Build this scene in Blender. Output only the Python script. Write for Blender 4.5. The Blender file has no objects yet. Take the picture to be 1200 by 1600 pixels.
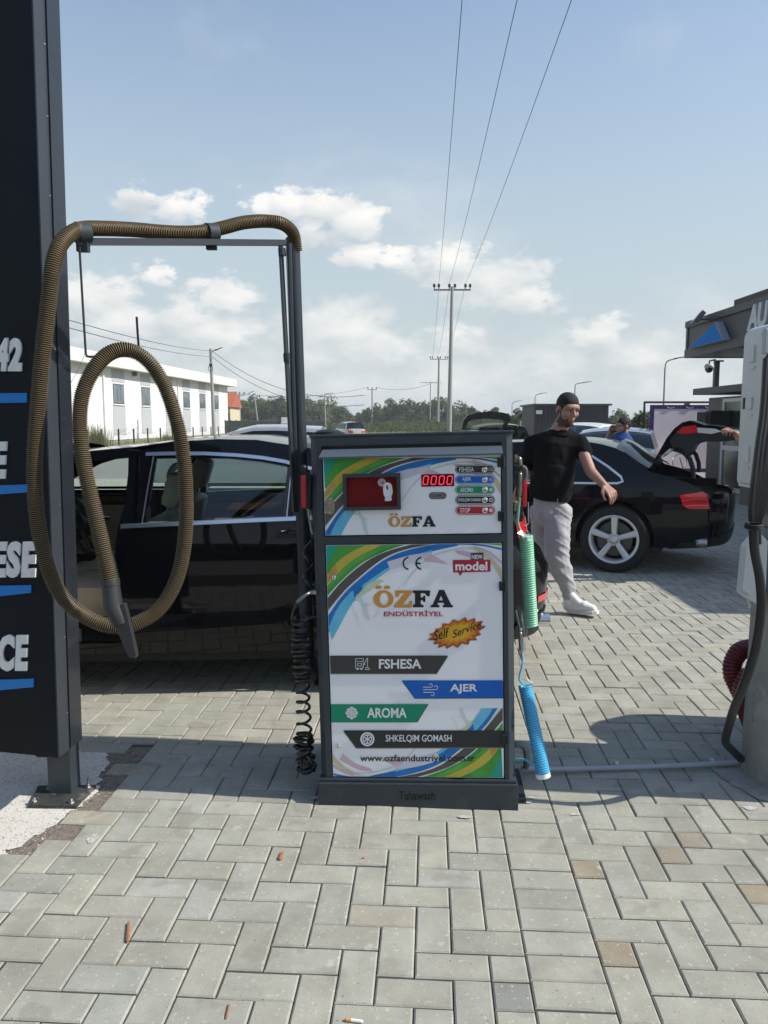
import bpy, bmesh, math, random
import numpy as np
from mathutils import Vector, Matrix, noise as mnoise
from mathutils.geometry import delaunay_2d_cdt, tessellate_polygon
random.seed(7); RNG = np.random.default_rng(7)
scene = bpy.context.scene
COL = scene.collection
rad = math.radians
# ------------------------------------------------------------------ camera
EYE = 1.44
PITCH = math.atan(140/1200)
cam_d = bpy.data.cameras.new('camera'); cam = bpy.data.objects.new('camera', cam_d); COL.objects.link(cam)
cam_d.sensor_fit = 'VERTICAL'; cam_d.sensor_height = 36; cam_d.sensor_width = 27; cam_d.lens = 27
cam_d.clip_start = 0.05; cam_d.clip_end = 4000
cam.location = (0, 0, EYE); cam.rotation_euler = (math.pi/2-PITCH, 0, 0)
scene.camera = cam
scene.render.resolution_x = 768; scene.render.resolution_y = 1024
# ------------------------------------------------------------------ sun and exposure
SUN_EL = rad(42); SUN_DIR = Vector((math.cos(SUN_EL)*math.cos(rad(-6)), math.cos(SUN_EL)*math.sin(rad(-6)), math.sin(SUN_EL)))
sun_d = bpy.data.lights.new('sun', 'SUN'); sun = bpy.data.objects.new('sun', sun_d); COL.objects.link(sun)
sun_d.energy = 4.1; sun_d.angle = rad(0.6); sun_d.color = (1.0, 0.94, 0.845)
sun.rotation_euler = SUN_DIR.to_track_quat('Z', 'Y').to_euler(); sun.location = SUN_DIR*30
scene.view_settings.view_transform = 'Standard'; scene.view_settings.look = 'None'
scene.view_settings.exposure = 0.45; scene.view_settings.gamma = 1; scene.view_settings.use_curve_mapping = False
# ------------------------------------------------------------------ pixel rays (used only to read real positions off the photograph)
cP, sP = math.cos(PITCH), math.sin(PITCH)
def ray(px, py):
    return Vector(((px-600)/1200, cP-(py-800)/1200*sP, -sP-(py-800)/1200*cP))
def at(px, py, D):
    d = ray(px, py); t = D/d.y
    return Vector((d.x*t, D, EYE+d.z*t))
def gnd(px, py, z=0.0):
    d = ray(px, py); t = (z-EYE)/d.z
    return Vector((d.x*t, d.y*t, z))
def proj(P):
    z = P[2]-EYE
    Zc = P[1]*cP-z*sP
    return 600+1200*P[0]/Zc, 800-1200*(z*cP+P[1]*sP)/Zc
def plane_hit(px, py, M, y0=0.0):
    """local (x,z) of the pixel ray on the local plane y=y0 of matrix M"""
    Mi = M.inverted(); o = Mi@Vector((0, 0, EYE)); d = Mi.to_3x3()@ray(px, py)
    t = (y0-o.y)/d.y
    return o.x+d.x*t, o.z+d.z*t
# ------------------------------------------------------------------ world: sky with cumulus
world = bpy.data.worlds.new("World"); scene.world = world; world.use_nodes = True
def build_world():
    nt = world.node_tree; N = nt.nodes; L = nt.links; N.clear()
    out = N.new('ShaderNodeOutputWorld'); bg = N.new('ShaderNodeBackground'); bg.inputs[1].default_value = 0.115
    sky = N.new('ShaderNodeTexSky'); sky.sky_type = 'NISHITA'; sky.sun_disc = False
    sky.sun_elevation = SUN_EL; sky.sun_rotation = rad(96); sky.air_density = 1.35; sky.dust_density = 0.9; sky.ozone_density = 3.2
    tc = N.new('ShaderNodeTexCoord')
    def math_(op, a, b=None, clamp=False):
        m = N.new('ShaderNodeMath'); m.operation = op; m.use_clamp = clamp
        for i, v in enumerate((a, b)):
            if v is None: continue
            if isinstance(v, (int, float)): m.inputs[i].default_value = v
            else: L.new(v, m.inputs[i])
        return m.outputs[0]
    def noise(scale, detail, rough, vec, dist=0.0):
        n = N.new('ShaderNodeTexNoise'); n.inputs['Scale'].default_value = scale; n.inputs['Detail'].default_value = detail
        n.inputs['Roughness'].default_value = rough; n.inputs['Distortion'].default_value = dist; L.new(vec, n.inputs['Vector']); return n.outputs['Fac']
    V = tc.outputs['Generated']
    sep = N.new('ShaderNodeSeparateXYZ'); L.new(V, sep.inputs[0])
    # stretch: clouds flatten towards the horizon
    mp = N.new('ShaderNodeMapping'); mp.inputs['Scale'].default_value = (1, 1, 1.9); L.new(V, mp.inputs[0]); VS = mp.outputs[0]
    edge = noise(17, 6, 0.62, VS, 0.3)
    fine = noise(46, 4, 0.6, VS)
    rag = math_('ADD', math_('MULTIPLY', math_('SUBTRACT', edge, 0.5), 0.19), math_('MULTIPLY', math_('SUBTRACT', fine, 0.5), 0.11))
    # cumulus at the places where they stand in the sky
    blobs = [(235,305,.034,1.),(275,325,.036,1.),(405,322,.030,1.),(450,322,.040,1.),(500,325,.045,1.),(540,350,.045,1.),(490,355,.04,.9),(565,402,.03,1.),(615,408,.03,1.),(705,410,.05,.95),(765,440,.065,.9),(820,462,.04,.8),
             (145,470,.060,1.),(185,500,.055,1.),(352,465,.045,.9),(240,432,.022,.7),(300,495,.05,.85),(335,520,.055,.9),(530,520,.08,.75),(600,545,.07,.7),(480,560,.06,.6),
             (945,525,.04,.8),(720,540,.05,.6),(850,580,.09,.5),(1010,560,.09,.5),(700,600,.12,.5),(400,590,.1,.5),(1040,600,.1,.5),(560,600,.1,.45)]
    def field(vec):
        acc = None
        for (px, py, r, k) in blobs:
            d = ray(px, py).normalized(); d = Vector((d.x, d.y, d.z*1.9))
            vd = N.new('ShaderNodeVectorMath'); vd.operation = 'DISTANCE'; L.new(vec, vd.inputs[0]); vd.inputs[1].default_value = d
            m = math_('MULTIPLY', math_('ADD', math_('SUBTRACT', 1.0, math_('DIVIDE', vd.outputs['Value'], r*1.25)), math_('MULTIPLY', rag, 0.54/r)), k)
            acc = m if acc is None else math_('MAXIMUM', acc, m)
        return acc
    acc = field(VS)
    upv = N.new('ShaderNodeVectorMath'); upv.operation = 'ADD'; L.new(VS, upv.inputs[0]); upv.inputs[1].default_value = (.006, 0, .022)
    rim = math_('SUBTRACT', acc, field(upv.outputs[0]))
    cum = N.new('ShaderNodeMapRange'); cum.interpolation_type = 'SMOOTHSTEP'; cum.inputs[1].default_value = -0.02; cum.inputs[2].default_value = 0.56; L.new(acc, cum.inputs[0])
    # free clouds over the rest of the sky, thin veil over all
    big = noise(3.1, 7, 0.6, VS, 0.2)
    free = N.new('ShaderNodeMapRange'); free.interpolation_type = 'SMOOTHSTEP'; free.inputs[1].default_value = 0.50; free.inputs[2].default_value = 0.74; L.new(big, free.inputs[0])
    low = N.new('ShaderNodeMapRange'); low.inputs[1].default_value = 0.62; low.inputs[2].default_value = 0.02; low.clamp = True; L.new(sep.outputs[2], low.inputs[0])
    freem = math_('MULTIPLY', math_('MULTIPLY', free.outputs[0], low.outputs[0]), 0.62)
    mask = math_('MULTIPLY', math_('MAXIMUM', cum.outputs[0], freem), 0.93, True)
    shade = noise(21, 5, 0.6, VS)
    cr = N.new('ShaderNodeMapRange'); cr.inputs[1].default_value = -0.55; cr.inputs[2].default_value = 0.62; L.new(math_('ADD', rim, math_('MULTIPLY', math_('SUBTRACT', shade, 0.5), 1.6)), cr.inputs[0])
    cc = N.new('ShaderNodeMix'); cc.data_type = 'RGBA'; L.new(cr.outputs[0], cc.inputs['Factor'])
    cc.inputs[6].default_value = (3.9, 4.25, 4.45, 1); cc.inputs[7].default_value = (6.7, 6.6, 6.35, 1)
    # pale haze over the blue
    hz = N.new('ShaderNodeMapRange'); hz.interpolation_type = 'SMOOTHSTEP'; hz.inputs[1].default_value = 0.62; hz.inputs[2].default_value = -0.02; hz.inputs[3].default_value = 0.10; hz.inputs[4].default_value = 0.95; L.new(sep.outputs[2], hz.inputs[0])
    hm = N.new('ShaderNodeMix'); hm.data_type = 'RGBA'; L.new(hz.outputs[0], hm.inputs['Factor']); sg = N.new('ShaderNodeMix'); sg.data_type = 'RGBA'; sg.blend_type = 'MULTIPLY'; sg.inputs['Factor'].default_value = 1; L.new(sky.outputs[0], sg.inputs[6]); sg.inputs[7].default_value = (1.02, 1.0, 1.03, 1); L.new(sg.outputs[2], hm.inputs[6]); hm.inputs[7].default_value = (3.65, 4.2, 4.4, 1)
    mx = N.new('ShaderNodeMix'); mx.data_type = 'RGBA'; L.new(mask, mx.inputs['Factor']); L.new(hm.outputs[2], mx.inputs[6]); L.new(cc.outputs[2], mx.inputs[7])
    L.new(mx.outputs[2], bg.inputs[0]); L.new(bg.outputs[0], out.inputs[0])
build_world()
# ------------------------------------------------------------------ materials
MATS = {}
def mat(name, col, rough=0.6, metal=0.0, var=0.0, vscale=8.0, bump=0.0, bscale=60.0, coat=0.0, spec=0.5, col2=None, emit=None, estr=0.0, alpha=None,
        trans=0.0, ior=1.45, tint=None, spots=None, rvar=0.0, sheen=0.0, stretch=None):
    if name in MATS: return MATS[name]
    m = bpy.data.materials.new(name); m.use_nodes = True; nt = m.node_tree; N = nt.nodes; L = nt.links
    b = N['Principled BSDF']; b.inputs['Roughness'].default_value = rough; b.inputs['Metallic'].default_value = metal
    b.inputs['Base Color'].default_value = (*col, 1); b.inputs['Coat Weight'].default_value = coat; b.inputs['Coat Roughness'].default_value = 0.03
    b.inputs['Specular IOR Level'].default_value = spec; b.inputs['IOR'].default_value = ior; b.inputs['Transmission Weight'].default_value = trans
    if sheen: b.inputs['Sheen Weight'].default_value = sheen
    if alpha is not None: b.inputs['Alpha'].default_value = alpha
    if emit: b.inputs['Emission Color'].default_value = (*emit, 1); b.inputs['Emission Strength'].default_value = estr
    tc = N.new('ShaderNodeTexCoord'); vec = tc.outputs['Object']
    if tint: vec = N.new('ShaderNodeNewGeometry').outputs['Position']
    if stretch:
        mp = N.new('ShaderNodeMapping'); mp.inputs['Scale'].default_value = stretch; L.new(vec, mp.inputs[0]); vec = mp.outputs[0]
    csock = None
    if var > 0 or col2:
        n = N.new('ShaderNodeTexNoise'); n.inputs['Scale'].default_value = vscale; n.inputs['Detail'].default_value = 6; n.inputs['Roughness'].default_value = 0.65; L.new(vec, n.inputs['Vector'])
        mr = N.new('ShaderNodeMapRange'); mr.inputs[1].default_value = 0.3; mr.inputs[2].default_value = 0.7; L.new(n.outputs['Fac'], mr.inputs[0])
        mx = N.new('ShaderNodeMix'); mx.data_type = 'RGBA'; L.new(mr.outputs[0], mx.inputs['Factor'])
        if col2: a, c = col, col2
        else: a = tuple(max(0, v*(1-var)) for v in col); c = tuple(min(1, v*(1+var)) for v in col)
        mx.inputs[6].default_value = (*a, 1); mx.inputs[7].default_value = (*c, 1); csock = mx.outputs[2]
        if rvar:
            r2 = N.new('ShaderNodeMapRange'); r2.inputs[3].default_value = rough-rvar; r2.inputs[4].default_value = rough+rvar; L.new(n.outputs['Fac'], r2.inputs[0]); L.new(r2.outputs[0], b.inputs['Roughness'])
    if tint:
        t = N.new('ShaderNodeObjectInfo').outputs['Color'] if tint == 'object' else None
        if t is None:
            a = N.new('ShaderNodeAttribute'); a.attribute_name = 'tint'; t = a.outputs['Color']
        mm = N.new('ShaderNodeMix'); mm.data_type = 'RGBA'; mm.blend_type = 'MULTIPLY'; mm.inputs['Factor'].default_value = 1
        if csock: L.new(csock, mm.inputs[6])
        else: mm.inputs[6].default_value = (*col, 1)
        L.new(t, mm.inputs[7]); csock = mm.outputs[2]
    if spots:   # (scale, threshold, colour, strength)
        for (sc, th, c, st) in spots:
            n = N.new('ShaderNodeTexNoise'); n.inputs['Scale'].default_value = sc; n.inputs['Detail'].default_value = 3; L.new(vec, n.inputs['Vector'])
            mr = N.new('ShaderNodeMapRange'); mr.inputs[1].default_value = th; mr.inputs[2].default_value = th+0.035; mr.inputs[4].default_value = st; L.new(n.outputs['Fac'], mr.inputs[0])
            mx = N.new('ShaderNodeMix'); mx.data_type = 'RGBA'; L.new(mr.outputs[0], mx.inputs['Factor'])
            if csock: L.new(csock, mx.inputs[6])
            else: mx.inputs[6].default_value = (*col, 1)
            mx.inputs[7].default_value = (*c, 1); csock = mx.outputs[2]
    if csock: L.new(csock, b.inputs['Base Color'])
    if bump > 0:
        n = N.new('ShaderNodeTexNoise'); n.inputs['Scale'].default_value = bscale; n.inputs['Detail'].default_value = 5; n.inputs['Roughness'].default_value = 0.7; L.new(vec, n.inputs['Vector'])
        bp = N.new('ShaderNodeBump'); bp.inputs['Strength'].default_value = min(1, bump); bp.inputs['Distance'].default_value = 0.01; L.new(n.outputs['Fac'], bp.inputs['Height']); L.new(bp.outputs[0], b.inputs['Normal'])
    MATS[name] = m; return m
def glass_mat(name, tint, alpha=0.35, rough=0.02, k=1.0):
    """thin tinted pane: part mirror, part see-through"""
    if name in MATS: return MATS[name]
    m = bpy.data.materials.new(name); m.use_nodes = True; nt = m.node_tree; N = nt.nodes; L = nt.links; N.clear()
    out = N.new('ShaderNodeOutputMaterial'); g = N.new('ShaderNodeBsdfGlossy'); g.inputs['Roughness'].default_value = rough; g.inputs['Color'].default_value = (.9,.95,.95,1)
    t = N.new('ShaderNodeBsdfTransparent'); t.inputs['Color'].default_value = (*tint, 1); f = N.new('ShaderNodeFresnel'); f.inputs['IOR'].default_value = 1.6
    mt = N.new('ShaderNodeMath'); mt.operation = 'MULTIPLY_ADD'; mt.inputs[1].default_value = k; mt.inputs[2].default_value = alpha; mt.use_clamp = True; L.new(f.outputs[0], mt.inputs[0])
    mx = N.new('ShaderNodeMixShader'); L.new(mt.outputs[0], mx.inputs[0]); L.new(t.outputs[0], mx.inputs[1]); L.new(g.outputs[0], mx.inputs[2]); L.new(mx.outputs[0], out.inputs[0])
    MATS[name] = m; return m
# ------------------------------------------------------------------ mesh builder and object helpers
WM = {}
class MB:
    def __init__(s): s.v = []; s.f = []; s.m = []; s.cur = 0
    def add(s, vs, fs, mi=None):
        k = len(s.v); s.v += [tuple(v) for v in vs]; s.f += [tuple(i+k for i in f) for f in fs]; s.m += [s.cur if mi is None else mi]*len(fs); return s
    def box(s, lo, hi, M=None, bev=0.0, mi=None):
        x0, y0, z0 = lo; x1, y1, z1 = hi
        if bev <= 0:
            vs = [(x, y, z) for z in (z0, z1) for y in (y0, y1) for x in (x0, x1)]
            fs = [(0,2,3,1), (4,5,7,6), (0,1,5,4), (2,6,7,3), (0,4,6,2), (1,3,7,5)]
        else:
            bm = bmesh.new(); bmesh.ops.create_cube(bm, size=1)
            for v in bm.verts: v.co = Vector(((x0+x1)/2+v.co.x*(x1-x0), (y0+y1)/2+v.co.y*(y1-y0), (z0+z1)/2+v.co.z*(z1-z0)))
            bmesh.ops.bevel(bm, geom=bm.edges[:], offset=bev, segments=2, affect='EDGES', profile=0.6)
            bm.verts.ensure_lookup_table(); vs = [v.co.copy() for v in bm.verts]; fs = [tuple(v.index for v in f.verts) for f in bm.faces]; bm.free()
        if M is not None: vs = [M@Vector(v) for v in vs]
        return s.add(vs, fs, mi)
    def prism(s, poly, axis, a, b, M=None, mi=None):
        """extrude a 2-D polygon; axis 'y': poly=(x,z); 'x': poly=(y,z); 'z': poly=(x,y)"""
        def P(u, w, d): return {'y': (u, d, w), 'x': (d, u, w), 'z': (u, w, d)}[axis]
        n = len(poly); vs = [P(u, w, a) for u, w in poly]+[P(u, w, b) for u, w in poly]
        tris = tessellate_polygon([[Vector((u, w, 0)) for u, w in poly]])
        fs = [tuple(t) for t in tris]+[tuple(i+n for i in reversed(t)) for t in tris]+[(i, (i+1) % n, (i+1) % n+n, i+n) for i in range(n)]
        if M is not None: vs = [M@Vector(v) for v in vs]
        return s.add(vs, fs, mi)
    def ring(s, pts, closed=True): pass
    def tube(s, path, r, n=10, cap=True, mi=None, up=None, ml=None):
        path = [Vector(p) for p in path]; N_ = len(path)
        rs = r if hasattr(r, '__len__') else [r]*N_
        T = [(path[min(i+1, N_-1)]-path[max(i-1, 0)]).normalized() for i in range(N_)]
        u = Vector((0, 0, 1)) if abs(T[0].z) < 0.9 else Vector((1, 0, 0))
        u = (u-T[0]*u.dot(T[0])).normalized(); vs = []
        for i in range(N_):
            u = (u-T[i]*u.dot(T[i])); u = u.normalized() if u.length > 1e-6 else T[i].orthogonal().normalized()
            w = T[i].cross(u)
            for k in range(n):
                a = 2*math.pi*k/n; vs.append(path[i]+(u*math.cos(a)+w*math.sin(a))*rs[i])
        fs = []; ms = []
        for i in range(N_-1):
            for k in range(n):
                fs.append((i*n+k, i*n+(k+1) % n, (i+1)*n+(k+1) % n, (i+1)*n+k)); ms.append(ml[i] if ml else (s.cur if mi is None else mi))
        if cap: fs += [tuple(reversed(range(n))), tuple((N_-1)*n+k for k in range(n))]; ms += [ms[0], ms[-1]]
        k0 = len(s.v); s.v += [tuple(v) for v in vs]; s.f += [tuple(i+k0 for i in f) for f in fs]; s.m += ms; return s
    def lathe(s, prof, base, axis=(0, 0, 1), n=20, mi=None, cap=True):
        """prof: (radius, height) along axis"""
        A = Vector(axis).normalized(); path = [Vector(base)+A*h for r, h in prof]; 
        u = A.orthogonal().normalized(); w = A.cross(u); vs = []
        for (r, h) in prof:
            for k in range(n):
                a = 2*math.pi*k/n; vs.append(Vector(base)+A*h+(u*math.cos(a)+w*math.sin(a))*r)
        fs = [(i*n+k, i*n+(k+1) % n, (i+1)*n+(k+1) % n, (i+1)*n+k) for i in range(len(prof)-1) for k in range(n)]
        if cap: fs += [tuple(reversed(range(n))), tuple((len(prof)-1)*n+k for k in range(n))]
        return s.add(vs, fs, mi)
    def ell(s, c, r, M=None, nu=14, nv=9, mi=None):
        vs = [Vector((0, 0, -1))]; fs = []
        for j in range(1, nv):
            t = -math.pi/2+math.pi*j/nv
            for i in range(nu):
                a = 2*math.pi*i/nu; vs.append(Vector((math.cos(t)*math.cos(a), math.cos(t)*math.sin(a), math.sin(t))))
        vs.append(Vector((0, 0, 1))); last = len(vs)-1
        for i in range(nu):
            fs.append((0, 1+(i+1) % nu, 1+i)); fs.append((last, last-nu+i, last-nu+(i+1) % nu))
        for j in range(nv-2):
            for i in range(nu): fs.append((1+j*nu+i, 1+j*nu+(i+1) % nu, 1+(j+1)*nu+(i+1) % nu, 1+(j+1)*nu+i))
        rr = r if hasattr(r, '__len__') else (r, r, r)
        R = M if M is not None else Matrix.Identity(3); c = Vector(c)
        return s.add([c+R@Vector((v.x*rr[0], v.y*rr[1], v.z*rr[2])) for v in vs], fs, mi)
    def cap(s, p0, p1, r0, r1=None, flat=None, n=12, mi=None):
        """tapered capsule"""
        r1 = r0 if r1 is None else r1; p0 = Vector(p0); p1 = Vector(p1); d = (p1-p0); Lh = d.length; d = d.normalized() if Lh > 1e-6 else Vector((0, 0, 1))
        pts = []; rs = []
        for a in (80, 55, 25, 0): pts.append(p0-d*r0*math.sin(rad(a))); rs.append(r0*math.cos(rad(a)))
        for a in (0, 25, 55, 80): pts.append(p1+d*r1*math.sin(rad(a))); rs.append(r1*math.cos(rad(a)))
        k0 = len(s.v); s.tube(pts, rs, n, True, mi)
        if flat:   # squash along a direction about the axis
            fd, k = Vector(flat[0]).normalized(), flat[1]
            for i in range(k0, len(s.v)):
                v = Vector(s.v[i]); q = p0+d*(v-p0).dot(d); o = v-q; o = o-fd*o.dot(fd)*(1-k); s.v[i] = tuple(q+o)
        return s
    def tri2d(s, polys, fn, mi=None, step=None, holes=()):
        """constrained triangulation of 2-D outline(s) with holes, mapped by fn(u,w)->3-D"""
        pts = []; edges = []
        for poly in [polys]+list(holes):
            k = len(pts); P = [Vector(q) for q in poly]; out = []
            for i in range(len(P)):
                a, b = P[i], P[(i+1) % len(P)]; m = max(1, int((b-a).length/step)) if step else 1
                for j in range(m): out.append(a.lerp(b, j/m))
            pts += out; n = len(out); edges += [(k+i, k+(i+1) % n) for i in range(n)]
        if step:
            xs = [p.x for p in pts]; ys = [p.y for p in pts]
            gx = np.arange(min(xs)+step*.6, max(xs), step); gy = np.arange(min(ys)+step*.6, max(ys), step)
            arr = np.array([(p.x, p.y) for p in pts])
            for x in gx:
                for y in gy:
                    if np.min((arr[:, 0]-x)**2+(arr[:, 1]-y)**2) > (step*.45)**2: pts.append(Vector((x, y)))
        r = delaunay_2d_cdt(pts, edges, [], 2 if holes else 1, 1e-7)
        vv, ff = r[0], r[2]
        outl = [Vector(q) for q in polys]
        fs = []
        for f in ff:
            c = sum((vv[i] for i in f), Vector((0, 0)))/len(f)
            if inside(c, outl) and not any(inside(c, [Vector(q) for q in h]) for h in holes):
                a = vv[f[1]]-vv[f[0]]; b = vv[f[2]]-vv[f[0]]
                fs.append(tuple(f) if a.x*b.y-a.y*b.x > 0 else tuple(reversed(f)))
        return s.add([fn(v.x, v.y) for v in vv], fs, mi)
    def build(s, name, mats, parent=None, smooth=False, origin=None, M=None, sharp=35, tint=None):
        """M: the space the vertices are in (world if None)"""
        me = bpy.data.meshes.new(name); o = bpy.data.objects.new(name, me)
        P = WM[parent] if parent is not None else None
        vs = s.v
        if parent is not None and M is None:
            A = np.array(P.inverted()); a = np.array(vs, dtype=float).reshape(-1, 3); vs = (a@A[:3, :3].T+A[:3, 3]).tolist()
        if parent is None and M is not None:
            o.matrix_world = M
        if parent is None and origin is not None:
            a = np.array(vs, dtype=float).reshape(-1, 3)-np.array(origin); vs = a.tolist(); o.location = origin
        me.from_pydata(vs, [], s.f); 
        mats = mats if isinstance(mats, (list, tuple)) else [mats]
        for m_ in mats: me.materials.append(m_)
        if len(mats) > 1: me.polygons.foreach_set('material_index', s.m)
        if smooth: me.polygons.foreach_set('use_smooth', [True]*len(me.polygons))
        if tint is not None:
            at_ = me.attributes.new('tint', 'FLOAT_COLOR', 'FACE'); at_.data.foreach_set('color', np.asarray(tint, dtype=np.float32).ravel())
        me.update()
        if smooth and sharp: 
            try: me.set_sharp_from_angle(angle=rad(sharp))
            except Exception: pass
        COL.objects.link(o)
        if parent is not None: o.parent = parent; WM[o] = WM[parent]
        else: WM[o] = (M.copy() if M is not None else Matrix.Translation(origin) if origin is not None else Matrix.Identity(4))
        return o
def inside(p, poly):
    c = False; n = len(poly); j = n-1
    for i in range(n):
        if (poly[i].y > p.y) != (poly[j].y > p.y) and p.x < (poly[j].x-poly[i].x)*(p.y-poly[i].y)/(poly[j].y-poly[i].y)+poly[i].x: c = not c
        j = i
    return c
def tag(o, label=None, cat=None, group=None, kind=None):
    if label: o['label'] = label
    if cat: o['category'] = cat
    if group: o['group'] = group
    if kind: o['kind'] = kind
    return o
def thing(name, label, cat, loc=(0, 0, 0), rz=0.0, group=None, M=None):
    o = bpy.data.objects.new(name, None); COL.objects.link(o); o.empty_display_size = 0.1
    if M is None: M = Matrix.Translation(loc)@Matrix.Rotation(rz, 4, 'Z')
    o.matrix_world = M; WM[o] = M.copy(); tag(o, label, cat, group); return o
def copy_thing(root, M, label, group=None):
    r = root.copy(); COL.objects.link(r); r.matrix_world = M; r['label'] = label
    if group: r['group'] = group
    for ch in list(root.children):
        c = ch.copy(); COL.objects.link(c); c.parent = r
        for g in list(ch.children):
            d = g.copy(); COL.objects.link(d); d.parent = c
    WM[r] = M; return r
def catmull(pts, n=8, closed=False):
    P = [Vector(p) for p in pts]; out = []; N_ = len(P)
    for i in range(N_ if closed else N_-1):
        p0 = P[(i-1) % N_] if closed or i > 0 else P[0]*2-P[1]; p1 = P[i]; p2 = P[(i+1) % N_]; p3 = P[(i+2) % N_] if closed or i+2 < N_ else P[-1]*2-P[-2]
        for k in range(n):
            t = k/n; out.append(0.5*((2*p1)+(p2-p0)*t+(2*p0-5*p1+4*p2-p3)*t*t+(3*p1-p0-3*p2+p3)*t**3))
    if not closed: out.append(P[-1])
    return out
def resample(pts, step):
    out = [pts[0].copy()]; acc = 0.0
    for a, b in zip(pts, pts[1:]):
        L_ = (b-a).length; d = step-acc
        while d <= L_: out.append(a.lerp(b, d/L_)); d += step
        acc = L_-(d-step)
    return out
# text as flat polygons in a unit box
TXT = {}
def text_polys(s, bold=0.0, shear=0.0, space=1.0):
    key = (s, bold, shear, space)
    if key in TXT: return TXT[key]
    cu = bpy.data.curves.new('t', 'FONT'); cu.body = s; cu.offset = bold; cu.shear = shear; cu.resolution_u = 3; cu.space_character = space
    o = bpy.data.objects.new('t', cu); COL.objects.link(o)
    me = bpy.data.meshes.new_from_object(o.evaluated_get(bpy.context.evaluated_depsgraph_get()))
    vs = [v.co.copy() for v in me.vertices]; fs = [tuple(p.vertices) for p in me.polygons]
    bpy.data.objects.remove(o); bpy.data.meshes.remove(me); bpy.data.curves.remove(cu)
    x0 = min(v.x for v in vs); x1 = max(v.x for v in vs); y0 = min(v.y for v in vs); y1 = max(v.y for v in vs)
    TXT[key] = ([((v.x-x0)/(x1-x0), (v.y-y0)/(y1-y0)) for v in vs], fs); return TXT[key]
# ================================================================== GROUND AND PAVING
M_earth = mat('field_grass', (.115,.125,.045), .95, col2=(.20,.19,.09), vscale=.09, bump=.5, bscale=3)
g = MB(); S = 2500
g.add([(-S,-S/4,-.03),(S,-S/4,-.03),(S,S,-.03),(-S,S,-.03)], [(0,1,2,3)]); tag(g.build('ground', M_earth), kind='structure')
M_mortar = mat('joint_sand', (.075,.072,.058), .95, var=.4, vscale=30, bump=.6, bscale=200)
PAVE_YAW = rad(-3.4)     # lattice turned so that depth lines run to the right
OX, OY = gnd(780, 1265).x, gnd(780, 1265).y      # seam: left edge of the soldier course
PR = Matrix.Rotation(PAVE_YAW, 4, 'Z')
def lat(u, v):            # lattice (metres) -> world
    p = PR@Vector((u, v, 0)); return p.x+OX, p.y+OY
def unlat(x, y):
    p = PR.inverted()@Vector((x-OX, y-OY, 0)); return p.x, p.y
U = .1
# base sheet under the pavers, far paving as a sheet with printed joints
b = MB(); b.add([(*lat(-14, -3), -.0085), (*lat(13, -3), -.0085), (*lat(13, 20), -.0085), (*lat(-14, 20), -.0085)], [(0,1,2,3)])
M_far = mat('far_paving', (.23,.225,.205), .9, var=.25, vscale=5, bump=.3)
paving = b.build('paving', M_mortar); tag(paving, kind='structure')
b = MB(); b.add([(*lat(-40, 15.9), -.004), (*lat(30, 15.9), -.004), (*lat(30, 40), -.004), (*lat(-40, 40), -.004)], [(0,1,2,3)]); b.add([(*lat(-40, -30), -.018), (*lat(30, -30), -.018), (*lat(30, 16), -.018), (*lat(-40, 16), -.018)], [(0,1,2,3)])
tag(b.build('forecourt', M_far), kind='structure')
# phases read off the photograph
uA, vA = unlat(*gnd(244, 1470).xy); uB, vB = unlat(*gnd(967, 1435).xy)
jA = vA/U; fA = jA-math.floor(jA); kA = (round(uA/U)-math.floor(jA)) % 4
jB = vB/U; fB = jB-math.floor(jB); kB = (round(uB/U)-2-math.floor(jB)) % 4
pad_lo, pad_hi = Vector((-9, 2.40)), Vector((-1.06, 3.27))
def in_pad(u, v):
    x, y = lat(u, v); xr = -1.17+(y-2.37)*.145
    return x < xr and pad_lo.y < y < pad_hi.y
bricks = []   # (u0,u1,v0,v1)
def field(i0, i1, j0, j1, k, f):
    for j in range(j0, j1):
        for i in range(i0, i1):
            c = (i-j-k) % 4; u = i*U; v = (j+f)*U
            if c == 0: bricks.append((u, u+2*U, v, v+U)) if i+1 < i1 else bricks.append((u, u+U, v, v+U))
            elif c == 1 and i == i0: bricks.append((u, u+U, v, v+U))
            elif c == 3: bricks.append((u, u+U, v, v+2*U))
field(-135, 0, -14, 165, kA, fA)
field(0, 125, -14, 165, kB, fB)   # shifted by the soldier course below
nB = len(bricks); tmp = []
split = len([1 for q in bricks if q[0] < 0 and q[1] <= 1e-6])
bl = [q for q in bricks if q[0] < -1e-6]; br = [(q[0]+.2, q[1]+.2, q[2], q[3]) for q in bricks if q[0] > -1e-6]
sol = [(0., .2, (j+.15)*U, (j+1.15)*U) for j in range(-14, 165)]
bricks = bl+br+sol
bricks = [q for q in bricks if not in_pad((q[0]+q[1])/2, (q[2]+q[3])/2)]
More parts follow.
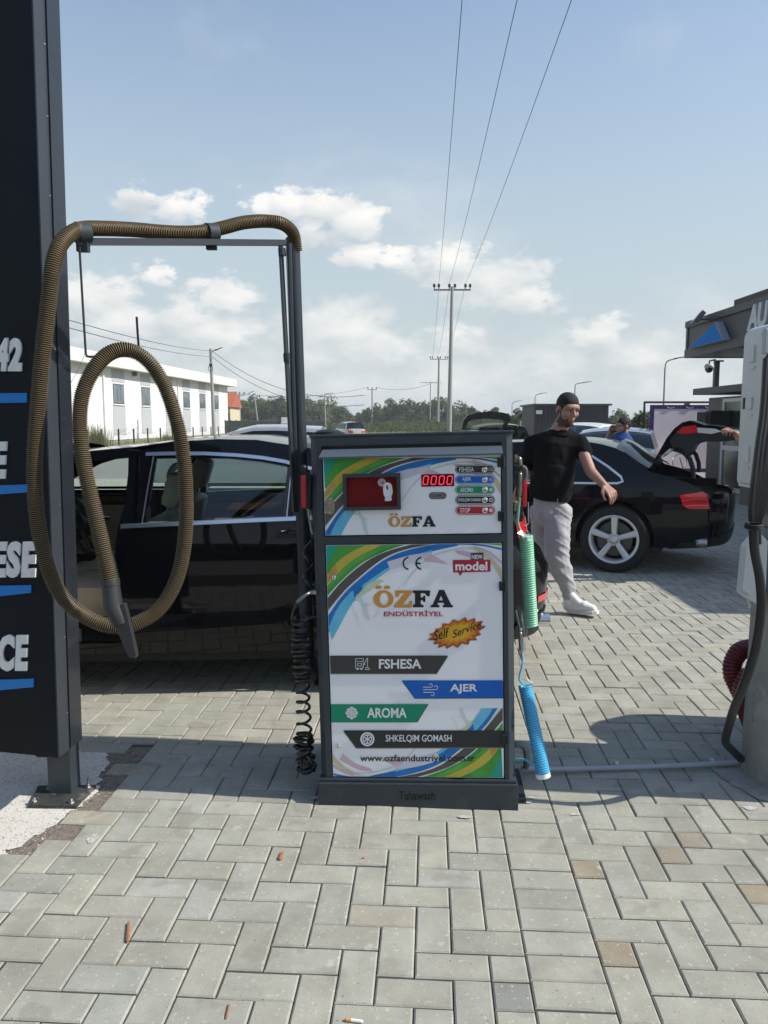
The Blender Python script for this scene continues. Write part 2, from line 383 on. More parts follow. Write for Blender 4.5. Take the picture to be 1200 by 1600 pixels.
# pavers cut into halves, one half of them brown
brown_px = [(915,1362),(1040,1339),(1075,1318),(960,1487),(1195,1385)]
brown_uv = [unlat(*gnd(*p).xy) for p in brown_px]
dark_uv = [unlat(*gnd(*p).xy) for p in [(800,1535)]]
out = []; col = {}
for q in bricks:
    hit = [(b_, 1) for b_ in brown_uv if q[0] <= b_[0] <= q[1] and q[2] <= b_[1] <= q[3]]+[(b_, 2) for b_ in dark_uv if q[0] <= b_[0] <= q[1] and q[2] <= b_[1] <= q[3]]
    if hit:
        (bu, bv), kind_ = hit[0]
        if q[1]-q[0] > .15: m_ = (q[0]+q[1])/2; hs = [(q[0], m_, q[2], q[3]), (m_, q[1], q[2], q[3])]
        elif q[3]-q[2] > .15: m_ = (q[2]+q[3])/2; hs = [(q[0], q[1], q[2], m_), (q[0], q[1], m_, q[3])]
        else: hs = [q]
        for h in hs:
            if h[0] <= bu <= h[1] and h[2] <= bv <= h[3]: col[len(out)] = kind_
            out.append(h)
    else: out.append(q)
bricks = out
tints = []
for i, q in enumerate(bricks):
    if col.get(i) == 1: t = (.88, .77, .66)
    elif col.get(i) == 2: t = (.72, .74, .78)
    else:
        s_ = random.gauss(1, .045); w = random.gauss(0, .008)
        t = (s_*(1+w), s_, s_*(1-w*1.3))
        if random.random() < .06: s_ *= 1.06; t = (s_*.98, s_*1.0, s_*1.05)
        if random.random() < .012: t = (s_*1.02, s_*.98, s_*.93)
    tints.append(t)
M_pav = mat('paver_one', (.335,.332,.280), .9, var=.16, vscale=7, bump=.4, bscale=330, tint='object', spots=[(75,.64,(.55,.54,.50),.6),(110,.68,(.08,.08,.07),.75),(5,.60,(.24,.23,.19),.45),(1.3,.60,(.24,.23,.20),.35),(16,.68,(.50,.49,.46),.5)])
M_pavf = mat('paver_all', (.335,.332,.280), .9, var=.16, vscale=7, bump=.4, bscale=330, tint='attr', spots=[(75,.64,(.55,.54,.50),.6),(110,.68,(.08,.08,.07),.75),(5,.60,(.24,.23,.19),.45),(1.3,.60,(.24,.23,.20),.35),(16,.68,(.50,.49,.46),.5)])
def paver_geo(w, h, g=.0019, c=.0045):
    a, d = w/2-g, h/2-g; z = 0; zb = -.010
    vs = [(-a,-d,zb),(a,-d,zb),(a,d,zb),(-a,d,zb), (-a,-d,z-c*.8),(a,-d,z-c*.8),(a,d,z-c*.8),(-a,d,z-c*.8), (-a+c,-d+c,z),(a-c,-d+c,z),(a-c,d-c,z),(-a+c,d-c,z)]
    fs = [(0,1,5,4),(1,2,6,5),(2,3,7,6),(3,0,4,7),(4,5,9,8),(5,6,10,9),(6,7,11,10),(7,4,8,11),(8,9,10,11)]
    return vs, fs
def vis_size(q):
    x, y = lat((q[0]+q[1])/2, (q[2]+q[3])/2)
    if y < 1.55: return 0
    px, py = proj((x, y, 0))
    if not (-30 < px < 1230 and py < 1625): return 0
    if 497 < px < 812 and 690 < py < 1258: return 0
    if 1165 < px and 900 < py < 1235: return 0
    return 1/y
order = sorted(range(len(bricks)), key=lambda i: -vis_size(bricks[i])); single = set(order[:300])
shared = {}
fld_v = []; fld_f = []; fld_t = []
for i, q in enumerate(bricks):
    w, h = round(q[1]-q[0], 3), round(q[3]-q[2], 3); cu, cv = (q[0]+q[1])/2, (q[2]+q[3])/2
    x, y = lat(cu, cv); dz = random.gauss(0, .0011); rz = PAVE_YAW+random.gauss(0, .006)
    tx, ty = random.gauss(0, .004), random.gauss(0, .004)
    if i in single:
        if (w, h) not in shared:
            me = bpy.data.meshes.new('paver'); v_, f_ = paver_geo(w, h); me.from_pydata(v_, [], f_); me.materials.append(M_pav); shared[(w, h)] = me
        o = bpy.data.objects.new('paver', shared[(w, h)]); COL.objects.link(o); o.parent = paving
        o.location = (x, y, dz); o.rotation_euler = (tx, ty, rz); o.color = (*tints[i], 1)
    else:
        v_, f_ = paver_geo(w, h); c_, s_ = math.cos(rz), math.sin(rz); k = len(fld_v)
        fld_v += [(x+a*c_-b_*s_, y+a*s_+b_*c_, z+dz+a*ty*.5) for a, b_, z in v_]; fld_f += [tuple(n+k for n in f) for f in f_[4:] if 1]
        fld_t += [(*tints[i], 1)]*5
pf = MB(); pf.v = fld_v; pf.f = fld_f; pf.m = [0]*len(fld_f)
tag(pf.build('paver_field', M_pavf, paving, M=1, tint=fld_t), kind='stuff')
# ---- concrete pad with spilt white paint and a gravel edge, left
M_gravel = mat('gravel_edge', (.15,.13,.105), .95, col2=(.30,.25,.21), vscale=85, bump=1, bscale=150, spots=[(120,.6,(.5,.45,.4),.8),(60,.62,(.05,.05,.045),.7)])
b = MB(); b.add([(-6,2.2,-.0068),(-.95,2.2,-.0068),(-.95,3.3,-.0068),(-6,3.3,-.0068)], [(0,1,2,3)]); tag(b.build('gravel_bed', M_gravel), kind='structure')
M_white = mat('painted_concrete', (.62,.60,.55), .8, var=.1, vscale=6, bump=.5, bscale=90, spots=[(120,.60,(.17,.15,.12),.7),(38,.66,(.20,.18,.15),.6),(260,.62,(.25,.22,.19),.6)])
edge = [(0,1338),(30,1318),(75,1292),(118,1262),(135,1250),(150,1232),(160,1205),(168,1185),(172,1172)]
ev = []; rnd = random.Random(3)
for p_, q_ in zip(edge, edge[1:]):
    for k in range(6):
        t = k/6; e_ = gnd(p_[0]+(q_[0]-p_[0])*t, p_[1]+(q_[1]-p_[1])*t); ev.append((e_.x+rnd.uniform(-.02, .02), e_.y+rnd.uniform(-.012, .012)))
poly = ev+[(-1.03, 3.262), (-6, 3.262), (-6, ev[0][1]), (-2, ev[0][1])]
poly = ev+[(ev[-1][0], 3.262), (-6, 3.262), (-6, ev[0][1])]
b = MB(); b.tri2d(poly, lambda u, v: (u, v, -.003)); tag(b.build('concrete_pad', M_white), kind='structure')
def pebbles():
    m = MB()
    for k in range(1500):
        px = rnd.uniform(0, 250); py = rnd.uniform(1172, 1350); p = gnd(px, py)
        if p.x > -1.17+(p.y-2.37)*.145-.02: continue
        if inside(Vector((p.x, p.y)), [Vector(e_) for e_ in poly]) and rnd.random() < .8: continue
        r = rnd.uniform(.002, .006); a = rnd.uniform(0, 6.28)
        vs = [(p.x+r*math.cos(a+i*1.57)*rnd.uniform(.7, 1.2), p.y+r*math.sin(a+i*1.57)*rnd.uniform(.7, 1.2), -.0068) for i in range(4)]+[(p.x, p.y, -.0068+r*.9)]
        m.add(vs, [(0,1,4),(1,2,4),(2,3,4),(3,0,4)], rnd.choice((0, 0, 1, 2)))
    return m
tag(pebbles().build('loose_pebbles', [mat('peb1', (.26,.23,.2), .9), mat('peb2', (.42,.4,.37), .9), mat('peb3', (.12,.1,.08), .9)]), 'loose pebbles and grit along the white painted pad', kind='stuff')
# whitish cement spill round the pole foot, right
b = MB(); c0 = Vector((1.72, 3.0)); pts = []
for k in range(40):
    a = 2*math.pi*k/40; r = .38+.05*math.sin(3*a+1)+rnd.uniform(-.02, .02); pts.append((c0.x+r*math.cos(a), c0.y-.02+r*.62*math.sin(a)))
b.tri2d(pts, lambda u, v: (u, v, .0035)); tag(b.build('cement_patch', mat('cement', (.33,.325,.30), .95, var=.25, vscale=14, bump=.8, bscale=60, spots=[(40,.62,(.12,.11,.1),.6)])), kind='structure')
# splashes of cement at the machine's feet
M_spl = mat('cement_splash', (.50,.49,.46), .9, var=.2, vscale=40, bump=.8, bscale=80)
for k, (px, py, rx_, ry_) in enumerate([(822,1252,.030,.014),(830,1246,.018,.010),(726,1276,.030,.012),(899,1272,.022,.008),(1172,1262,.03,.02),(492,1246,.022,.012),(560,1238,.012,.006),(145,1310,.02,.03)]):
    c = gnd(px, py, .0042); b = MB(); pts = [(c.x+rx_*math.cos(2*math.pi*i/18)*rnd.uniform(.6,1.15), c.y+ry_*math.sin(2*math.pi*i/18)*rnd.uniform(.6,1.15)) for i in range(18)]
    b.tri2d(pts, lambda u, v: (u, v, .0042)); tag(b.build('cement_splash', M_spl), kind='structure')
# ================================================================== THE MACHINE
D_M = 2.77
MM = Matrix.Translation((.1305, D_M, 0))@Matrix.Rotation(rad(-4.2), 4, 'Z')@Matrix.Rotation(rad(-.9), 4, 'X')@Matrix.Rotation(rad(-1.44), 4, 'Y')
def mq(px, py, off=0.0):
    x, z = plane_hit(px, py, MM, off); return Vector((x, off, z))
M_frame = mat('anthracite_coat', (.034,.045,.054), .40, var=.16, vscale=4, rvar=.08, bump=.05, bscale=900, spots=[(140,.72,(.12,.13,.13),.4),(9,.66,(.07,.08,.085),.35)])
M_frame2 = mat('anthracite_visor', (.075,.10,.125), .33, var=.06, bump=.04, bscale=900)
M_frame3 = mat('anthracite_dark', (.014,.019,.023), .5)
machine = thing('self_service_machine', 'tall anthracite self service machine with white printed doors, coin window and red digit display', 'service machine', M=MM)
def mpart(m, name, mats, parent=None, **k): return m.build(name, mats, parent or machine, M=1, **k)
# cabinet: measured outer corners in the door plane
TL = mq(486, 683); TR = mq(792, 679); BLc = mq(500, 1228); BRc = mq(797, 1226)
xl = (TL.x+BLc.x)/2; xr = (TR.x+BRc.x)/2; zt = (TL.z+TR.z)/2
dpx = lambda a, b_: (mq(a[0], a[1]).x+mq(b_[0], b_[1]).x)/2
ux0, ux1 = dpx((505,716.5),(508,837)), dpx((782.5,710),(783,832.5)); uz1 = (mq(505,716.5).z+mq(782.5,710).z)/2; uz0 = (mq(508,837).z+mq(783,832.5).z)/2
lx0, lx1 = dpx((509.5,851),(520,1213)), dpx((783.5,849),(788,1215)); lz1 = (mq(509.5,851).z+mq(783.5,849).z)/2; lz0 = (mq(520,1213).z+mq(788,1215).z)/2
DP = .46
def cabinet():
    m = MB(); c = .022; w = .016
    # carcass in plan with chamfered front corners
    plan = [(xl, DP), (xl, w+.004), (xl+c, -.006), (xr-.002, -.006), (xr+c, w+.02), (xr+c, DP)]
    # front frame ring around the two doors (y -0.006 .. 0.012)
    m.tri2d([(xl+c, .055), (xr-.002, .055), (xr-.002, zt), (xl+c, zt)], lambda u, v: (u, -.006, v), holes=[[(ux0-.004, uz0-.004), (ux1+.004, uz0-.004), (ux1+.004, uz1+.045), (ux0-.004, uz1+.045)], [(lx0-.004, lz0-.004), (lx1+.004, lz0-.004), (lx1+.004, lz1+.004), (lx0-.004, lz1+.004)]])
    for (a, b0, c1, d1) in ((ux0-.004, uz0-.004, ux1+.004, uz1+.045), (lx0-.004, lz0-.004, lx1+.004, lz1+.004)):
        q = [(a, b0), (c1, b0), (c1, d1), (a, d1)]
        for i in range(4):
            (x0, z0), (x1, z1) = q[i], q[(i+1) % 4]; m.add([(x0, -.006, z0), (x1, -.006, z1), (x1, .02, z1), (x0, .02, z0)], [(0,1,2,3)])
        m.add([(x_, .02, z_) for x_, z_ in q], [(0,1,2,3)])
    pl = [(xl+c, -.006), (xl, w+.004), (xl, DP), (xr+c, DP), (xr+c, w+.02), (xr-.002, -.006)]
    for (a, b_) in zip(pl, pl[1:]): m.add([(a[0], a[1], .02), (b_[0], b_[1], .02), (b_[0], b_[1], zt), (a[0], a[1], zt)], [(0,1,2,3)])
    m.add([(x_, y_, .02) for x_, y_ in pl], [tuple(range(6))])
    return m
mpart(cabinet(), 'cabinet', M_frame)
m = MB(); m.box((xl-.002, -.004, zt), (xr+.024, DP, zt+.012), bev=.004); mpart(m, 'top_cap', M_frame)
# visor over the upper door
v0, v1 = mq(502, 702), mq(783, 697)
m = MB(); vx0, vx1 = v0.x, v1.x+.002; vz = (v0.z+v1.z)/2; vb = vz-.030
m.add([(vx0+.006,-.006,vz),(vx1,-.006,vz),(vx1+.001,-.042,vb+.004),(vx0-.004,-.042,vb+.004),(vx1+.001,-.042,vb-.002),(vx0-.004,-.042,vb-.002),(vx1,-.002,vb+.006),(vx0+.004,-.002,vb+.006)], [(3,2,1,0),(5,4,2,3),(7,6,4,5),(0,7,5,3),(1,2,4,6)])
mpart(m, 'visor', M_frame2)
# plinth
pB0, pB1 = mq(498, 1256, -.03), mq(810, 1261, -.03); pT = mq(660, 1226, -.03).z
m = MB(); px0 = pB0.x; px1 = pB1.x
m.box((px0, -.028, -.02), (px1, DP+.01, pT), bev=.003); m.box((xl-.004, -.016, pT), (xr+.024, DP+.004, pT+.012), bev=.002)
plinth = mpart(m, 'plinth', M_frame)
def text_on(m, s, box, fn, bold=0.0, shear=0.0, mi=None, space=1.0):
    """box in pixels x0,y0(top),x1,y1(bottom) plus optional skew; fn(px,py)->3-D"""
    vs, fs = text_polys(s, bold, shear, space); x0, y0, x1, y1 = box[:4]; sk = box[4] if len(box) > 4 else 0
    m.add([fn(x0+u*(x1-x0), y1+v*(y0-y1)+sk*u) for u, v in vs], fs, mi)
M_black = mat('print_black', (.008,.009,.011), .45)
m = MB(); text_on(m, 'Tahawash', (623, 1236, 680, 1250), lambda a, b_: mq(a, b_, -.0288), bold=.025, shear=.0); mpart(m, 'nameplate', mat('plate_black', (.002,.002,.003), .35))
# doors
M_panel = mat('white_panel', (.86,.87,.89), .36, var=.02, vscale=2, coat=.25, rvar=.06)
def door(name, x0, z0, x1, z1):
    m = MB(); m.box((x0, -.002, z0), (x1, .012, z1), bev=.0012); return mpart(m, name, M_panel)
up = door('upper_door', ux0, uz0, ux1, uz1); lo = door('lower_door', lx0, lz0, lx1, lz1)
# print colours (flat ink)
INK = {}
def ink(n, c, r=.33, v=.0, c2=None): INK[n] = mat('ink_'+n, c, r, var=v, vscale=7, col2=c2, coat=.2); return INK[n]
for n, c, c2 in (('teal', (.0,.30,.22), (.0,.40,.30)), ('green', (.02,.26,.035), (.09,.40,.06)), ('yellow', (.62,.52,.05), (.55,.42,.06)), ('orange', (.50,.26,.06), (.6,.36,.1)), ('green2', (.06,.32,.04), (.16,.48,.09)), ('dark', (.07,.065,.06), (.11,.10,.09)),
                 ('blue', (.0,.11,.42), (.01,.22,.62)), ('cyan', (.05,.42,.68), (.22,.58,.76)), ('pink', (.60,.38,.45), (.64,.52,.58)), ('tan', (.58,.47,.28), (.64,.58,.42)), ('mint', (.48,.62,.35), (.60,.66,.52)), ('pale', (.56,.68,.72), (.62,.68,.70)), ('lilac', (.58,.56,.68), (.64,.65,.70)), ('white', (.74,.76,.78), None)): ink(n, c, c2=c2)
def clip(poly, x0, z0, x1, z1):
    for ax, lim, sg in ((0, x0, 1), (0, x1, -1), (1, z0, 1), (1, z1, -1)):
        out = []
        for i in range(len(poly)):
            a, b_ = poly[i-1], poly[i]; ia = (a[ax]-lim)*sg >= 0; ib = (b_[ax]-lim)*sg >= 0
            if ia != ib:
                t = (lim-a[ax])/(b_[ax]-a[ax]); out.append((a[0]+(b_[0]-a[0])*t, a[1]+(b_[1]-a[1])*t))
            if ib: out.append(b_)
        poly = out
        if len(poly) < 3: return None
    return poly
def cr(pts, n=6): return [tuple(p)[:2] for p in catmull([(x, y, 0) for x, y in pts], n)]
# artwork traced in the enlargement of the lower door (4x, origin 500,840)
ART = [('teal', [(30,40),(215,40),(190,80),(120,140),(40,235)], None),
 ('green', [(110,40),(210,40),(370,40),(200,88),(110,152),(45,236),(40,180)], None),
 ('yellow', [(30,262),(110,152),(200,88),(300,40)], [(30,310),(120,212),(235,120),(400,40)]),
 ('orange', [(30,262),(60,222),(100,170)], [(30,300),(70,262),(110,215)]),
 ('green2', [(30,318),(120,212),(235,120),(400,40)], [(30,385),(120,285),(255,165),(400,90),(545,40)]),
 ('green', [(30,348),(120,250),(240,150),(420,62),(480,40)], [(30,385),(120,285),(255,165),(400,90),(545,40)]),
 ('white', [(30,382),(120,283),(255,164),(400,89),(540,40)], [(30,392),(120,292),(258,170),(400,95),(560,40)]),
 ('dark', [(30,400),(150,262),(300,142),(430,82),(590,38)], [(30,480),(150,335),(262,232),(400,128),(540,72),(720,38)]),
 ('white', [(30,482),(150,336),(262,233),(400,129),(540,73),(720,40)], [(30,496),(150,350),(262,246),(400,140),(540,80),(720,46)]),
 ('blue', [(30,520),(140,362),(262,246),(400,140),(540,80),(720,42),(860,36)], [(55,590),(150,440),(270,325),(420,212),(560,136),(700,86),(860,50)]),
 ('cyan', [(55,560),(110,440),(180,352),(205,330)], [(75,640),(130,540),(190,430),(235,370)]),
 ('cyan', [(262,300),(420,190),(560,120),(700,74)], [(270,325),(420,212),(560,136),(700,86)]),
 ('mint', [(215,380),(300,290),(370,262),(400,270)], [(320,430),(290,420),(250,400),(220,390)]),
 ('blue', [(204,296),(210,340),(216,378)], [(262,246),(246,315),(220,376)]),
 ('blue', [(700,44),(860,36),(1000,40),(1140,66)], [(700,54),(860,44),(1000,50),(1140,78)]),
 ('green2', [(1000,34),(1140,34)], [(1000,36),(1140,50)]),
 ('pale', [(520,300),(600,190),(700,110),(850,68),(960,66)], [(526,302),(608,194),(706,118),(850,76),(960,72)]),
 ('pink', [(840,78),(930,90),(1050,150)], [(860,100),(950,130),(1030,190)]),
 ('pink', [(640,110),(720,120),(800,165)], [(660,150),(730,155),(800,166)]),
 ('lilac', [(420,150),(560,110),(700,88)], [(440,200),(600,150),(700,110)]),
 ('tan', [(900,52),(1000,75),(1080,130),(1140,205)], [(930,60),(1000,96),(1070,160),(1140,275)]),
 ('pink', [(960,52),(1050,80),(1140,150)], [(960,60),(1050,96),(1140,170)]),
 ('pale', [(240,380),(270,440),(285,500)], [(255,370),(290,430),(310,520)]),
]
def art_layer(parent, x0, z0, x1, z1, fn):
    polys = []
    for (n, a, b_) in ART:
        pa = cr(a); 
        if b_ is not None: pb = cr(b_)
        if b_ is None: poly = a
        else: poly = pa+list(reversed(pb))
        lp = [fn(*p) for p in poly]; c = clip(lp, x0, z0, x1, z1)
        if c: polys.append((n, c))
    names = list(INK); m = MB(); off = -.00215
    for n, c in polys:
        off -= .00006
        try: tris = tessellate_polygon([[Vector((u, w, 0)) for u, w in c]])
        except Exception: continue
        m.add([(u, off, w) for u, w in c], [tuple(t) for t in tris], names.index(n))
    return mpart(m, 'artwork', [INK[k] for k in names], parent)
e = .0015
fl = lambda u, v: (mq(500+u/4, 840+v/4).x, mq(500+u/4, 840+v/4).z)
fu = lambda u, v: (mq(500+(u-8)/4, 700+(v+22)/4).x, mq(500+(u-8)/4, 700+(v+22)/4).z)
def fr(u, v):   # turned half round for the bottom right corner
    return fl(1172-u, 1538-v)
art_layer(lo, lx0+e, lz0+e, lx1-e, lz1-e, fl); art_layer(lo, lx0+e, lz0+e, lx1-e, lz0+.27, fr); art_layer(up, ux0+e, uz0+e, ux1-e, uz1-e, fu)
# logo letters drawn in a unit cell (slab serif, heavy)
def ellp(cx, cy, rx, ry, n=28, rot=0): return [(cx+rx*math.cos(2*math.pi*k/n), cy+ry*math.sin(2*math.pi*k/n)) for k in range(n)]
def rnd_poly(pts, r=.03):
    """cut and round the corners of a polygon"""
    out = []; n = len(pts)
    for i in range(n):
        p = Vector(pts[i]); a = Vector(pts[i-1]); b_ = Vector(pts[(i+1) % n]); d1 = (a-p); d2 = (b_-p); q = min(r, d1.length*.45, d2.length*.45)
        A = p+d1.normalized()*q; B = p+d2.normalized()*q
        for t in (0, .35, .65, 1): out.append(tuple(A.lerp(p, t).lerp(p.lerp(B, t), t)))
    return out
LOGO = {'O': [(ellp(.5,.45,.5,.46), [ellp(.53,.45,.21,.33)])], 'dots': [(ellp(.27,1.06,.17,.09), []), (ellp(.70,1.06,.17,.09), [])],
 'Z': [(rnd_poly([(.05,.90),(.08,.55),(.22,.55),(.34,.76),(.55,.76),(.0,.10),(.02,-.0),(.94,-.0),(1.0,.36),(.84,.36),(.74,.16),(.46,.16),(.98,.80),(.96,.90)],.05), [])],
 'F': [(rnd_poly([(.0,.90),(.0,.78),(.13,.74),(.13,.16),(.0,.12),(.0,.0),(.62,.0),(.62,.12),(.46,.16),(.46,.38),(.56,.38),(.62,.28),(.72,.28),(.72,.62),(.62,.62),(.56,.52),(.46,.52),(.46,.75),(.68,.75),(.84,.58),(.97,.58),(1.0,.90)],.04), [])],
 'A': [(rnd_poly([(.38,.93),(.60,.93),(.92,.14),(1.0,.10),(1.0,.0),(.54,.0),(.54,.11),(.62,.14),(.59,.24),(.33,.24),(.30,.14),(.40,.11),(.40,.0),(.0,.0),(.0,.10),(.09,.14)],.03), [[(.38,.37),(.55,.37),(.47,.62)]])]}
def logo(parent, cells, fn, off):
    names = ('o', 'b'); m = MB()
    for ch, (x0, y0, x1, y1), mi in cells:
        for (outer, holes) in LOGO[ch]:
            f = lambda u, v: Vector(fn(x0+u*(x1-x0), y1+v*(y0-y1), off))
            m.tri2d(outer, f, mi, holes=holes)
    return mpart(m, 'logo', [mat('logo_orange', (.60,.29,.055), .4), mat('logo_black', (.012,.013,.016), .4)], parent)
# lower logo, pixel cells (y0 = cap height line, y1 = baseline)
def cells(k, ox, oy, sx, sy):
    C = [('O', (333,322,460,438), 0), ('dots', (333,322,455,438), 0), ('Z', (462,322,580,438), 0), ('F', (580,322,690,436), 1), ('A', (692,322,832,436), 1)]
    return [(c, (ox+(b_[0]-333)*sx, oy+(b_[1]-438)*sy, ox+(b_[2]-333)*sx, oy+(b_[3]-438)*sy), i) for c, b_, i in C]
logo(lo, cells(1, 583.2, 949.5, .2495, .258), mq, -.0042); logo(up, cells(1, 606.5, 823.2, .149, .158), mq, -.0042)
f42 = lambda a, b_: mq(a, b_, -.0042); f46 = lambda a, b_: mq(a, b_, -.0046); f50 = lambda a, b_: mq(a, b_, -.0050)
def flat(m, pts, f=f42, mi=None, holes=()): m.tri2d(pts, lambda u, v: f(u, v), mi, holes=holes)
P4 = lambda L_, ox=500, oy=840: [(ox+a/4, oy+b_/4) for a, b_ in L_]
P375 = lambda L_: [(500+a/3.75, 1010+b_/3.75) for a, b_ in L_]
m = MB(); text_on(m, 'ENDÜSTRİYEL', (599.5, 953.2, 692.5, 963), f42, bold=.018); mpart(m, 'lettering', mat('crimson', (.42,.012,.05), .4), lo)
# CE mark
def arc(cx, cy, r0, r1, a0, a1, n=16):
    o = [(cx+r1*math.cos(rad(a0+(a1-a0)*k/n)), cy+r1*math.sin(rad(a0+(a1-a0)*k/n))) for k in range(n+1)]
    return o+[(cx+r0*math.cos(rad(a0+(a1-a0)*k/n)), cy+r0*math.sin(rad(a0+(a1-a0)*k/n))) for k in range(n, -1, -1)]
m = MB()
for cx in (639.5, 659.5): flat(m, arc(cx, 880.2, 8.2, 10.6, 98, 262))
flat(m, [(651,879),(657,879),(657,881.6),(651,881.6)]); mpart(m, 'ce_mark', M_black, lo)
# new / model badge
m = MB(); flat(m, P4([(830,140),(1065,138),(1066,213),(892,217),(878,240),(862,217),(832,218)]), f42, 0); flat(m, P4([(942,95),(1022,94),(1022,138),(942,139)]), f42, 1)
text_on(m, 'NEW', (737, 866.8, 754, 873.5), f46, bold=.02, mi=2); text_on(m, 'model', (711.5, 877.5, 761.5, 891.5), f46, bold=.03, mi=2)
mpart(m, 'badge', [mat('badge_red', (.42,.012,.045), .4), mat('badge_grey', (.04,.042,.045), .4), INK['white']], lo)
# self service burst
cx, cy = 712.5, 988.5; pts = []; pin = []
tips = [(757,977),(750.5,971),(742,965.5),(727,963.5),(708,967),(690,973.5),(677,981.5),(671,991.5),(667.5,1000),(673,1006),(684,1012),(697,1013.5),(716,1012),(731,1007),(745,1000),(752,991.5),(756,984)]
tips = [(758.5,978),(754,970),(742,965.5),(727,964),(708,967.5),(691,974),(679.5,983),(670,991),(668,999.5),(677,1006),(684,1012),(697,1013),(714,1011.5),(731,1006.5),(745,999.5),(751,991)]
for i, t in enumerate(tips):
    n_ = tips[(i+1) % len(tips)]; mid = ((t[0]+n_[0])/2, (t[1]+n_[1])/2); pts.append(t); pts.append((cx+(mid[0]-cx)*.82, cy+(mid[1]-cy)*.78))
m = MB(); sc = lambda k: [(cx+(a-cx)*k, cy+(b_-cy)*k) for a, b_ in pts]
flat(m, [(a+.8, b_+1) for a, b_ in pts], f42, 0); flat(m, pts, lambda a, b_: mq(a, b_, -.0044), 1); flat(m, sc(.82), f46, 2); flat(m, sc(.62), lambda a, b_: mq(a, b_, -.0048), 3)
def wavy(a, b_): return mq(a, b_-(a-712)*.30+1.6*math.sin((a-680)/13.0), -.0052)
text_on(m, 'Self', (677.5, 975.5, 701.5, 990.5), wavy, bold=.012, mi=4, shear=.1); text_on(m, 'Service', (707.5, 982.5, 751.5, 994.8), wavy, bold=.012, mi=4, shear=.1)
mpart(m, 'burst_sticker', [mat('burst_edge', (.12,.02,.01), .5), mat('burst_red', (.42,.07,.015), .4, col2=(.55,.14,.02), vscale=30), mat('burst_orange', (.62,.25,.02), .4), mat('burst_yellow', (.72,.40,.03), .4), M_black], lo)
# service bars
def bar(pts, col_, shadow, txt, tbox, icon):
    m = MB(); flat(m, [(a+shadow[0], b_+shadow[1]) for a, b_ in P375(pts)], f42, 1); flat(m, P375(pts), f46, 0)
    text_on(m, txt, (500+tbox[0]/3.75, 1010+tbox[1]/3.75, 500+tbox[2]/3.75, 1010+tbox[3]/3.75), f50, bold=(.009 if len(txt) > 8 else .026), mi=2)
    if icon: icon(m)
    return mpart(m, 'service_bar', [mat('bar_'+txt, col_, .4), mat('bar_shadow'+str(shadow), (.01,.012,.02) if shadow[1] < 1.3 else (.2,.19,.18), .5), INK['white']], lo)
def line(m, pts, w, f=f50, mi=2):
    P = [Vector(p) for p in pts]
    for a, b_ in zip(P, P[1:]):
        d = (b_-a); 
        if d.length < 1e-6: continue
        n_ = Vector((-d.y, d.x)).normalized()*w/2; d = d.normalized()*w*.3
        m.add([f(*(a-d+n_)), f(*(b_+d+n_)), f(*(b_+d-n_)), f(*(a-d-n_))], [(0,1,2,3)], mi)
def ic_vac(m):
    x, y = 565.5, 1037.5
    line(m, [(x-10,y-8.5),(x+2,y-8.5),(x+2,y+6.5),(x-10,y+6.5),(x-10,y-8.5)], .7); line(m, [(x-9,y-4),(x+1,y-4)], .7); line(m, [(x-7,y-1),(x-1,y-1),(x-1,y+3),(x-7,y+3),(x-7,y-1)], .7)
    for q in (-7, -1): line(m, [(x+q-1.2,y+8),(x+q+1.2,y+8)], 1.6)
    line(m, [(x+1,y+5),(x+8,y-9),(x+9,y-9),(x+8.6,y+6)], .8); line(m, [(x+5,y+8.5),(x+12,y+8.5),(x+10,y+5.5),(x+6.5,y+5.5),(x+5,y+8.5)], .8); line(m, [(x+4,y-2),(x+5,y+1)], .8)
def ic_wind(m):
    x0, y0 = 661.5, 1077.5
    for yy, xe, up_ in ((-3.8, 673, 1), (0, 681, 1), (4.2, 676, -1)):
        pts = [(x0, y0+yy), (xe, y0+yy)]; r = 2.6 if yy != 0 else 3.0
        for k in range(1, 9): a = rad(90-k*30); pts.append((xe+r*math.cos(a), y0+yy-up_*r+up_*r*math.sin(a)))
        line(m, pts, .95)
def ic_flower(m):
    x, y = 549.5, 1114
    for k in range(8):
        a = rad(k*45); d = 6.8 if k % 2 == 0 else 6.4; c_ = (x+d*math.cos(a), y+d*math.sin(a)*1.02); flat(m, ellp(c_[0], c_[1], 3.0, 3.0, 12), f50, 2); line(m, [(x+2.2*math.cos(a), y+2.2*math.sin(a)), c_], 2.6)
    flat(m, ellp(x, y, 1.4, 1.4, 10), lambda a, b_: mq(a, b_, -.0054), 2)
def ic_tyre(m):
    x, y = 574, 1155; flat(m, ellp(x, y, 11, 11, 28), f50, 2, holes=[ellp(x, y, 8.6, 8.6, 24)]); flat(m, ellp(x, y, 7.6, 7.6, 24), f50, 2, holes=[ellp(x, y, 6.0, 6.0, 20)])
    for k in range(6): a = rad(k*60+30); line(m, [(x, y), (x+6.3*math.cos(a), y+6.3*math.sin(a))], 1.7)
bar([(57,54),(750,54),(683,158),(62,158)], (.045,.044,.042), (.3,1.4), 'FSHESA', (345,74,594,131), ic_vac)
bar([(480,199),(1071,199),(1075,301),(556,303)], (.0,.11,.48), (-.3,1.0), 'AJER', (762,220,922,278), ic_wind)
bar([(64,339),(632,338),(568,443),(66,443)], (.0,.24,.135), (.8,.6), 'AROMA', (276,360,508,419), ic_flower)
bar([(137,492),(1078,492),(1079,592),(213,594)], (.022,.025,.027), (-.6,1.4), 'SHKELQIM GOMASH', (385,518,771,565), ic_tyre)
m = MB(); text_on(m, 'www.ozfaendustriyel.com.tr', (562.5, 1179.5, 742, 1193), lambda a, b_: mq(a, b_, -.0058), bold=.014); mpart(m, 'web_address', M_black, lo)
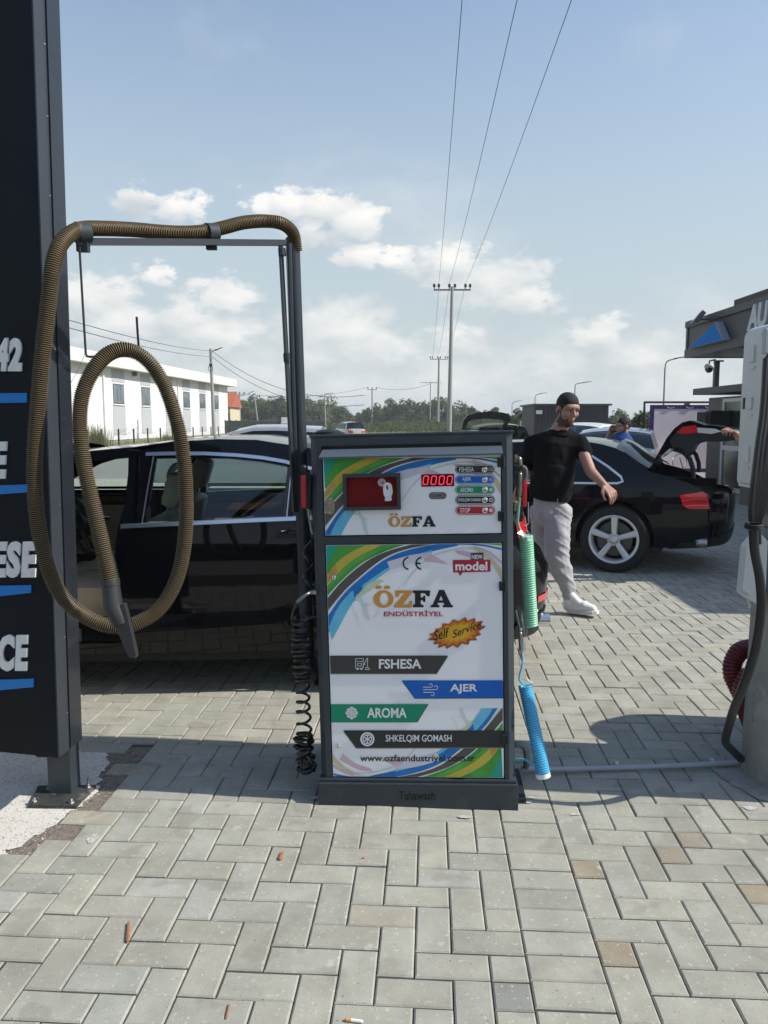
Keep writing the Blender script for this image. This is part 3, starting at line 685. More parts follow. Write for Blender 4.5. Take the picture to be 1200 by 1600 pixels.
# locks
M_chrome = mat('chrome', (.75,.75,.74), .15, metal=1); M_steel = mat('steel', (.45,.45,.44), .35, metal=1, var=.2, vscale=40)
def lock(px, py, parent):
    c = mq(px, py, -.002); m = MB(); m.lathe([(.0085,0),(.0085,.004),(.006,.006)], c, (0,-1,0), 16); m.box((c.x-.001, -.0095, c.z-.004), (c.x+.001, -.0078, c.z+.004), mi=1); mpart(m, 'lock', [M_chrome, M_black], parent, smooth=True)
lock(521.5, 902, lo); lock(528, 1165, lo)
# upper door fittings: coin plate, window frame, glass with hand sign, digits, pills
def rr(x0, y0, x1, y1, r, n=7):
    o = []
    for cx_, cy_, a0 in ((x1-r, y1-r, 0), (x0+r, y1-r, 90), (x0+r, y0+r, 180), (x1-r, y0+r, 270)):
        o += [(cx_+r*math.cos(rad(a0+90*k/n)), cy_+r*math.sin(rad(a0+90*k/n))) for k in range(n+1)]
    return o
m = MB(); pl = rr(508.5, 776.5, 523, 804, 7); m.prism([(mq(a, b_).x, mq(a, b_).z) for a, b_ in pl], 'y', -.0042, -.002)
plate = mpart(m, 'lock_plate', mat('dull_brass', (.30,.26,.20), .45, metal=.6, var=.4, vscale=90), up)
for yy in (779, 800): m = MB(); m.lathe([(.0045,0),(.003,.003)], mq(515.5, yy, -.0042), (0,-1,0), 10); mpart(m, 'screw', M_chrome, up, smooth=True)
q = [mq(536.5, 740.5), mq(626, 739), mq(626.5, 795.5), mq(538, 796.5)]
x0, x1 = (q[0].x+q[3].x)/2, (q[1].x+q[2].x)/2; z1, z0 = (q[0].z+q[1].z)/2, (q[2].z+q[3].z)/2; t_ = .0125
m = MB()
for (a, b_, c_, d_) in ((x0, z0, x1, z0+t_), (x0, z1-t_, x1, z1), (x0, z0+t_, x0+t_, z1-t_), (x1-t_, z0+t_, x1, z1-t_)): m.box((a, -.026, b_), (c_, -.002, d_))
mpart(m, 'window_frame', mat('window_frame', (.045,.045,.05), .35), up)
M_red = mat('red_window', (.07,.001,.002), .3, col2=(.22,.004,.007), vscale=14, coat=.1, spec=.2, stretch=(1,1,.5))
m = MB(); m.box((x0+t_, -.010, z0+t_), (x1-t_, -.004, z1-t_)); mpart(m, 'red_pane', M_red, up)
fw = lambda a, b_: mq(a, b_, -.0106); fw2 = lambda a, b_: mq(a, b_, -.0110)
m = MB(); hand = [(602,755),(606,753.5),(611.5,757),(613,763),(613.5,770),(611.5,776),(611.8,782),(601.5,782.5),(602,777.5),(599.5,773),(598.6,762),(600,757)]
flat(m, cr(hand+[hand[0]], 3)[:-1], fw, 0); flat(m, cr([(603.3,758.5),(605,758),(606.6,762),(605.6,766),(603.8,763)]+[(603.3,758.5)], 3)[:-1], fw2, 1)
flat(m, ellp(596.5, 753.8, 6, 6, 22), fw, 0, holes=[ellp(596.5, 753.8, 5.1, 5.1, 22)]); flat(m, ellp(596.5, 753.8, 4.2, 4.2, 22), fw, 0, holes=[ellp(596.5, 753.8, 3.3, 3.3, 20)]); flat(m, arc(596.5, 753.8, 1.2, 2.2, 60, 330, 10), fw, 0)
mpart(m, 'coin_hand_sign', [mat('sign_white', (.8,.8,.8), .4), mat('sign_dark', (.06,.004,.006), .4)], up)
m = MB(); a, b_ = mq(658.3, 741.3), mq(709.5, 759.3); m.box((a.x, -.005, b_.z), (b_.x, -.002, a.z)); disp = mpart(m, 'digit_display', mat('display_back', (.018,.002,.003), .2, coat=.5), up)
fd = lambda a, b_: mq(a, b_, -.0058); m = MB()
for k in range(4):
    cx_ = 665.2+12.45*k; cy_ = 750.4-.05*k; w_, h_ = 3.7, 6.4; sk = lambda a, b_: (cx_+a-b_*.13, cy_+b_)
    for (p0, p1) in (((-w_+.9,-h_),(w_-.9,-h_)), ((-w_+.9,h_),(w_-.9,h_)), ((-w_,-h_+.9),(-w_,-.6)), ((-w_,.6),(-w_,h_-.9)), ((w_,-h_+.9),(w_,-.6)), ((w_,.6),(w_,h_-.9))): line(m, [sk(*p0), sk(*p1)], 1.45, fd, 0)
mpart(m, 'digits', mat('led_red', (.6,.01,.03), .4, emit=(1,.03,.08), estr=.9), up)
def pill(cx_, cy_, w_, h_, c, txt, tb, bx, edge=(.1,.1,.1), iconk=None):
    m = MB(); o = rr(cx_-w_/2, cy_-h_/2, cx_+w_/2, cy_+h_/2, h_/2-.01); i_ = rr(cx_-w_/2+1.0, cy_-h_/2+1.0, cx_+w_/2-1.0, cy_+h_/2-1.0, h_/2-1.01); j_ = rr(cx_-w_/2+1.7, cy_-h_/2+1.7, cx_+w_/2-1.7, cy_+h_/2-1.7, h_/2-1.71)
    flat(m, o, f42, 0); flat(m, i_, lambda a, b_: mq(a, b_, -.0044), 1); flat(m, j_, f46, 0); text_on(m, txt, tb, f50, bold=.01, mi=1)
    if iconk is not None:
        x, y = bx+9.6, cy_
        if iconk == 0: line(m, [(x-2.5,y-2),(x+1,y-2),(x+1,y+2),(x-2.5,y+2),(x-2.5,y-2)], .5, f50, 1); line(m, [(x+2,y+2),(x+3.2,y-2)], .5, f50, 1)
        if iconk == 1:
            for d in (-1.6, 0, 1.6): line(m, [(x-2.6,y+d),(x+2.2,y+d)], .5, f50, 1)
        if iconk == 2: flat(m, [(x,y-3.2),(x+3.2,y),(x,y+3.2),(x-3.2,y)], f50, 1, holes=[[(x,y-1.4),(x+1.4,y),(x,y+1.4),(x-1.4,y)]])
        if iconk >= 3: flat(m, ellp(x, y, 2.9, 2.9, 16), f50, 1, holes=[ellp(x, y, 1.8, 1.8, 14)] if iconk == 3 else [])
        if iconk == 4: line(m, [(x-1.6,y),(x+1.6,y)], .9, lambda a, b_: mq(a, b_, -.0053), 0)
    p = mpart(m, 'button_label', [mat('pill_'+txt, c, .4), INK['white']], up)
    if bx and txt:
        k = MB(); k.lathe([(.0104,0),(.0104,.003),(.0085,.0045),(.0085,.006),(.0072,.0068),(.0,.0062)], mq(bx, cy_, -.004), (0,-1,0), 18, cap=False); mpart(k, 'push_button', M_chrome if bx > 700 else M_steel, up, smooth=True)
pill(742, 733.3, 62, 14.2, (.03,.03,.032), 'FSHESA', (717.5,730,740.5,737), 757, iconk=0)
pill(742, 749.3, 62, 14.2, (.0,.11,.47), 'AJER', (722,745.8,736,752.8), 757.2, iconk=1)
pill(742.2, 765.2, 62, 14.2, (.0,.25,.12), 'AROMA', (719,762,740,768.8), 757.4, iconk=2)
pill(742.4, 781.2, 62, 14.2, (.02,.02,.022), 'SHKELQIM GOMASH', (715.5,778.6,751.5,784), 757.4, iconk=3)
pill(742.6, 797.3, 62, 14.2, (.42,.015,.035), 'STOP', (719,794,734.5,801), 757.6, iconk=4)
m = MB(); flat(m, rr(670.5,769.3,697.5,779.6,5.1), f42, 0); flat(m, rr(671.6,770.4,696.4,778.5,4.0), lambda a, b_: mq(a, b_, -.0044), 1); text_on(m, 'KULLANIM', (673.5,772.3,689,776.6), f50, bold=.02, mi=0); flat(m, ellp(692.4,774.4,3,3,14), f50, 0, holes=[ellp(692.4,774.4,2.2,2.2,14)])
mpart(m, 'small_label', [mat('pill_grey_edge', (.03,.03,.03), .4), mat('pill_grey', (.22,.22,.22), .4)], up)
# hinges
for (px, py, h) in ((782, 722, 15), (783, 806, 15), (785, 915, 14), (789, 1153, 14)):
    a = mq(px-5.5, py-h/2); b_ = mq(px+7, py+h/2); m = MB(); m.box((a.x, -.014, b_.z), (b_.x, -.0025, a.z), bev=.002); m.lathe([(.005,0),(.005,a.z-b_.z)], ((a.x+b_.x)/2+.008, -.014, b_.z), (0,0,1), 10)
    mpart(m, 'hinge', M_frame3)
# knob behind the left top corner, brackets on the left flank, foot flanges
m = MB(); c = mq(492, 678, .16); m.lathe([(.0,.0),(.055,.0),(.055,.010),(.04,.018),(.0,.022)], (xl+.04, .2, zt+.012), (0,0,1), 24, cap=False); mpart(m, 'vent_cap', M_frame3, smooth=True)
for zz in (zt-.03, zt-.09, zt-.165, zt-.245):
    m = MB(); m.box((xl-.010, .10, zz-.014), (xl-.001, .13, zz+.014)); m.lathe([(.004,0),(.004,.004)], (xl-.010, .115, zz), (-1,0,0), 8); mpart(m, 'side_bracket', M_steel)
m = MB(); m.box((px1-.002, .03, -.012), (px1+.035, .30, .010)); mpart(m, 'foot_flange', M_frame3)
# ================================================================== CARS
M_paint = mat('black_paint', (.0018,.0022,.0034), .25, coat=.62, spec=.05, var=.1)
M_navy = mat('dark_blue_paint', (.0022,.003,.0055), .25, coat=.5, spec=.1)
M_whitep = mat('white_paint', (.62,.63,.64), .25, coat=1.0)
M_rubber = mat('tyre_rubber', (.014,.014,.014), .75, bump=.2, bscale=80)
M_alloy = mat('alloy', (.62,.63,.64), .3, metal=.35)
M_plast = mat('black_plastic', (.012,.012,.013), .5)
M_trim = mat('chrome_trim', (.80,.83,.88), .28, metal=1)
M_glass = glass_mat('car_glass', (.76,.86,.82), .01)
M_glassd = glass_mat('car_glass_dark', (.12,.16,.16), .0, .02, .72)
M_redl = mat('tail_red', (.62,.012,.022), .15, coat=1)
M_beige = mat('beige_leather', (.55,.43,.29), .6, var=.12, bump=.1)
M_taupe = mat('taupe_leather', (.40,.37,.29), .55, var=.15, bump=.1)
M_wood = mat('walnut', (.10,.045,.02), .25, col2=(.18,.09,.04), vscale=30, coat=.7, stretch=(1,6,6))
M_inter = mat('car_interior', (.020,.021,.022), .8)
def rear_step(z, x, a, z0=.70, d=.12):
    t = max(0., min(1., (z-z0+.03)/.09)); u = max(0., min(1., (x-a+.45)/.4)); return d*t*t*(3-2*t)*u
class Body:
    """car shell surface: s runs round the plan outline, z up; local x = rearward, near side at -y"""
    def __init__(s, a, b, n, inset, M):
        s.M = M; s.Mi = M.inverted(); s.a, s.b, s.inset = a, b, inset
        T = np.linspace(-math.pi/2, math.pi*1.5, 4001); c, q = np.cos(T), np.sin(T)
        x = a*np.sign(c)*np.abs(c)**(2/n); y = b*np.sign(q)*np.abs(q)**(2/n)
        d = np.concatenate([[0], np.cumsum(np.hypot(np.diff(x), np.diff(y)))]); s.S, s.X, s.Y, s.L = d, x, y, d[-1]
    def pl(s, t):
        t = t % s.L; x = np.interp(t, s.S, s.X); y = np.interp(t, s.S, s.Y); e = .02
        x1, y1 = np.interp((t+e) % s.L, s.S, s.X), np.interp((t+e) % s.L, s.S, s.Y); x0, y0 = np.interp((t-e) % s.L, s.S, s.X), np.interp((t-e) % s.L, s.S, s.Y)
        l = math.hypot(x1-x0, y1-y0) or 1; return float(x), float(y), (y1-y0)/l, -(x1-x0)/l      # outward normal
    def q(s, t, z, off=0.0):
        x, y, nx, ny = s.pl(t); k = off-s.inset(z, x); return Vector((x+nx*k, y+ny*k, z))
    def mir(s, t, z, off=0.0):
        v = s.q(t, z, off); return Vector((v.x, -v.y, v.z))
    def px(s, px, py, off=0.0, t0=None):
        """pixel -> (s,z) on the near side"""
        t, z = (s.t_guess if t0 is None else t0), .8
        def F(t, z): u = proj(s.M@s.q(t, z, off)); return Vector((u[0]-px, u[1]-py))
        for _ in range(25):
            f = F(t, z); fa = (F(t+1e-3, z)-f)/1e-3; fb = (F(t, z+1e-3)-f)/1e-3; det = fa.x*fb.y-fa.y*fb.x
            if abs(det) < 1e-6: break
            dt = (-f.x*fb.y+f.y*fb.x)/det; dz = (-fa.x*f.y+fa.y*f.x)/det; t += max(-.3, min(.3, dt)); z += max(-.2, min(.2, dz))
        return (t, z)
    t_guess = 0.0
    def poly(s, pts, off=0.0, t0=None): return [s.px(a, b_, off, t0) for a, b_ in pts]
def inset_fn(belt, tumble, sill=.28):
    def f(z, x):
        k = 0.0
        if z < sill+.16: k += .075*((sill+.16-z)/.3)**1.6
        if z < .62: k += .012*(.62-z)/.3
        if z > .66: k += .035*((z-.66)/max(.05, belt-.66))**1.8 if z < belt else .035+(z-belt)*tumble+.22*max(0, z-belt-.30)**1.4
        return max(0, k)
    return f
def skin(B, name, poly, material, root, off=0.0, step=.09, holes=(), both=True, thick=0.0, far_only=False):
    o = []
    for side in ((0, 1) if both else ((1,) if far_only else (0,))):
        f = (lambda u, v: B.q(u, v, off)) if side == 0 else (lambda u, v: B.mir(u, v, off))
        m = MB(); m.tri2d(poly, f, None, step, holes)
        if side == 1: m.f = [tuple(reversed(q)) for q in m.f]
        if thick:    # turned-in rim so the sheet reads as a solid piece
            for loop in [poly]+list(holes):
                pts = []
                for i in range(len(loop)):
                    a, b_ = Vector(loop[i-1]), Vector(loop[i]); k = max(1, int((b_-a).length/.12)); pts += [a.lerp(b_, j/k) for j in range(k)]
                g_ = (lambda u, v: B.q(u, v, off-thick)) if side == 0 else (lambda u, v: B.mir(u, v, off-thick)); n = len(pts)
                m.add([f(p.x, p.y) for p in pts]+[g_(p.x, p.y) for p in pts], [(i, (i+1) % n, (i+1) % n+n, i+n) for i in range(n)])
        o.append(m.build(name, material, root, M=1, smooth=True, sharp=40))
    return o
def top_loft(B, name, prof, crown, material, root, nx=13, off=0.0, shrink=0.0, drop=0.0):
    """prof: list of (s,z) edge points; spans the car at each"""
    m = MB(); n = len(prof)
    for (t, z) in prof:
        a = B.q(t, z, off); W = abs(a.y)-shrink; 
        for k in range(nx):
            u = -1+2*k/(nx-1); m.v.append((a.x, W*u, z-drop+crown*(1-u*u)+.25*crown*(1-u**4)))
    for i in range(n-1):
        for k in range(nx-1): m.f.append((i*nx+k, (i+1)*nx+k, (i+1)*nx+k+1, i*nx+k+1)); m.m.append(0)
    return m.build(name, material, root, M=1, smooth=True, sharp=50)
def wheel(root, c, R_, rimR, w, spokes, style='wide', side=-1):
    """c: outer face centre (local)"""
    x, y, z = c; ax = (0, side, 0)
    t = MB(); t.lathe([(rimR,-w),(R_-.02,-w),(R_,-w*.85),(R_+.001,-w*.5),(R_,-w*.15),(R_-.02,-.004),(R_-.045,.004),(rimR+.01,.0),(rimR,-.01)], c, ax, 40, cap=False)
    for k in range(40):
        pass
    wh = t.build('wheel', M_rubber, root, M=1, smooth=True)
    r = MB(); r.lathe([(rimR-.012,-w*.9),(rimR-.03,-w*.6),(rimR-.02,-.02),(rimR+.004,.002),(rimR-.004,.006),(rimR-.018,-.002),(rimR-.028,-.03),(rimR-.030,-.10)], c, ax, 40, cap=False)
    r.lathe([(.0,-.004),(.026,-.004),(.030,-.010),(.052,-.022),(.05,-.05)], c, ax, 20, cap=False)
    for k in range(spokes):
        a = 2*math.pi*k/spokes+math.pi/2; d = Vector((math.cos(a), 0, math.sin(a))); n_ = Vector((-math.sin(a), 0, math.cos(a))); C = Vector(c); Y = Vector(ax)
        r0, r1 = .045, rimR-.012; w0, w1 = (.022, .031) if style == 'wide' else (.018, .024)
        def pt(rr, ww, yy): return C+d*rr+n_*ww+Y*yy
        vs = [pt(r0,-w0,-.022), pt(r0,w0,-.022), pt(r1,w1,-.008), pt(r1,-w1,-.008), pt(r0,-w0*.45,-.012), pt(r0,w0*.45,-.012), pt(r1,w1*.5,.0), pt(r1,-w1*.5,.0), pt(r0,-w0*1.1,-.06), pt(r0,w0*1.1,-.06), pt(r1,w1*1.1,-.045), pt(r1,-w1*1.1,-.045)]
        r.add(vs, [(4,5,6,7),(0,4,7,3),(5,1,2,6),(8,0,3,11),(1,9,10,2),(9,8,11,10)])
        b_ = C+Vector((math.cos(a+math.pi/spokes), 0, math.sin(a+math.pi/spokes)))*.055; r.lathe([(.009,-.018),(.009,-.006),(.0,-.005)], b_, ax, 8, cap=False)
    r.build('rim', M_alloy, wh, M=1, smooth=True)
    dsk = MB(); dsk.lathe([(.08,-.07),(rimR*.72,-.07),(rimR*.72,-.09),(.0,-.09)], c, ax, 30, cap=False); dsk.build('brake_disc', mat('brake_disc', (.10,.10,.10), .45, metal=.8), wh, M=1, smooth=True)
    dk = MB(); dk.lathe([(.0,-w*.95),(rimR,-w*.95)], c, ax, 24, cap=False); dk.build('wheel_back', M_plast, wh, M=1)
    return wh
def circ_cut(cx, cz, r, z_low, n=18, a0=None):
    """arch points from right foot to left foot (s,z)"""
    a0 = math.asin(max(-1, min(1, (z_low-cz)/r))); return [(cx+r*math.cos(a0+(math.pi-2*a0)*k/n), cz+r*math.sin(a0+(math.pi-2*a0)*k/n)) for k in range(n+1)]
def liner(root, cx, sd, cz, y, r):
    m = MB(); A = [rad(-12+204*k/20) for k in range(21)]
    m.v = [(cx+r*math.cos(a), sd*yy, cz+r*math.sin(a)) for yy in (y, y-.30) for a in A]; n = 21
    m.f = [(i, i+1, n+i+1, n+i) for i in range(20)]+[tuple(range(n, 2*n))]; m.m = [0]*len(m.f); m.build('wheel_liner', M_plast, root, M=1)
# ---------------------------------------------------------------- the black saloon behind the machine (front door open)
BW = Matrix.Translation((-1.52, 4.82, 0))@Matrix.Rotation(rad(3.2), 4, 'Z')
_bi = inset_fn(.93, .42)
bB = Body(2.50, .95, 4.4, lambda z, x: _bi(z, x)+rear_step(z, x, 2.5), BW); bB.t_guess = 0.3
# the plan table starts at the middle of the near side, s grows rearward
saloon = thing('parked_saloon', 'large glossy black saloon with its front door open, right behind the machine', 'car', M=BW)
P = lambda pts: bB.poly(pts)
belt_l, belt_r = bB.px(190, 822), bB.px(480, 809)
slope = (belt_r[1]-belt_l[1])/(belt_r[0]-belt_l[0])
belt = lambda t: belt_l[1]+(t-belt_l[0])*slope
rf = [bB.px(x, y) for x, y in ((128, 712), (150, 702), (200, 692), (270, 687), (340, 685.5), (400, 686), (450, 690), (480, 697))]
zr0 = rf[4][1]
# roof rail edge s,z; windscreen forward, backlight rearward
roofedge = [(-2.42,.62),(-2.2,.80),(-1.7,.90),(-1.15,.97)]
A0 = -1.15
edge_top = [(-.93,.985),(-.73,1.10),(-.55,1.20),(-.37,1.265)]+[(rf[2][0], zr0-.045), (rf[3][0], zr0-.012), (rf[4][0], zr0), (rf[5][0], zr0-.004), (rf[6][0], zr0-.03)]
edge_top = sorted([p for p in edge_top], key=lambda p: p[0])
tR = edge_top[-1][0]
rear_edge = [(tR+.35, zr0-.13), (tR+.75, zr0-.27), (tR+1.0, 1.03), (tR+1.25, 1.00)]
rear_edge = [p for p in rear_edge if p[0] < 2.1]
deck = [(2.15, .985), (2.30, .965)]
# side pieces
sill = .25
wr = (1.53+.02, .335); wf = (-1.62, .335)       # wheel centres s,z
rd = P([(213,826),(196,872),(187,905),(190,950),(205,1000),(214,1034)])         # front shut line of the rear door, from px
dR = P([(486,809),(486,850),(478,905),(466,935),(448,975),(432,1000),(425,1030)])  # rear shut line
tb0 = rd[0][0]; tb1 = dR[0][0]
low = sill+.02
def shift(pts, d): return [(a+d, b_) for a, b_ in pts]
arcR = circ_cut(wr[0], wr[1], .385, low); arcF = circ_cut(wf[0], wf[1], .385, low)
# rear door outer skin
door_poly = [(tb0, belt(tb0)-.004)]+rd[1:]+[(rd[-1][0]+.03, low+.02)]+[(arcR[-1][0]-.02, low+.02)]
dr2 = [p for p in dR if p[1] > low+.06]
door_poly += list(reversed(dr2[1:]))+[(dr2[0][0], belt(dr2[0][0])-.004)]
skin(bB, 'rear_door', door_poly, M_paint, saloon, thick=.02, step=.10)
# sill strip and rear quarter
skin(bB, 'sill', [(wf[0]+.41, sill-.03), (arcR[-1][0]-.03, sill-.03), (arcR[-1][0]-.03, low+.012), (wf[0]+.41, low+.012)], M_paint, saloon, off=-.03, thick=.05)
qd = 0.008
LH = bB.L/4  # s at the rear centre line
quarter = [(dr2[0][0]+qd, belt(dr2[0][0]))]+[(p[0]+qd, p[1]) for p in dr2[1:]]+[(arcR[-1][0]-.005, low+.02)]+list(reversed(arcR))+[(wr[0]+.42, sill)]+[(LH, sill+.02), (LH, .93)]+[(2.15, .975), (2.0, .99), (tR+1.05, 1.03)]+[(tR+.75, zr0-.27), (tR+.35, zr0-.13), (tR+.02, zr0-.035)]
c_win = P([(455,718),(487,724),(487,806),(461,808)])
qwin = [(tR+.03, belt(tR)+.03), (tR+.30, belt(tR)+.04), (tR+.32, zr0-.19), (tR+.06, zr0-.10)]
skin(bB, 'rear_quarter', quarter, M_paint, saloon, thick=.02, step=.10, holes=[])
# front part
front = [(-LH, sill+.02), (wf[0]-.42, sill)]+list(reversed(circ_cut(wf[0], wf[1], .385, low)))[0:]
arcF2 = list(reversed(arcF))
fpoly = [(-LH, sill+.02), (arcF2[0][0]-.03, sill)]+arcF2+[(wf[0]+.43, low), (wf[0]+.43, .95), (-1.2, .95), (-1.7, .88), (-2.2, .78), (-LH, .60)]
skin(bB, 'front_wing', fpoly, M_paint, saloon, thick=.02, step=.12)
# window line: B pillar, door frames, glass, chrome
g_in = [(228,716),(222,814)]
W1 = P([(244,717),(300,716),(360,717),(410,722),(447,729),(454,732),(443,808),(335,812),(228,817)])
W2 = P([(462,735),(486,742),(486,806),(458,807)])
frame_out = [(tb0, belt(tb0)+.004), (dr2[0][0]-.0, belt(dr2[0][0])+.004), (dr2[0][0]+.0, zr0-.055)]
topf = [(p[0], p[1]-.004) for p in edge_top if p[0] > bB.px(236,705)[0]]
fp = [(tb0+.0, belt(tb0)+.004)]+[(dr2[0][0], belt(dr2[0][0])+.004)]+[(dr2[0][0], min(zr0-.05, topf[-1][1]))]+list(reversed([p for p in topf if p[0] < dr2[0][0]-.03]))+[bB.px(219,705), ]
ok_hole = True
near_fr = skin(bB, 'door_frame', fp, M_paint, saloon, thick=.03, step=.10, holes=[W1, W2])
# pillar in front of the door frame
bp = [bB.px(213,826), bB.px(219,705), bB.px(206,702), bB.px(192,740), bB.px(176,800), bB.px(172,840), bB.px(183,905)]
skin(bB, 'centre_pillar', [(a, b_) for a, b_ in [bB.px(212,826), bB.px(218,704), bB.px(200,703), bB.px(199,742), bB.px(193,790), bB.px(182,826), bB.px(178,870), bB.px(186,905), bB.px(195,872)]], M_paint, saloon, off=-.012, thick=.05)
for nm, w_ in (('side_window', W1), ('quarter_window', W2)): skin(bB, nm, w_, M_glass, saloon, off=-.012, step=.12)
def strip(B, name, pts, w, off, material, root, t0=None, both=False):
    pts = [Vector(p) for p in pts]
    for sd in ((0, 1) if both else (0,)):
        m = MB(); k0 = 0
        for i, p in enumerate(pts):
            d = (pts[min(i+1, len(pts)-1)]-pts[max(i-1, 0)]).normalized(); n_ = Vector((-d.y, d.x))*w/2
            for q, oo in ((p+n_, off-.006), (p+n_*.8, off), (p-n_*.8, off), (p-n_, off-.006)):
                v = B.q(q.x, q.y, oo) if sd == 0 else B.mir(q.x, q.y, oo); m.v.append(tuple(v))
        for i in range(len(pts)-1):
            for j in range(3): m.f.append((k0+i*4+j, k0+i*4+j+1, k0+(i+1)*4+j+1, k0+(i+1)*4+j)); m.m.append(0)
        m.build(name, material, root, M=1, smooth=True)
strip(bB, 'chrome_strip', P([(189,822.5),(260,819),(335,815.5),(410,812),(486,809)]), .024, .008, M_trim, saloon, both=True)
strip(bB, 'chrome_strip', P([(228,709.5),(270,708.5),(320,708.5),(370,711),(410,715),(445,721),(462,726),(487,732)]), .021, .006, M_trim, saloon, both=True)
strip(bB, 'chrome_strip', P([(240,713),(234,745),(228,780),(222,817)]), .007, .004, M_trim, saloon)
strip(bB, 'window_seal', P([(454,730),(450,765),(445,809)]), .03, .003, M_plast, saloon)
strip(bB, 'chrome_strip', P([(455.5,731),(452,765),(448,808)]), .006, .005, M_trim, saloon)
# door handle
hd = P([(437,832),(487,830)]); m = MB(); hp = [bB.q(hd[0][0]+(hd[1][0]-hd[0][0])*k/8+.0, hd[0][1]+.0+.006*math.sin(k/8*3.14), .010+.022*math.sin(k/8*math.pi)) for k in range(9)]
m.tube(hp, [.005,.010,.012,.013,.013,.013,.012,.010,.006], 10); m.build('door_handle', M_paint, saloon, M=1, smooth=True)
strip(bB, 'handle_chrome', P([(440,829),(460,827),(487,826)]), .006, .028, M_trim, saloon)
strip(bB, 'handle_recess', P([(432,832),(487,832)]), .075, .0015, mat('recess', (.002,.002,.003), .4), saloon)
# crease lines along the lower door
strip(bB, 'lower_trim', P([(192,991),(300,984),(432,975)]), .010, .004, M_paint, saloon, both=True)
# roof, screens, bonnet, boot
ss = [p[0] for p in edge_top]
top_loft(bB, 'roof', [(p[0], p[1]-.002) for p in edge_top if p[0] > -.4], .010, M_paint, saloon, 17, off=-.012)
top_loft(bB, 'windscreen', [(-.93,.985),(-.73,1.09),(-.55,1.185),(-.38,1.25)], .05, M_glass, saloon, 13, shrink=.06)
top_loft(bB, 'bonnet', [(-LH*0+-2.42,.62),(-2.3,.74),(-2.1,.82),(-1.7,.89),(-.93,.97)], .06, M_paint, saloon, 13)
top_loft(bB, 'rear_screen', [(tR, zr0-.035), (tR+.35, zr0-.13), (tR+.75, zr0-.27), (tR+1.03, 1.035)], .05, M_glassd, saloon, 13, shrink=.05)
top_loft(bB, 'boot_lid', [(tR+1.0, 1.035), (2.0, .995), (2.15, .975), (2.38, .95)], .03, M_paint, saloon, 13)
# front roof rail over the open doorway
fr_edge = [(-.93,.985),(-.73,1.10),(-.55,1.20),(-.37,1.265)]+[p for p in edge_top if -.36 < p[0] <= tb0+.12]
rail = fr_edge+[(p[0]+.01, p[1]-.055) for p in reversed(fr_edge)]
skin(bB, 'roof_rail', rail, M_paint, saloon, thick=.04, off=-.006, step=.12)
m = MB(); 
for k in range(8):
    pass
ftop = [p for p in edge_top if p[0] < tb0]
ffr = [(-.95,.95)]+ftop+[(tb0, zr0-.03), (tb0, .95)]
fho = [(-.80,.97),(-.66,1.06),(-.50,1.14),(-.28,1.205),(tb0-.08, zr0-.12),(tb0-.05,.97)]
skin(bB, 'far_door_frame', ffr, M_paint, saloon, thick=.03, step=.12, holes=[fho], both=False, far_only=True)
skin(bB, 'far_door', [(wf[0]+.44, low), (tb0-.006, low), (tb0-.006, .945), (wf[0]+.44, .945)], M_paint, saloon, thick=.02, step=.12, both=False, far_only=True)
skin(bB, 'far_window', fho, M_glass, saloon, off=-.012, step=.15, both=False, far_only=True)
# floor pan, firewall, inner liner
m = MB(); m.box((-1.25,-.80,.16),(1.9,.80,.24)); m.box((-1.3,-.8,.2),(-1.15,.8,.9)); m.box((1.15,-.78,.2),(1.25,.78,.93)); m.build('floor_pan', M_inter, saloon, M=1)
for (cx, cz) in (wr, wf):
    for sd in (-1, 1):
        liner(saloon, cx, sd, cz, .90, .385)
        wheel(saloon, (cx, sd*.925, .335), .335, .25, .22, 10, 'thin', sd)
# the open front door, swung towards the camera (hidden mostly by the sign) with its inside seen
hx = -1.18; DM = Matrix.Translation((hx, -.93, 0))@Matrix.Rotation(rad(-64), 4, 'Z')
m = MB(); m.prism([(0,.30),(.95,.28),(1.02,.60),(1.0,.93),(0,.90)], 'y', -.02, .045, M=DM); fd_ = m.build('front_door', M_paint, saloon, M=1)
m = MB(); m.prism([(.05,.36),(.92,.34),(.97,.60),(.94,.88),(.05,.86)], 'y', .046, .075, M=DM); m.build('door_card', M_taupe, fd_, M=1)
m = MB()
for a, b_ in (((0,.90),(.45,1.30)), ((.45,1.30),(.88,1.32)), ((.88,1.32),(1.0,.93))): m.cap(DM@Vector((a[0], .01, a[1])), DM@Vector((b_[0], .01, b_[1])), .022)
m.build('window_frame', M_paint, fd_, M=1)
m = MB(); m.add([DM@Vector(v) for v in ((.03,.01,.92),(.98,.01,.93),(.87,.01,1.30),(.45,.01,1.28))], [(0,1,2,3)]); m.build('pane', M_glass, fd_, M=1)
# door opening: inner sill, pillars
m = MB(); m.box((-1.18,-.90,.24),(-.15,-.78,.34), bev=.01); m.build('inner_sill', M_taupe, saloon, M=1)
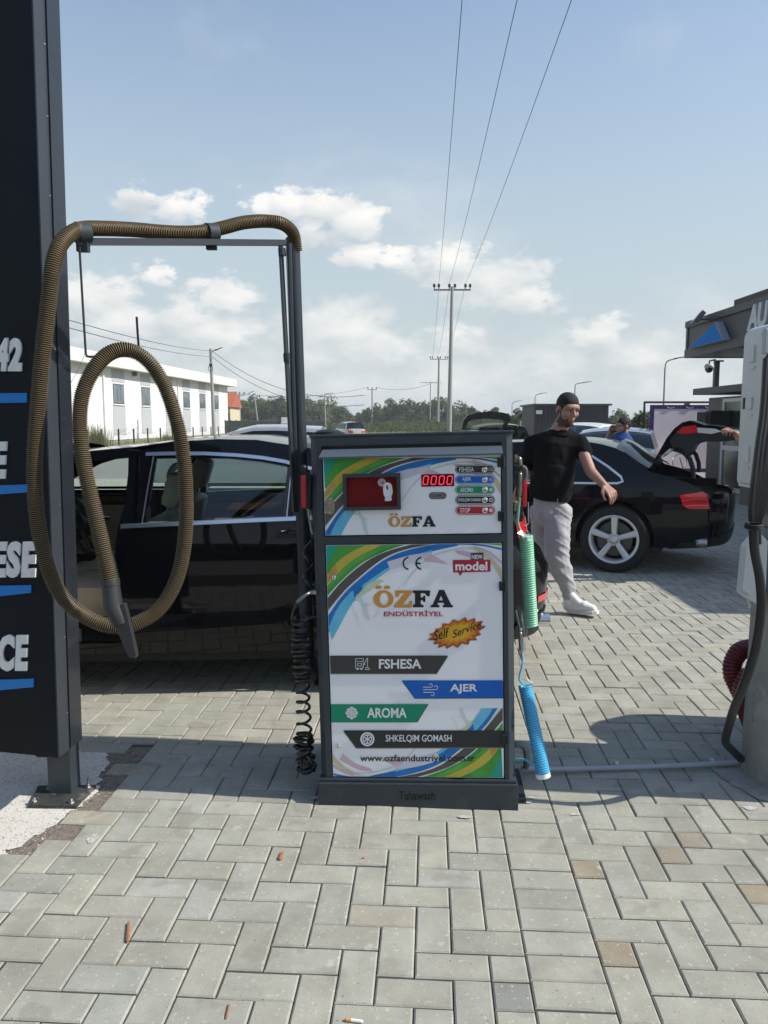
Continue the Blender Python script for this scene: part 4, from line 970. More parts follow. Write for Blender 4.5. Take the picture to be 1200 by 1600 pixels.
# seats
def seat(x, y, leather, back=.62, rearseat=False):
    s_ = MB(); w = .25
    s_.box((x-.30, y-w, .36), (x+.22, y+w, .54), bev=.05)
    Mb = Matrix.Translation((x+.20, y, .46))@Matrix.Rotation(rad(18), 4, 'Y')
    o = s_.build('seat', M_beige, saloon, M=1, smooth=True)
    b2 = MB(); b2.box((-.06, -w, 0), (.08, w, back), M=Mb, bev=.05); b2.build('seat_back', leather, o, M=1, smooth=True)
    h = MB(); h.box((-.045, -.15, back+.055), (.06, .15, back+.26), M=Mb, bev=.045); h.build('headrest', leather, o, M=1, smooth=True)
    t = MB()
    for d in (-.07, .07): t.cap(Mb@Vector((0, d, back-.02)), Mb@Vector((0, d, back+.08)), .007)
    t.build('headrest_post', M_steel, o, M=1)
seat(-.10, -.40, M_taupe, .47); seat(-.12, .40, M_taupe, .52)
m = MB(); m.box((.80,-.68,.36),(1.1,.68,.52), bev=.05); m.box((1.02,-.68,.45),(1.2,.68,.92), bev=.05); m.build('rear_bench', M_taupe, saloon, M=1, smooth=True)
m = MB(); m.box((-.85,-.70,.66),(-.45,.70,.90), bev=.06); m.build('dashboard', M_inter, saloon, M=1, smooth=True)
m = MB(); C_ = Vector((-.27,-.40,.86)); n_ = Vector((1,0,.45)).normalized(); u_ = Vector((0,1,0)); w_ = n_.cross(u_)
m.tube([C_+(u_*math.cos(a)+w_*math.sin(a))*.185 for a in np.linspace(0, 2*math.pi, 30)], .016, 8, cap=False); m.ell(C_-n_*.01, (.05,.07,.06))
for a in (0, 180, 270): m.cap(C_, C_+(u_*math.cos(rad(a))+w_*math.sin(rad(a)))*.18, .016)
m.build('steering_wheel', M_plast, saloon, M=1, smooth=True)
m = MB(); m.box((-.45,-.12,.30),(.1,.12,.55), bev=.03); m.box((-.42,-.72,.40),(-.32,-.28,.46), bev=.02); m.build('centre_console', M_beige, saloon, M=1, smooth=True)
# far door cards with walnut strip and beige lower panel
for x0_, x1_ in ((-1.05, -.12), (-.05, .95)):
    m = MB(); m.box((x0_, .80, .35), (x1_, .86, .92), bev=.01); dc = m.build('door_card', M_inter, saloon, M=1)
    m = MB(); m.box((x0_+.03, .792, .80 if x0_ > -.5 else .86), (x1_-.05, .80, .85 if x0_ > -.5 else .90)); m.build('walnut_strip', M_wood, dc, M=1)
    m = MB(); m.box((x0_+.03, .785, .48), (x1_-.03, .80, .74 if x0_ > -.5 else .84), bev=.005); m.build('beige_panel', M_beige, dc, M=1)
    m = MB(); m.cap(((x0_+x1_)/2, .775, .745), ((x0_+x1_)/2+.14, .775, .75), .012); m.build('inner_handle', M_chrome, dc, M=1, smooth=True)
# mirror, tail light, reflector, exhaust at the rear corner
tl = [bB.px(838, 812, t0=2.2), bB.px(848, 868, t0=2.2)]
z1_, z0_ = .90, .70
skin(bB, 'tail_light', [(2.30, z1_-.03), (2.32, z0_+.05), (2.62, z0_+.03), (2.9, z0_+.03), (2.9, z1_-.02), (2.5, z1_-.01)], M_redl, saloon, off=.006, thick=.02)
skin(bB, 'reflector', [(2.42,.42),(2.75,.42),(2.75,.46),(2.42,.455)], M_redl, saloon, off=.006, thick=.01)
for sd in (-1, 1):
    m = MB(); m.lathe([(.038,0),(.042,.16),(.034,.16),(.03,.02)], (2.30, sd*.55, .29), (1,0,0), 16); m.build('exhaust_tip', M_chrome, saloon, M=1, smooth=True)
skin(bB, 'rear_bumper', [(2.20,sill-.03),(LH,sill-.03),(LH,.36),(2.28,.34)], M_plast, saloon, off=.012, thick=.05)
skin(bB, 'headlight', [(-LH+.35,.60),(-2.15,.70),(-1.95,.74),(-2.1,.60),(-LH+.4,.52)], mat('headlight', (.5,.5,.52), .1, coat=1), saloon, off=.004)
# ---------------------------------------------------------------- generic car for the others
def make_car(name, label, M, paint, a=2.25, b=.89, ztop=1.44, belt_=.90, estate=True, glass=M_glassd, group=None, rimc=5, hatch_open=False):
    root = thing(name, label, 'car', M=M, group=group); B = Body(a, b, 4.2, inset_fn(belt_, .40), M); LH = B.L/4; lo_ = .24
    wx = a*.60; aF = list(reversed(circ_cut(-wx-.05, .32, .37, lo_+.01))); aR = list(reversed(circ_cut(wx-.03, .32, .37, lo_+.01)))
    rs = a*.62 if estate else a*.32
    topE = [(-a*.45, belt_+.03), (-a*.30, belt_+.26), (-a*.16, ztop-.14), (0, ztop-.065), (a*.2, ztop-.06), (rs, ztop-.10)]
    tail = [(rs+.20, ztop-.25), (rs+.38, belt_+.02)] if estate else [(rs+.35, ztop-.22), (rs+.75, belt_+.05)]
    win = [(-a*.40, belt_+.035), (-a*.27, belt_+.26), (-a*.14, ztop-.19), (0, ztop-.125), (a*.2, ztop-.12), (rs-.02, ztop-.16), (rs+(.12 if estate else .30), belt_+.05)]
    side = [(-LH, lo_), (-wx-.43, lo_)]+aF+aR+[(wx+.42, lo_), (LH, lo_+.02), (LH, belt_-.03), (tail[1][0]+.05, belt_+.01)]+list(reversed(tail))+list(reversed(topE))+[(-a*.7, belt_-.06), (-a*.9, belt_-.17), (-LH, belt_-.27)]
    skin(B, 'body_side', side, paint, root, thick=.03, step=.13, holes=[win])
    skin(B, 'side_window', win, glass, root, off=-.01, step=.2)
    top_loft(B, 'roof', topE[2:], .05, paint, root, 11, off=-.003); top_loft(B, 'windscreen', topE[:3], .04, glass, root, 9)
    top_loft(B, 'bonnet', [(-LH*.0-a*.985, belt_-.30), (-a*.9, belt_-.17), (-a*.7, belt_-.06), (-a*.45, belt_+.03)], .05, paint, root, 9)
    if not hatch_open: top_loft(B, 'rear_screen', [topE[-1]]+tail, .04, glass, root, 9)
    top_loft(B, 'boot_lid', [tail[-1], (a*.93, belt_+.0), (a*.985, belt_-.05)], .03, paint, root, 9)
    m = MB(); m.box((-a*.8, -b+.1, .18), (a*.85, b-.1, .26)); m.box((-.2,-b+.15,.3), (.1, b-.15, belt_+.1), bev=.05); m.box((a*.35,-b+.15,.3), (a*.42, b-.15, belt_), bev=.05); m.build('floor_and_seats', M_inter, root, M=1)
    skin(B, 'tail_light', [(LH-.75,belt_-.28),(LH-.35,belt_-.28),(LH-.35,belt_-.10),(LH-.8,belt_-.08)], M_redl, root, off=.006)
    for sd in (-1, 1):
        for xx in (-wx-.05, wx-.03): wheel(root, (xx, sd*(b-.025), .32), .32, .22, .2, rimc, 'thin', sd)
    return root, B
# ---------------------------------------------------------------- dark saloon with the boot open (right)
TH = rad(-25); ax_c = gnd(957, 895)
e_ = Vector((math.cos(TH), math.sin(TH), 0)); nn = Vector((-math.sin(TH), math.cos(TH), 0))
aA, bA = 2.33, .90
cen = Vector((ax_c.x, ax_c.y, 0))-e_*(aA-1.04)+nn*(bA-.02)
AW = Matrix.Translation(cen)@Matrix.Rotation(TH, 4, 'Z')
aB = Body(aA, bA, 3.6, inset_fn(.90, .46), AW); aB.t_guess = 1.0
coupe = thing('boot_open_saloon', 'dark blue-black saloon with its boot lid raised and silver five-spoke wheels, behind the walking man', 'car', M=AW)
Q = lambda pts, t0=None: aB.poly(pts, 0.0, t0)
LA = aB.L/4
wz = .33; wR = (aA-1.04, wz); wF_ = (aA-1.04-2.80, wz)
arc_r = list(reversed(circ_cut(wR[0], wR[1]+.01, .365, .25))); arc_f = list(reversed(circ_cut(wF_[0], wF_[1]+.01, .365, .25)))
rfA = Q([(830,690),(870,686.5),(905,688),(940,694),(962,700),(975,706),(1000,724),(1016,737)])
beltA = Q([(905,754),(975,754)]); bz = (beltA[0][1]+beltA[1][1])/2
topE = [(-1.12,bz+.03),(-.85,bz+.19),(-.6,bz+.32),(-.35,rfA[0][1]-.03)]+[(t, z) for t, z in rfA[:7]]
topE = sorted(topE)
dk = Q([(1022,738),(1048,745),(1075,755),(1097,765),(1108,772)])
fender_top = [(p[0], p[1]) for p in dk]
lt = Q([(1062,774),(1096,768),(1104,772),(1108,795),(1075,795),(1066,789)], 2.1)
win = Q([(897,703),(925,715),(950,731),(970,748),(972,752),(960,754),(880,754),(850,754),(820,754),(812,750),(826,712),(850,700),(875,699)])
win = sorted(Q([(820,754),(880,754),(960,754),(972,752)])) + list(reversed(Q([(835,704),(860,700),(885,701),(905,706),(925,715),(950,731),(970,748)])))
win = [(-.95,bz+.03)]+win+[(-.35, rfA[0][1]-.10),(-.6,bz+.24)]
endz = fender_top[-1][1]
side = [(-LA,.25),(wF_[0]-.42,.23)]+arc_f+arc_r+[(wR[0]+.42,.25)]
side += [(LA-.6,.30),(LA-.25,.38),(LA,.40),(LA,.74),(LA-.20,.74),(2.34,.78)]
side += list(reversed(fender_top))[0:]
side += [rfA[7], rfA[6]]+list(reversed(topE))[1:]+[(-1.6,bz-.02),(-2.1,bz-.12),(-LA,bz-.30)]
def clean(poly):
    out = [poly[0]]
    for p in poly[1:]:
        if (Vector(p)-Vector(out[-1])).length > .004: out.append(p)
    return out
skin(aB, 'body_side', clean(side), M_navy, coupe, thick=.03, step=.09, holes=[clean(win)])
skin(aB, 'side_window', clean(win), M_glassd, coupe, off=-.012, step=.15)
strip(aB, 'chrome_strip', Q([(822,754.5),(880,754.5),(940,755),(965,755),(973,752),(970,745),(950,729),(925,712.5),(905,703.5),(885,698),(860,697),(836,700)]), .022, .006, M_trim, coupe, both=False)
strip(aB, 'window_seal', Q([(912,712),(926,738),(938,754)]), .045, .003, M_plast, coupe)
strip(aB, 'shut_line', Q([(938,756),(930,775),(918,795),(910,800)]), .006, .0025, mat('gap', (.0008,.0008,.001), .9), coupe)
strip(aB, 'shoulder_crease', Q([(900,769),(960,771),(1010,775),(1050,777)]), .010, .005, M_navy, coupe)
strip(aB, 'boot_edge', Q([(1022,739),(1048,746),(1075,756),(1097,766)]), .012, .004, M_navy, coupe)
top_loft(aB, 'roof', [p for p in topE if p[0] > -.4 and p[0] <= rfA[5][0]+.01], .015, M_navy, coupe, 15, off=-.003)
top_loft(aB, 'rear_screen', [rfA[4], rfA[5], rfA[6], (rfA[7][0]+.05, rfA[7][1]-.01)], .06, M_glassd, coupe, 13, shrink=.03)
top_loft(aB, 'windscreen', topE[:4], .05, M_glassd, coupe, 11, shrink=.03)
top_loft(aB, 'bonnet', [(-2.28,bz-.30),(-2.1,bz-.12),(-1.6,bz-.02),(-1.12,bz+.03)], .05, M_navy, coupe, 11)
skin(aB, 'tail_light', clean(lt), M_redl, coupe, off=.010, thick=.03, step=.05)
strip(aB, 'light_bar', Q([(1066,783),(1085,779),(1103,780)], 2.1), .008, .014, mat('lamp_bright', (.8,.12,.12), .2, coat=1), coupe)
strip(aB, 'light_bar', Q([(1070,791),(1088,789),(1105,790)], 2.1), .006, .014, mat('lamp_bright', (.8,.12,.12), .2, coat=1), coupe)
skin(aB, 'rear_bumper', clean([(wR[0]+.50,.245),(LA-.45,.28),(LA,.36),(LA,.44),(LA-.5,.38),(wR[0]+.62,.30)]), M_plast, coupe, off=.012, thick=.06)
# bumper top ledge, boot well
m = MB()
m.box((aA-.95,-.62,.48),(aA-.12,.62,.52)); m.box((aA-.97,-.64,.48),(aA-.95,.64,.86)); 
for sd in (-1, 1): m.box((aA-.95, sd*.62-.01, .48), (aA-.2, sd*.62+.01, .84))
m.build('boot_floor', mat('boot_carpet', (.012,.012,.013), .95, bump=.4), coupe, M=1)
m = MB(); m.box((aA-.22,-.66,.50),(aA-.06,.66,.735), bev=.03); m.build('boot_sill', M_navy, coupe, M=1, smooth=True)
m = MB(); m.box((aA-.75,-.35,.52),(aA-.45,.1,.64), bev=.03); m.box((aA-.5,.15,.52),(aA-.3,.4,.60), bev=.03); m.build('boot_contents', M_plast, coupe, M=1, smooth=True)
# boot lid, traced edge-on from its near edge, then given its real width
yl = -.60; ML = AW
def lp(px, py, y=yl): return plane_hit(px, py, AW, y)
lid = [(1020,722),(1030,705),(1042,684),(1054,669),(1066,660),(1078,657),(1090,660),(1100,664),(1118,665),(1136,668),(1151,672),(1153,680),(1148,688),(1128,690),(1104,690),(1088,694),(1080,702),(1073,716),(1069,704),(1060,700),(1046,701),(1034,712)]
LP = [lp(*p) for p in lid]
for sgn in (0,):
    m = MB(); m.prism(LP, 'y', yl, .60); m.build('boot_lid', M_navy, coupe, M=1)
inn = [(1046,688),(1058,674),(1070,668),(1090,672),(1120,677),(1148,679),(1146,688),(1104,690),(1088,694),(1073,713),(1067,702),(1050,698)]
m = MB(); m.prism([lp(*p) for p in inn], 'y', yl-.004, -.59); m.build('lid_lining', M_inter, coupe, M=1)
m = MB(); m.prism([lp(*p) for p in [(1057,676),(1067,667),(1088,664),(1089,676),(1070,678)]], 'y', yl-.010, -.40); m.build('lid_lamp', M_redl, coupe, M=1)
m = MB(); m.prism([lp(*p) for p in [(1090,676),(1089,668),(1118,670),(1128,674),(1112,678)]], 'y', yl-.008, .2); m.build('lid_handle_strip', M_trim, coupe, M=1)
for yy in (-.55, .50):
    pts = [(1052,702),(1066,706),(1077,717),(1082,732),(1083,748)] if yy < 0 else [(1052,702),(1066,706),(1077,717),(1082,732),(1083,748)]
    m = MB(); m.tube([(lambda q: Vector((q[0], yy, q[1])))(lp(a_, b_+0, yl)) for a_, b_ in pts], .022, 8); m.build('lid_hinge', M_plast, coupe, M=1, smooth=True)
for (cx, cz) in (wR, wF_):
    for sd in (-1, 1):
        liner(coupe, cx, sd, cz, .86, .37)
        wheel(coupe, (cx, sd*.885, .325), .325, .232, .22, 5, 'wide', sd)
m = MB(); m.box((-1.3,-.78,.2),(1.7,.78,.26)); m.box((.55,-.7,.3),(.75,.7,.95), bev=.06); m.box((-.35,-.7,.3),(-.15,.7,1.05), bev=.06); m.build('floor_and_seats', M_inter, coupe, M=1)
for yy in (-.55, .55):
    m = MB(); m.lathe([(.045,0),(.048,.14),(.04,.14),(.036,.02)], (aA-.36, yy-.08*(1 if yy < 0 else -1), .31), (1,0,0), 16); m.build('exhaust_tip', M_steel, coupe, M=1, smooth=True)
an = Q([(962,690)]); m = MB(); an0 = aB.q(.62, rfA[3][1]); m.prism([(.55,1.40),(.72,1.40),(.66,1.455)], 'y', -.02, .02); m.build('aerial_fin', M_plast, coupe, M=1)
# ---------------------------------------------------------------- cars beyond
def carM(px, D, rz): p = at(px, 700, D); return Matrix.Translation((p.x, D, 0))@Matrix.Rotation(rad(rz), 4, 'Z')
make_car('white_car', 'white car farther back whose high roof shows right behind the walking man', carM(905, 22, 52), M_whitep, a=2.25, ztop=1.44, belt_=.95, estate=True)
make_car('white_car', 'white car parked right behind the man in the blue shirt', carM(962, 16.5, 68), M_whitep, a=2.1, ztop=1.34, belt_=.88, estate=True)
make_car('silver_car', 'pale silver car whose roof shows between the white building and the black saloon', carM(405, 16, 0), mat('silver_paint', (.38,.40,.42), .25, metal=.4, coat=1), a=2.2, ztop=1.40, estate=True)
make_car('far_car', 'small pale grey car far away on the dirt by the field', carM(546, 62, -70), mat('grey_paint', (.40,.42,.42), .3, coat=1), a=2.1, ztop=1.5, estate=True)
hroot, hB = make_car('hatchback', 'dark hatchback with its tailgate raised, far behind the top of the machine', Matrix.Translation((3.2, 20.2+2.0, 0))@Matrix.Rotation(rad(-90), 4, 'Z'), M_navy, a=2.1, b=.86, ztop=1.42, estate=True, hatch_open=True)
# raised tailgate, car rear towards the camera
def gate():
    w0, w1 = .58, .64; o = []
    z = [(.0, 1.40), (-.28, 1.66), (-.62, 1.72), (-1.02, 1.62)]
    return z
HG = Matrix.Translation((3.2, 20.15, 0))
xs = lambda px: (px-600)/1200*20.3
outer = [(722,672),(724,656),(729,649),(742,645),(762,643),(782,644.5),(792,647),(797,655),(793,664),(787,672)]
m = MB(); P3 = []
for (px, py) in outer: q = at(px, py, 20.0-.0); P3.append((q.x, q.z))
inner = [(728,671),(731,659),(737,656),(760,654),(783,656),(788,659),(784,668),(782,671)]
P4_ = [(at(px, py, 20.0).x, at(px, py, 20.0).z) for px, py in inner]
for (y0_, y1_) in ((19.93, 20.02),):
    m.tri2d(P3, lambda u, v: (u, y0_-(v-1.2)*.8+.2, v), holes=[P4_]); m.tri2d(P3, lambda u, v: (u, y1_-(v-1.2)*.8+.2, v), holes=[P4_])
    for loop in (P3, P4_):
        n = len(loop); m.add([(u, y0_-(v-1.2)*.8+.2, v) for u, v in loop]+[(u, y1_-(v-1.2)*.8+.2, v) for u, v in loop], [(i, (i+1) % n, (i+1) % n+n, i+n) for i in range(n)])
tg = m.build('tailgate', M_navy, hroot)
m = MB(); m.tri2d(P4_, lambda u, v: (u, 20.0-(v-1.2)*.8+.2-.02, v)); m.build('tailgate_glass', glass_mat('light_glass', (.38,.48,.44), .08), tg)
# ================================================================== ADVERTISING SIGN ON THE LEFT
M_face = mat('sign_face', (.006,.009,.013), .5, var=.1, vscale=2, spec=.22)
M_sflank = mat('sign_flank', (.045,.053,.065), .35, var=.08, metal=.2, bump=.03)
M_sflank2 = mat('sign_flank_dark', (.022,.027,.035), .25, var=.1, metal=.2, coat=.3)
f0 = at(90, 1184, 2.70); r0 = at(124, 1158, 2.84)
# front plane M: local x right, y away, origin at bottom right corner of the front face
syaw = math.atan2(r0.y-f0.y, r0.x-f0.x)-math.pi/2
TM = Matrix.Translation(f0)@Matrix.Rotation(syaw, 4, 'Z')@Matrix.Rotation(rad(1.0), 4, 'Y')@Matrix.Rotation(rad(0), 4, 'X')
sign = thing('advertising_sign', 'tall black sign with white and blue lettering standing on a square post at left', 'sign', M=TM)
def sq(px, py, off=-.002): x, z = plane_hit(px, py, TM, off); return Vector((x, off, z))
SH = 2.86; SW = 1.15
m = MB(); m.box((-SW, 0, 0), (0, .060, SH)); m.build('sign_case', M_face, sign, M=1)
m = MB(); m.box((.0005, .001, .002), (.006, .066, SH-.003)); m.box((-.10,.0605,.002),(.004,.066,SH-.06)); m.build('side_trim', M_sflank, sign, M=1)
m = MB(); m.box((-SW+.02, .067, .012), (.012, .142, SH-.07)); m.box((-SW+.02,.0605,.03),(-.11,.067,SH-.08)); m.build('rear_case', M_sflank2, sign, M=1)
for i in range(11):
    z = .15+i*.26+(.03 if i % 3 else 0); m = MB(); m.lathe([(.0035,0),(.0025,.002)], (.006, .060, z), (1,0,0), 8); m.build('rivet', M_chrome, sign, M=1)
M_letter = mat('letter_white', (.80,.80,.78), .45, var=.08, vscale=30); M_blue = mat('sign_blue', (.005,.20,.60), .35, coat=.2)
def raised(txt, box, bold, shear=.12):
    m = MB(); vs, fs = text_polys(txt, bold, shear, 1.12); x0, y0, x1, y1 = box
    P0 = [sq(x0+u*(x1-x0), y1+v*(y0-y1), -.009) for u, v in vs]; P1 = [Vector((p.x, -.0005, p.z)) for p in P0]; n = len(P0)
    m.add(P0, fs); m.add(P1, [tuple(reversed(f)) for f in fs])
    ed = {}
    for f in fs:
        for i in range(len(f)):
            e2 = (f[i-1], f[i]); ed[e2] = ed.get(e2, 0)+1
    m.add(P0+P1, [(a, b_, b_+n, a+n) for (a, b_) in ed if (b_, a) not in ed]); m.build('lettering', M_letter, sign, M=1)
raised('42', (-9, 528, 33, 580), .055, .10); raised('E', (-13, 690, 10, 748), .055, .1); raised('ESE', (-14, 846, 57, 903), .055, .08); raised('CE', (-4, 992, 43, 1049), .055, .08)
for p in ([(-60,615),(42,614),(42,629),(-60,631)], [(-60,760),(43,757),(43,769),(-60,777)], [(-60,916),(49,914),(49,926),(-60,938)], [(-60,1064),(53,1060),(53,1073),(-60,1084)]):
    m = MB(); m.prism([(sq(a, b_).x, sq(a, b_).z) for a, b_ in p], 'y', -.006, -.0004); m.build('blue_bar', M_blue, sign, M=1)
pb = gnd(95, 1243)
m = MB(); m.box((pb.x-.045, pb.y-.005, 0), (pb.x+.045, pb.y+.085, .30), bev=.004); m.build('post', M_frame, sign)
q = [gnd(45, 1262, 0), gnd(118, 1263, 0), gnd(150, 1230, 0), gnd(60, 1231, 0)]
m = MB(); m.prism([(v.x, v.y) for v in q], 'z', -.006, .010); m.build('base_plate', mat('plate_dirty', (.04,.042,.042), .6, var=.5, vscale=12, spots=[(20,.6,(.2,.19,.17),.5)]), sign)
for px, py in ((54,1252),(112,1254),(138,1230),(78,1232)):
    c = gnd(px, py, .010); m = MB(); m.lathe([(.016,0),(.016,.003),(.010,.003),(.010,.012),(.005,.012),(.005,.035 if px == 138 else .018)], c, (0,0,1), 6); m.build('anchor_bolt', M_steel, sign)
# second post of the sign, out of the frame
m = MB(); m.box((pb.x-.95, pb.y-.005, 0), (pb.x-.86, pb.y+.085, .30)); m.build('post', M_frame, sign)
# ================================================================== HOSES
def coil_path(axis_pts, R_, pitch, n=14, r_fn=None):
    P = resample(catmull(axis_pts, 12), .004); L_ = [0]
    for a, b_ in zip(P, P[1:]): L_.append(L_[-1]+(b_-a).length)
    tot = L_[-1]; turns = tot/pitch; N_ = int(turns*n); out = []; u = None
    for k in range(N_+1):
        s_ = k/N_*tot; i = min(len(P)-2, max(0, int(s_/.004))); c = P[i].lerp(P[i+1], min(1, (s_-L_[i])/.004 if L_[i+1] > L_[i] else 0)); T = (P[min(i+1, len(P)-1)]-P[max(i-1, 0)]).normalized()
        if u is None: u = T.orthogonal().normalized()
        u = (u-T*u.dot(T)).normalized(); w = T.cross(u); a = 2*math.pi*k/n; r = R_ if r_fn is None else r_fn(s_/tot)
        out.append(c+(u*math.cos(a)+w*math.sin(a))*r)
    return out
def ribbed(pts, R_, pitch, mats, name, parent=None, depth=.12, n=14, start=None):
    """corrugated hose: raised rib, valley"""
    P = resample(catmull(pts, 14), pitch/4); rs = []; ml = []
    for i in range(len(P)):
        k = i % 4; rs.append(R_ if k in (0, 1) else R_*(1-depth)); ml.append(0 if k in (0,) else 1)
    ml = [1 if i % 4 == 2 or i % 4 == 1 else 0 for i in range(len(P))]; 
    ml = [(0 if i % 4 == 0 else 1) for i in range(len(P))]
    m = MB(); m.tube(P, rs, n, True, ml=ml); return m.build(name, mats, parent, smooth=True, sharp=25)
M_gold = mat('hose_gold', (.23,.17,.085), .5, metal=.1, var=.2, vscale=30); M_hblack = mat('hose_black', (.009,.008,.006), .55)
# depth of the swing arm: from the pipe (far right) towards the camera at left
def D_arm(px): return 3.06+(2.50-3.06)*(455-px)/(455-122)
rackroot = thing('hose_gantry', 'dark grey hose gantry of pipe and swing arm, standing left of the machine', 'hose stand', loc=(at(478, 1180, 3.12).x, 3.12, 0))
def gp(px, py, D=None): return at(px, py, D if D else D_arm(px))
M_pipe = mat('pipe_coat', (.028,.037,.047), .32, var=.08, coat=.1)
m = MB(); m.lathe([(.0275,0),(.0275,1)], (0,0,0), (0,0,1), 4); m = MB()
pt, pbm = gp(457, 373, 3.10), gnd(484, 1195); pbm = at(479, 972, 3.12); 
m.tube([pbm, pt, pt+Vector((0,0,.0))+Vector((0,0,.004))], [.028,.028,.024], 20); m.build('upright_pipe', M_pipe, rackroot, smooth=True)
for zz in (.62, 1.15): c = at(478, 900, 3.12); m = MB(); m.box((c.x-.005, 3.09, zz-.02), (c.x+.09, 3.12, zz+.02)); m.build('wall_bracket', M_pipe, rackroot)
m = MB(); m.tube([gp(451.5, 372, 3.03)-Vector((0,0,.02)), gp(463, 800, 3.05)], .0105, 8); m.build('pivot_tube', M_pipe, rackroot, smooth=True)
m = MB(); m.tube([gp(438.5, 384, 3.03), gp(449.5, 590, 3.03), gp(460, 800, 3.04)], .0095, 4); m.build('pivot_tube', M_pipe, rackroot)
m = MB()
for (a, b_) in (((440,388),(441,400)), ((448,552),(449,566))): m.tube([gp(*a, 3.03), gp(*b_, 3.03)], .0145, 10)
m.build('pivot_collar', M_pipe, rackroot, smooth=True)
m = MB(); a, b_ = gp(121, 377.5), gp(445, 379.5); dd = (b_-a).normalized(); nrm = dd.cross(Vector((0,0,1))).normalized(); u_ = nrm.cross(dd)
hw = .0105
vs = [p+nrm*s1*hw+u_*s2*hw for p in (a, b_) for s1 in (-1, 1) for s2 in (-1, 1)]; m.add(vs, [(0,1,3,2),(4,6,7,5),(0,4,5,1),(2,3,7,6),(0,2,6,4),(1,5,7,3)]); m.build('swing_arm', M_pipe, rackroot)
for px in (129, 330):
    c = gp(px, 364, D_arm(px)+0.0); m = MB(); m.tube([c-dd*.020, c+dd*.020], .034, 18); m.box((c.x-.018, c.y-.012, c.z-.058), (c.x+.018, c.y+.012, c.z-.02)); m.build('hose_clamp', mat('clamp_matt', (.03,.04,.048), .6, spec=.3), rackroot, smooth=True, sharp=30)
m = MB(); Dh = 2.49
m.tube([gp(124, 384, 2.50), gp(129, 470, 2.49), gp(134, 552, 2.47)], .0038, 8); m.tube([gp(134, 552, 2.47), gp(135.5, 556.5, 2.47), gp(140, 557.5, 2.47), gp(178, 556.5, 2.50), gp(198, 556, 2.55)], .0038, 8)
m.tube([gp(198, 556, 2.55), gp(212, 552, 2.53), gp(217, 545, 2.50), gp(215, 520, 2.49), gp(213.5, 495, 2.48)], .0038, 8); m.build('wire_hanger', M_frame3, rackroot, smooth=True)
# big vacuum hose
hp = [(463,392,3.10),(460,370,3.08),(452,357,3.05),(436,348,3.0),(410,345.5,2.97),(380,348,2.92),(352,355,2.88),(330,360,2.85),(300,363.5,2.80),(260,363,2.74),(210,359,2.66),(160,357,2.57),(129,358,2.51),(108,367,2.46),(91,388,2.42),(81,425,2.40),(75,480,2.40),(67,550,2.40),(59,640,2.40),(54,720,2.40),(57,800,2.40),(70,870,2.40),(92,925,2.41),(125,958,2.42),(170,978,2.44),(212,974,2.47),(250,950,2.50),(276,905,2.52),(288,850,2.53),(291,780,2.53),(286,710,2.53),(275,655,2.52),(258,605,2.52),(234,567,2.50),(205,548,2.48),(175,550,2.45),(148,575,2.42),(128,620,2.40),(125,680,2.39),(135,745,2.38),(150,810,2.37),(166,880,2.36),(174,915,2.355)]
hose = thing('vacuum_hose', 'long black and gold ribbed hose looped over the gantry, with a crevice nozzle', 'hose', loc=tuple(at(170, 978, 2.44)))
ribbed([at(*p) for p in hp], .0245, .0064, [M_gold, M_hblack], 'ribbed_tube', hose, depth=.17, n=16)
M_noz = mat('nozzle_plastic', (.028,.029,.031), .42, var=.1, coat=.1)
m = MB(); a = at(172, 905, 2.36); b_ = at(177, 945, 2.35); c = at(190, 975, 2.345); ax = (b_-a).normalized()
m.tube([a, a+ax*.02, a+ax*.021, b_, b_+ax*.004, c], [.028,.029,.027,.029,.031,.027], 20); m.build('cuff', M_noz, hose, smooth=True)
m = MB(); d_ = (at(203, 1030, 2.33)-at(186, 950, 2.345)).normalized(); o_ = at(184, 945, 2.345); side_ = d_.cross(Vector((0,1,0))).normalized(); dep = side_.cross(d_).normalized()
prof = [(-.024,.0),(.022,.0),(.024,.05),(.034,.13),(.030,.165),(.010,.172),(-.006,.12),(-.018,.06)]
prof = [(-.022,.0),(.024,.0),(.026,.03),(.028,.165),(.022,.172),(.004,.168),(-.010,.10),(-.020,.04)]
vs = [o_-side_*-x_+d_*z_+dep*s_ for s_ in (-.013, .013) for x_, z_ in prof]
n = len(prof); m.add(vs, [tuple(range(n)), tuple(reversed(range(n, 2*n)))]+[(i, (i+1) % n, (i+1) % n+n, i+n) for i in range(n)])
m.build('crevice_nozzle', M_noz, hose)
# black spiral air line with gun at left of machine
M_coilb = mat('coil_black', (.008,.009,.010), .28, coat=.4)
blk = thing('black_air_hose', 'black spiral air hose with red-handled gun hanging down the left side of the machine', 'air hose', loc=tuple(at(474, 1180, 2.86)))
m = MB(); m.ell(at(474.5, 731, 2.80), .012); m.cap(at(474.5, 731, 2.80), at(479, 748, 2.82), .010); m.cap(at(482, 745, 2.84), at(483, 792, 2.85), .014, .013); m.build('gun_body', M_plast, blk, smooth=True)
m = MB(); a, b_ = at(473.8, 742, 2.80), at(475, 794, 2.80); m.box((a.x-.009, a.y-.006, b_.z), (a.x+.009, a.y+.008, a.z), bev=.004); m.build('gun_trigger', mat('handle_red', (.42,.012,.025), .35, coat=.3), blk, smooth=True)
m = MB(); m.tube(coil_path([at(481, 795, 2.83), at(484, 815, 2.83), at(489, 836, 2.85)], .0036, .0034), .0012, 5); m.build('spring_guard', M_steel, blk)
m = MB(); zz = [at(489, 836, 2.85)]
for k, (x, y) in enumerate([(487,845),(476,858),(474,866),(482,875),(490,882),(476,895),(474,904),(484,915),(491,925)]): zz.append(at(x, y, 2.86 if k % 2 else 2.90))
m.tube(catmull(zz, 6), .0040, 8)
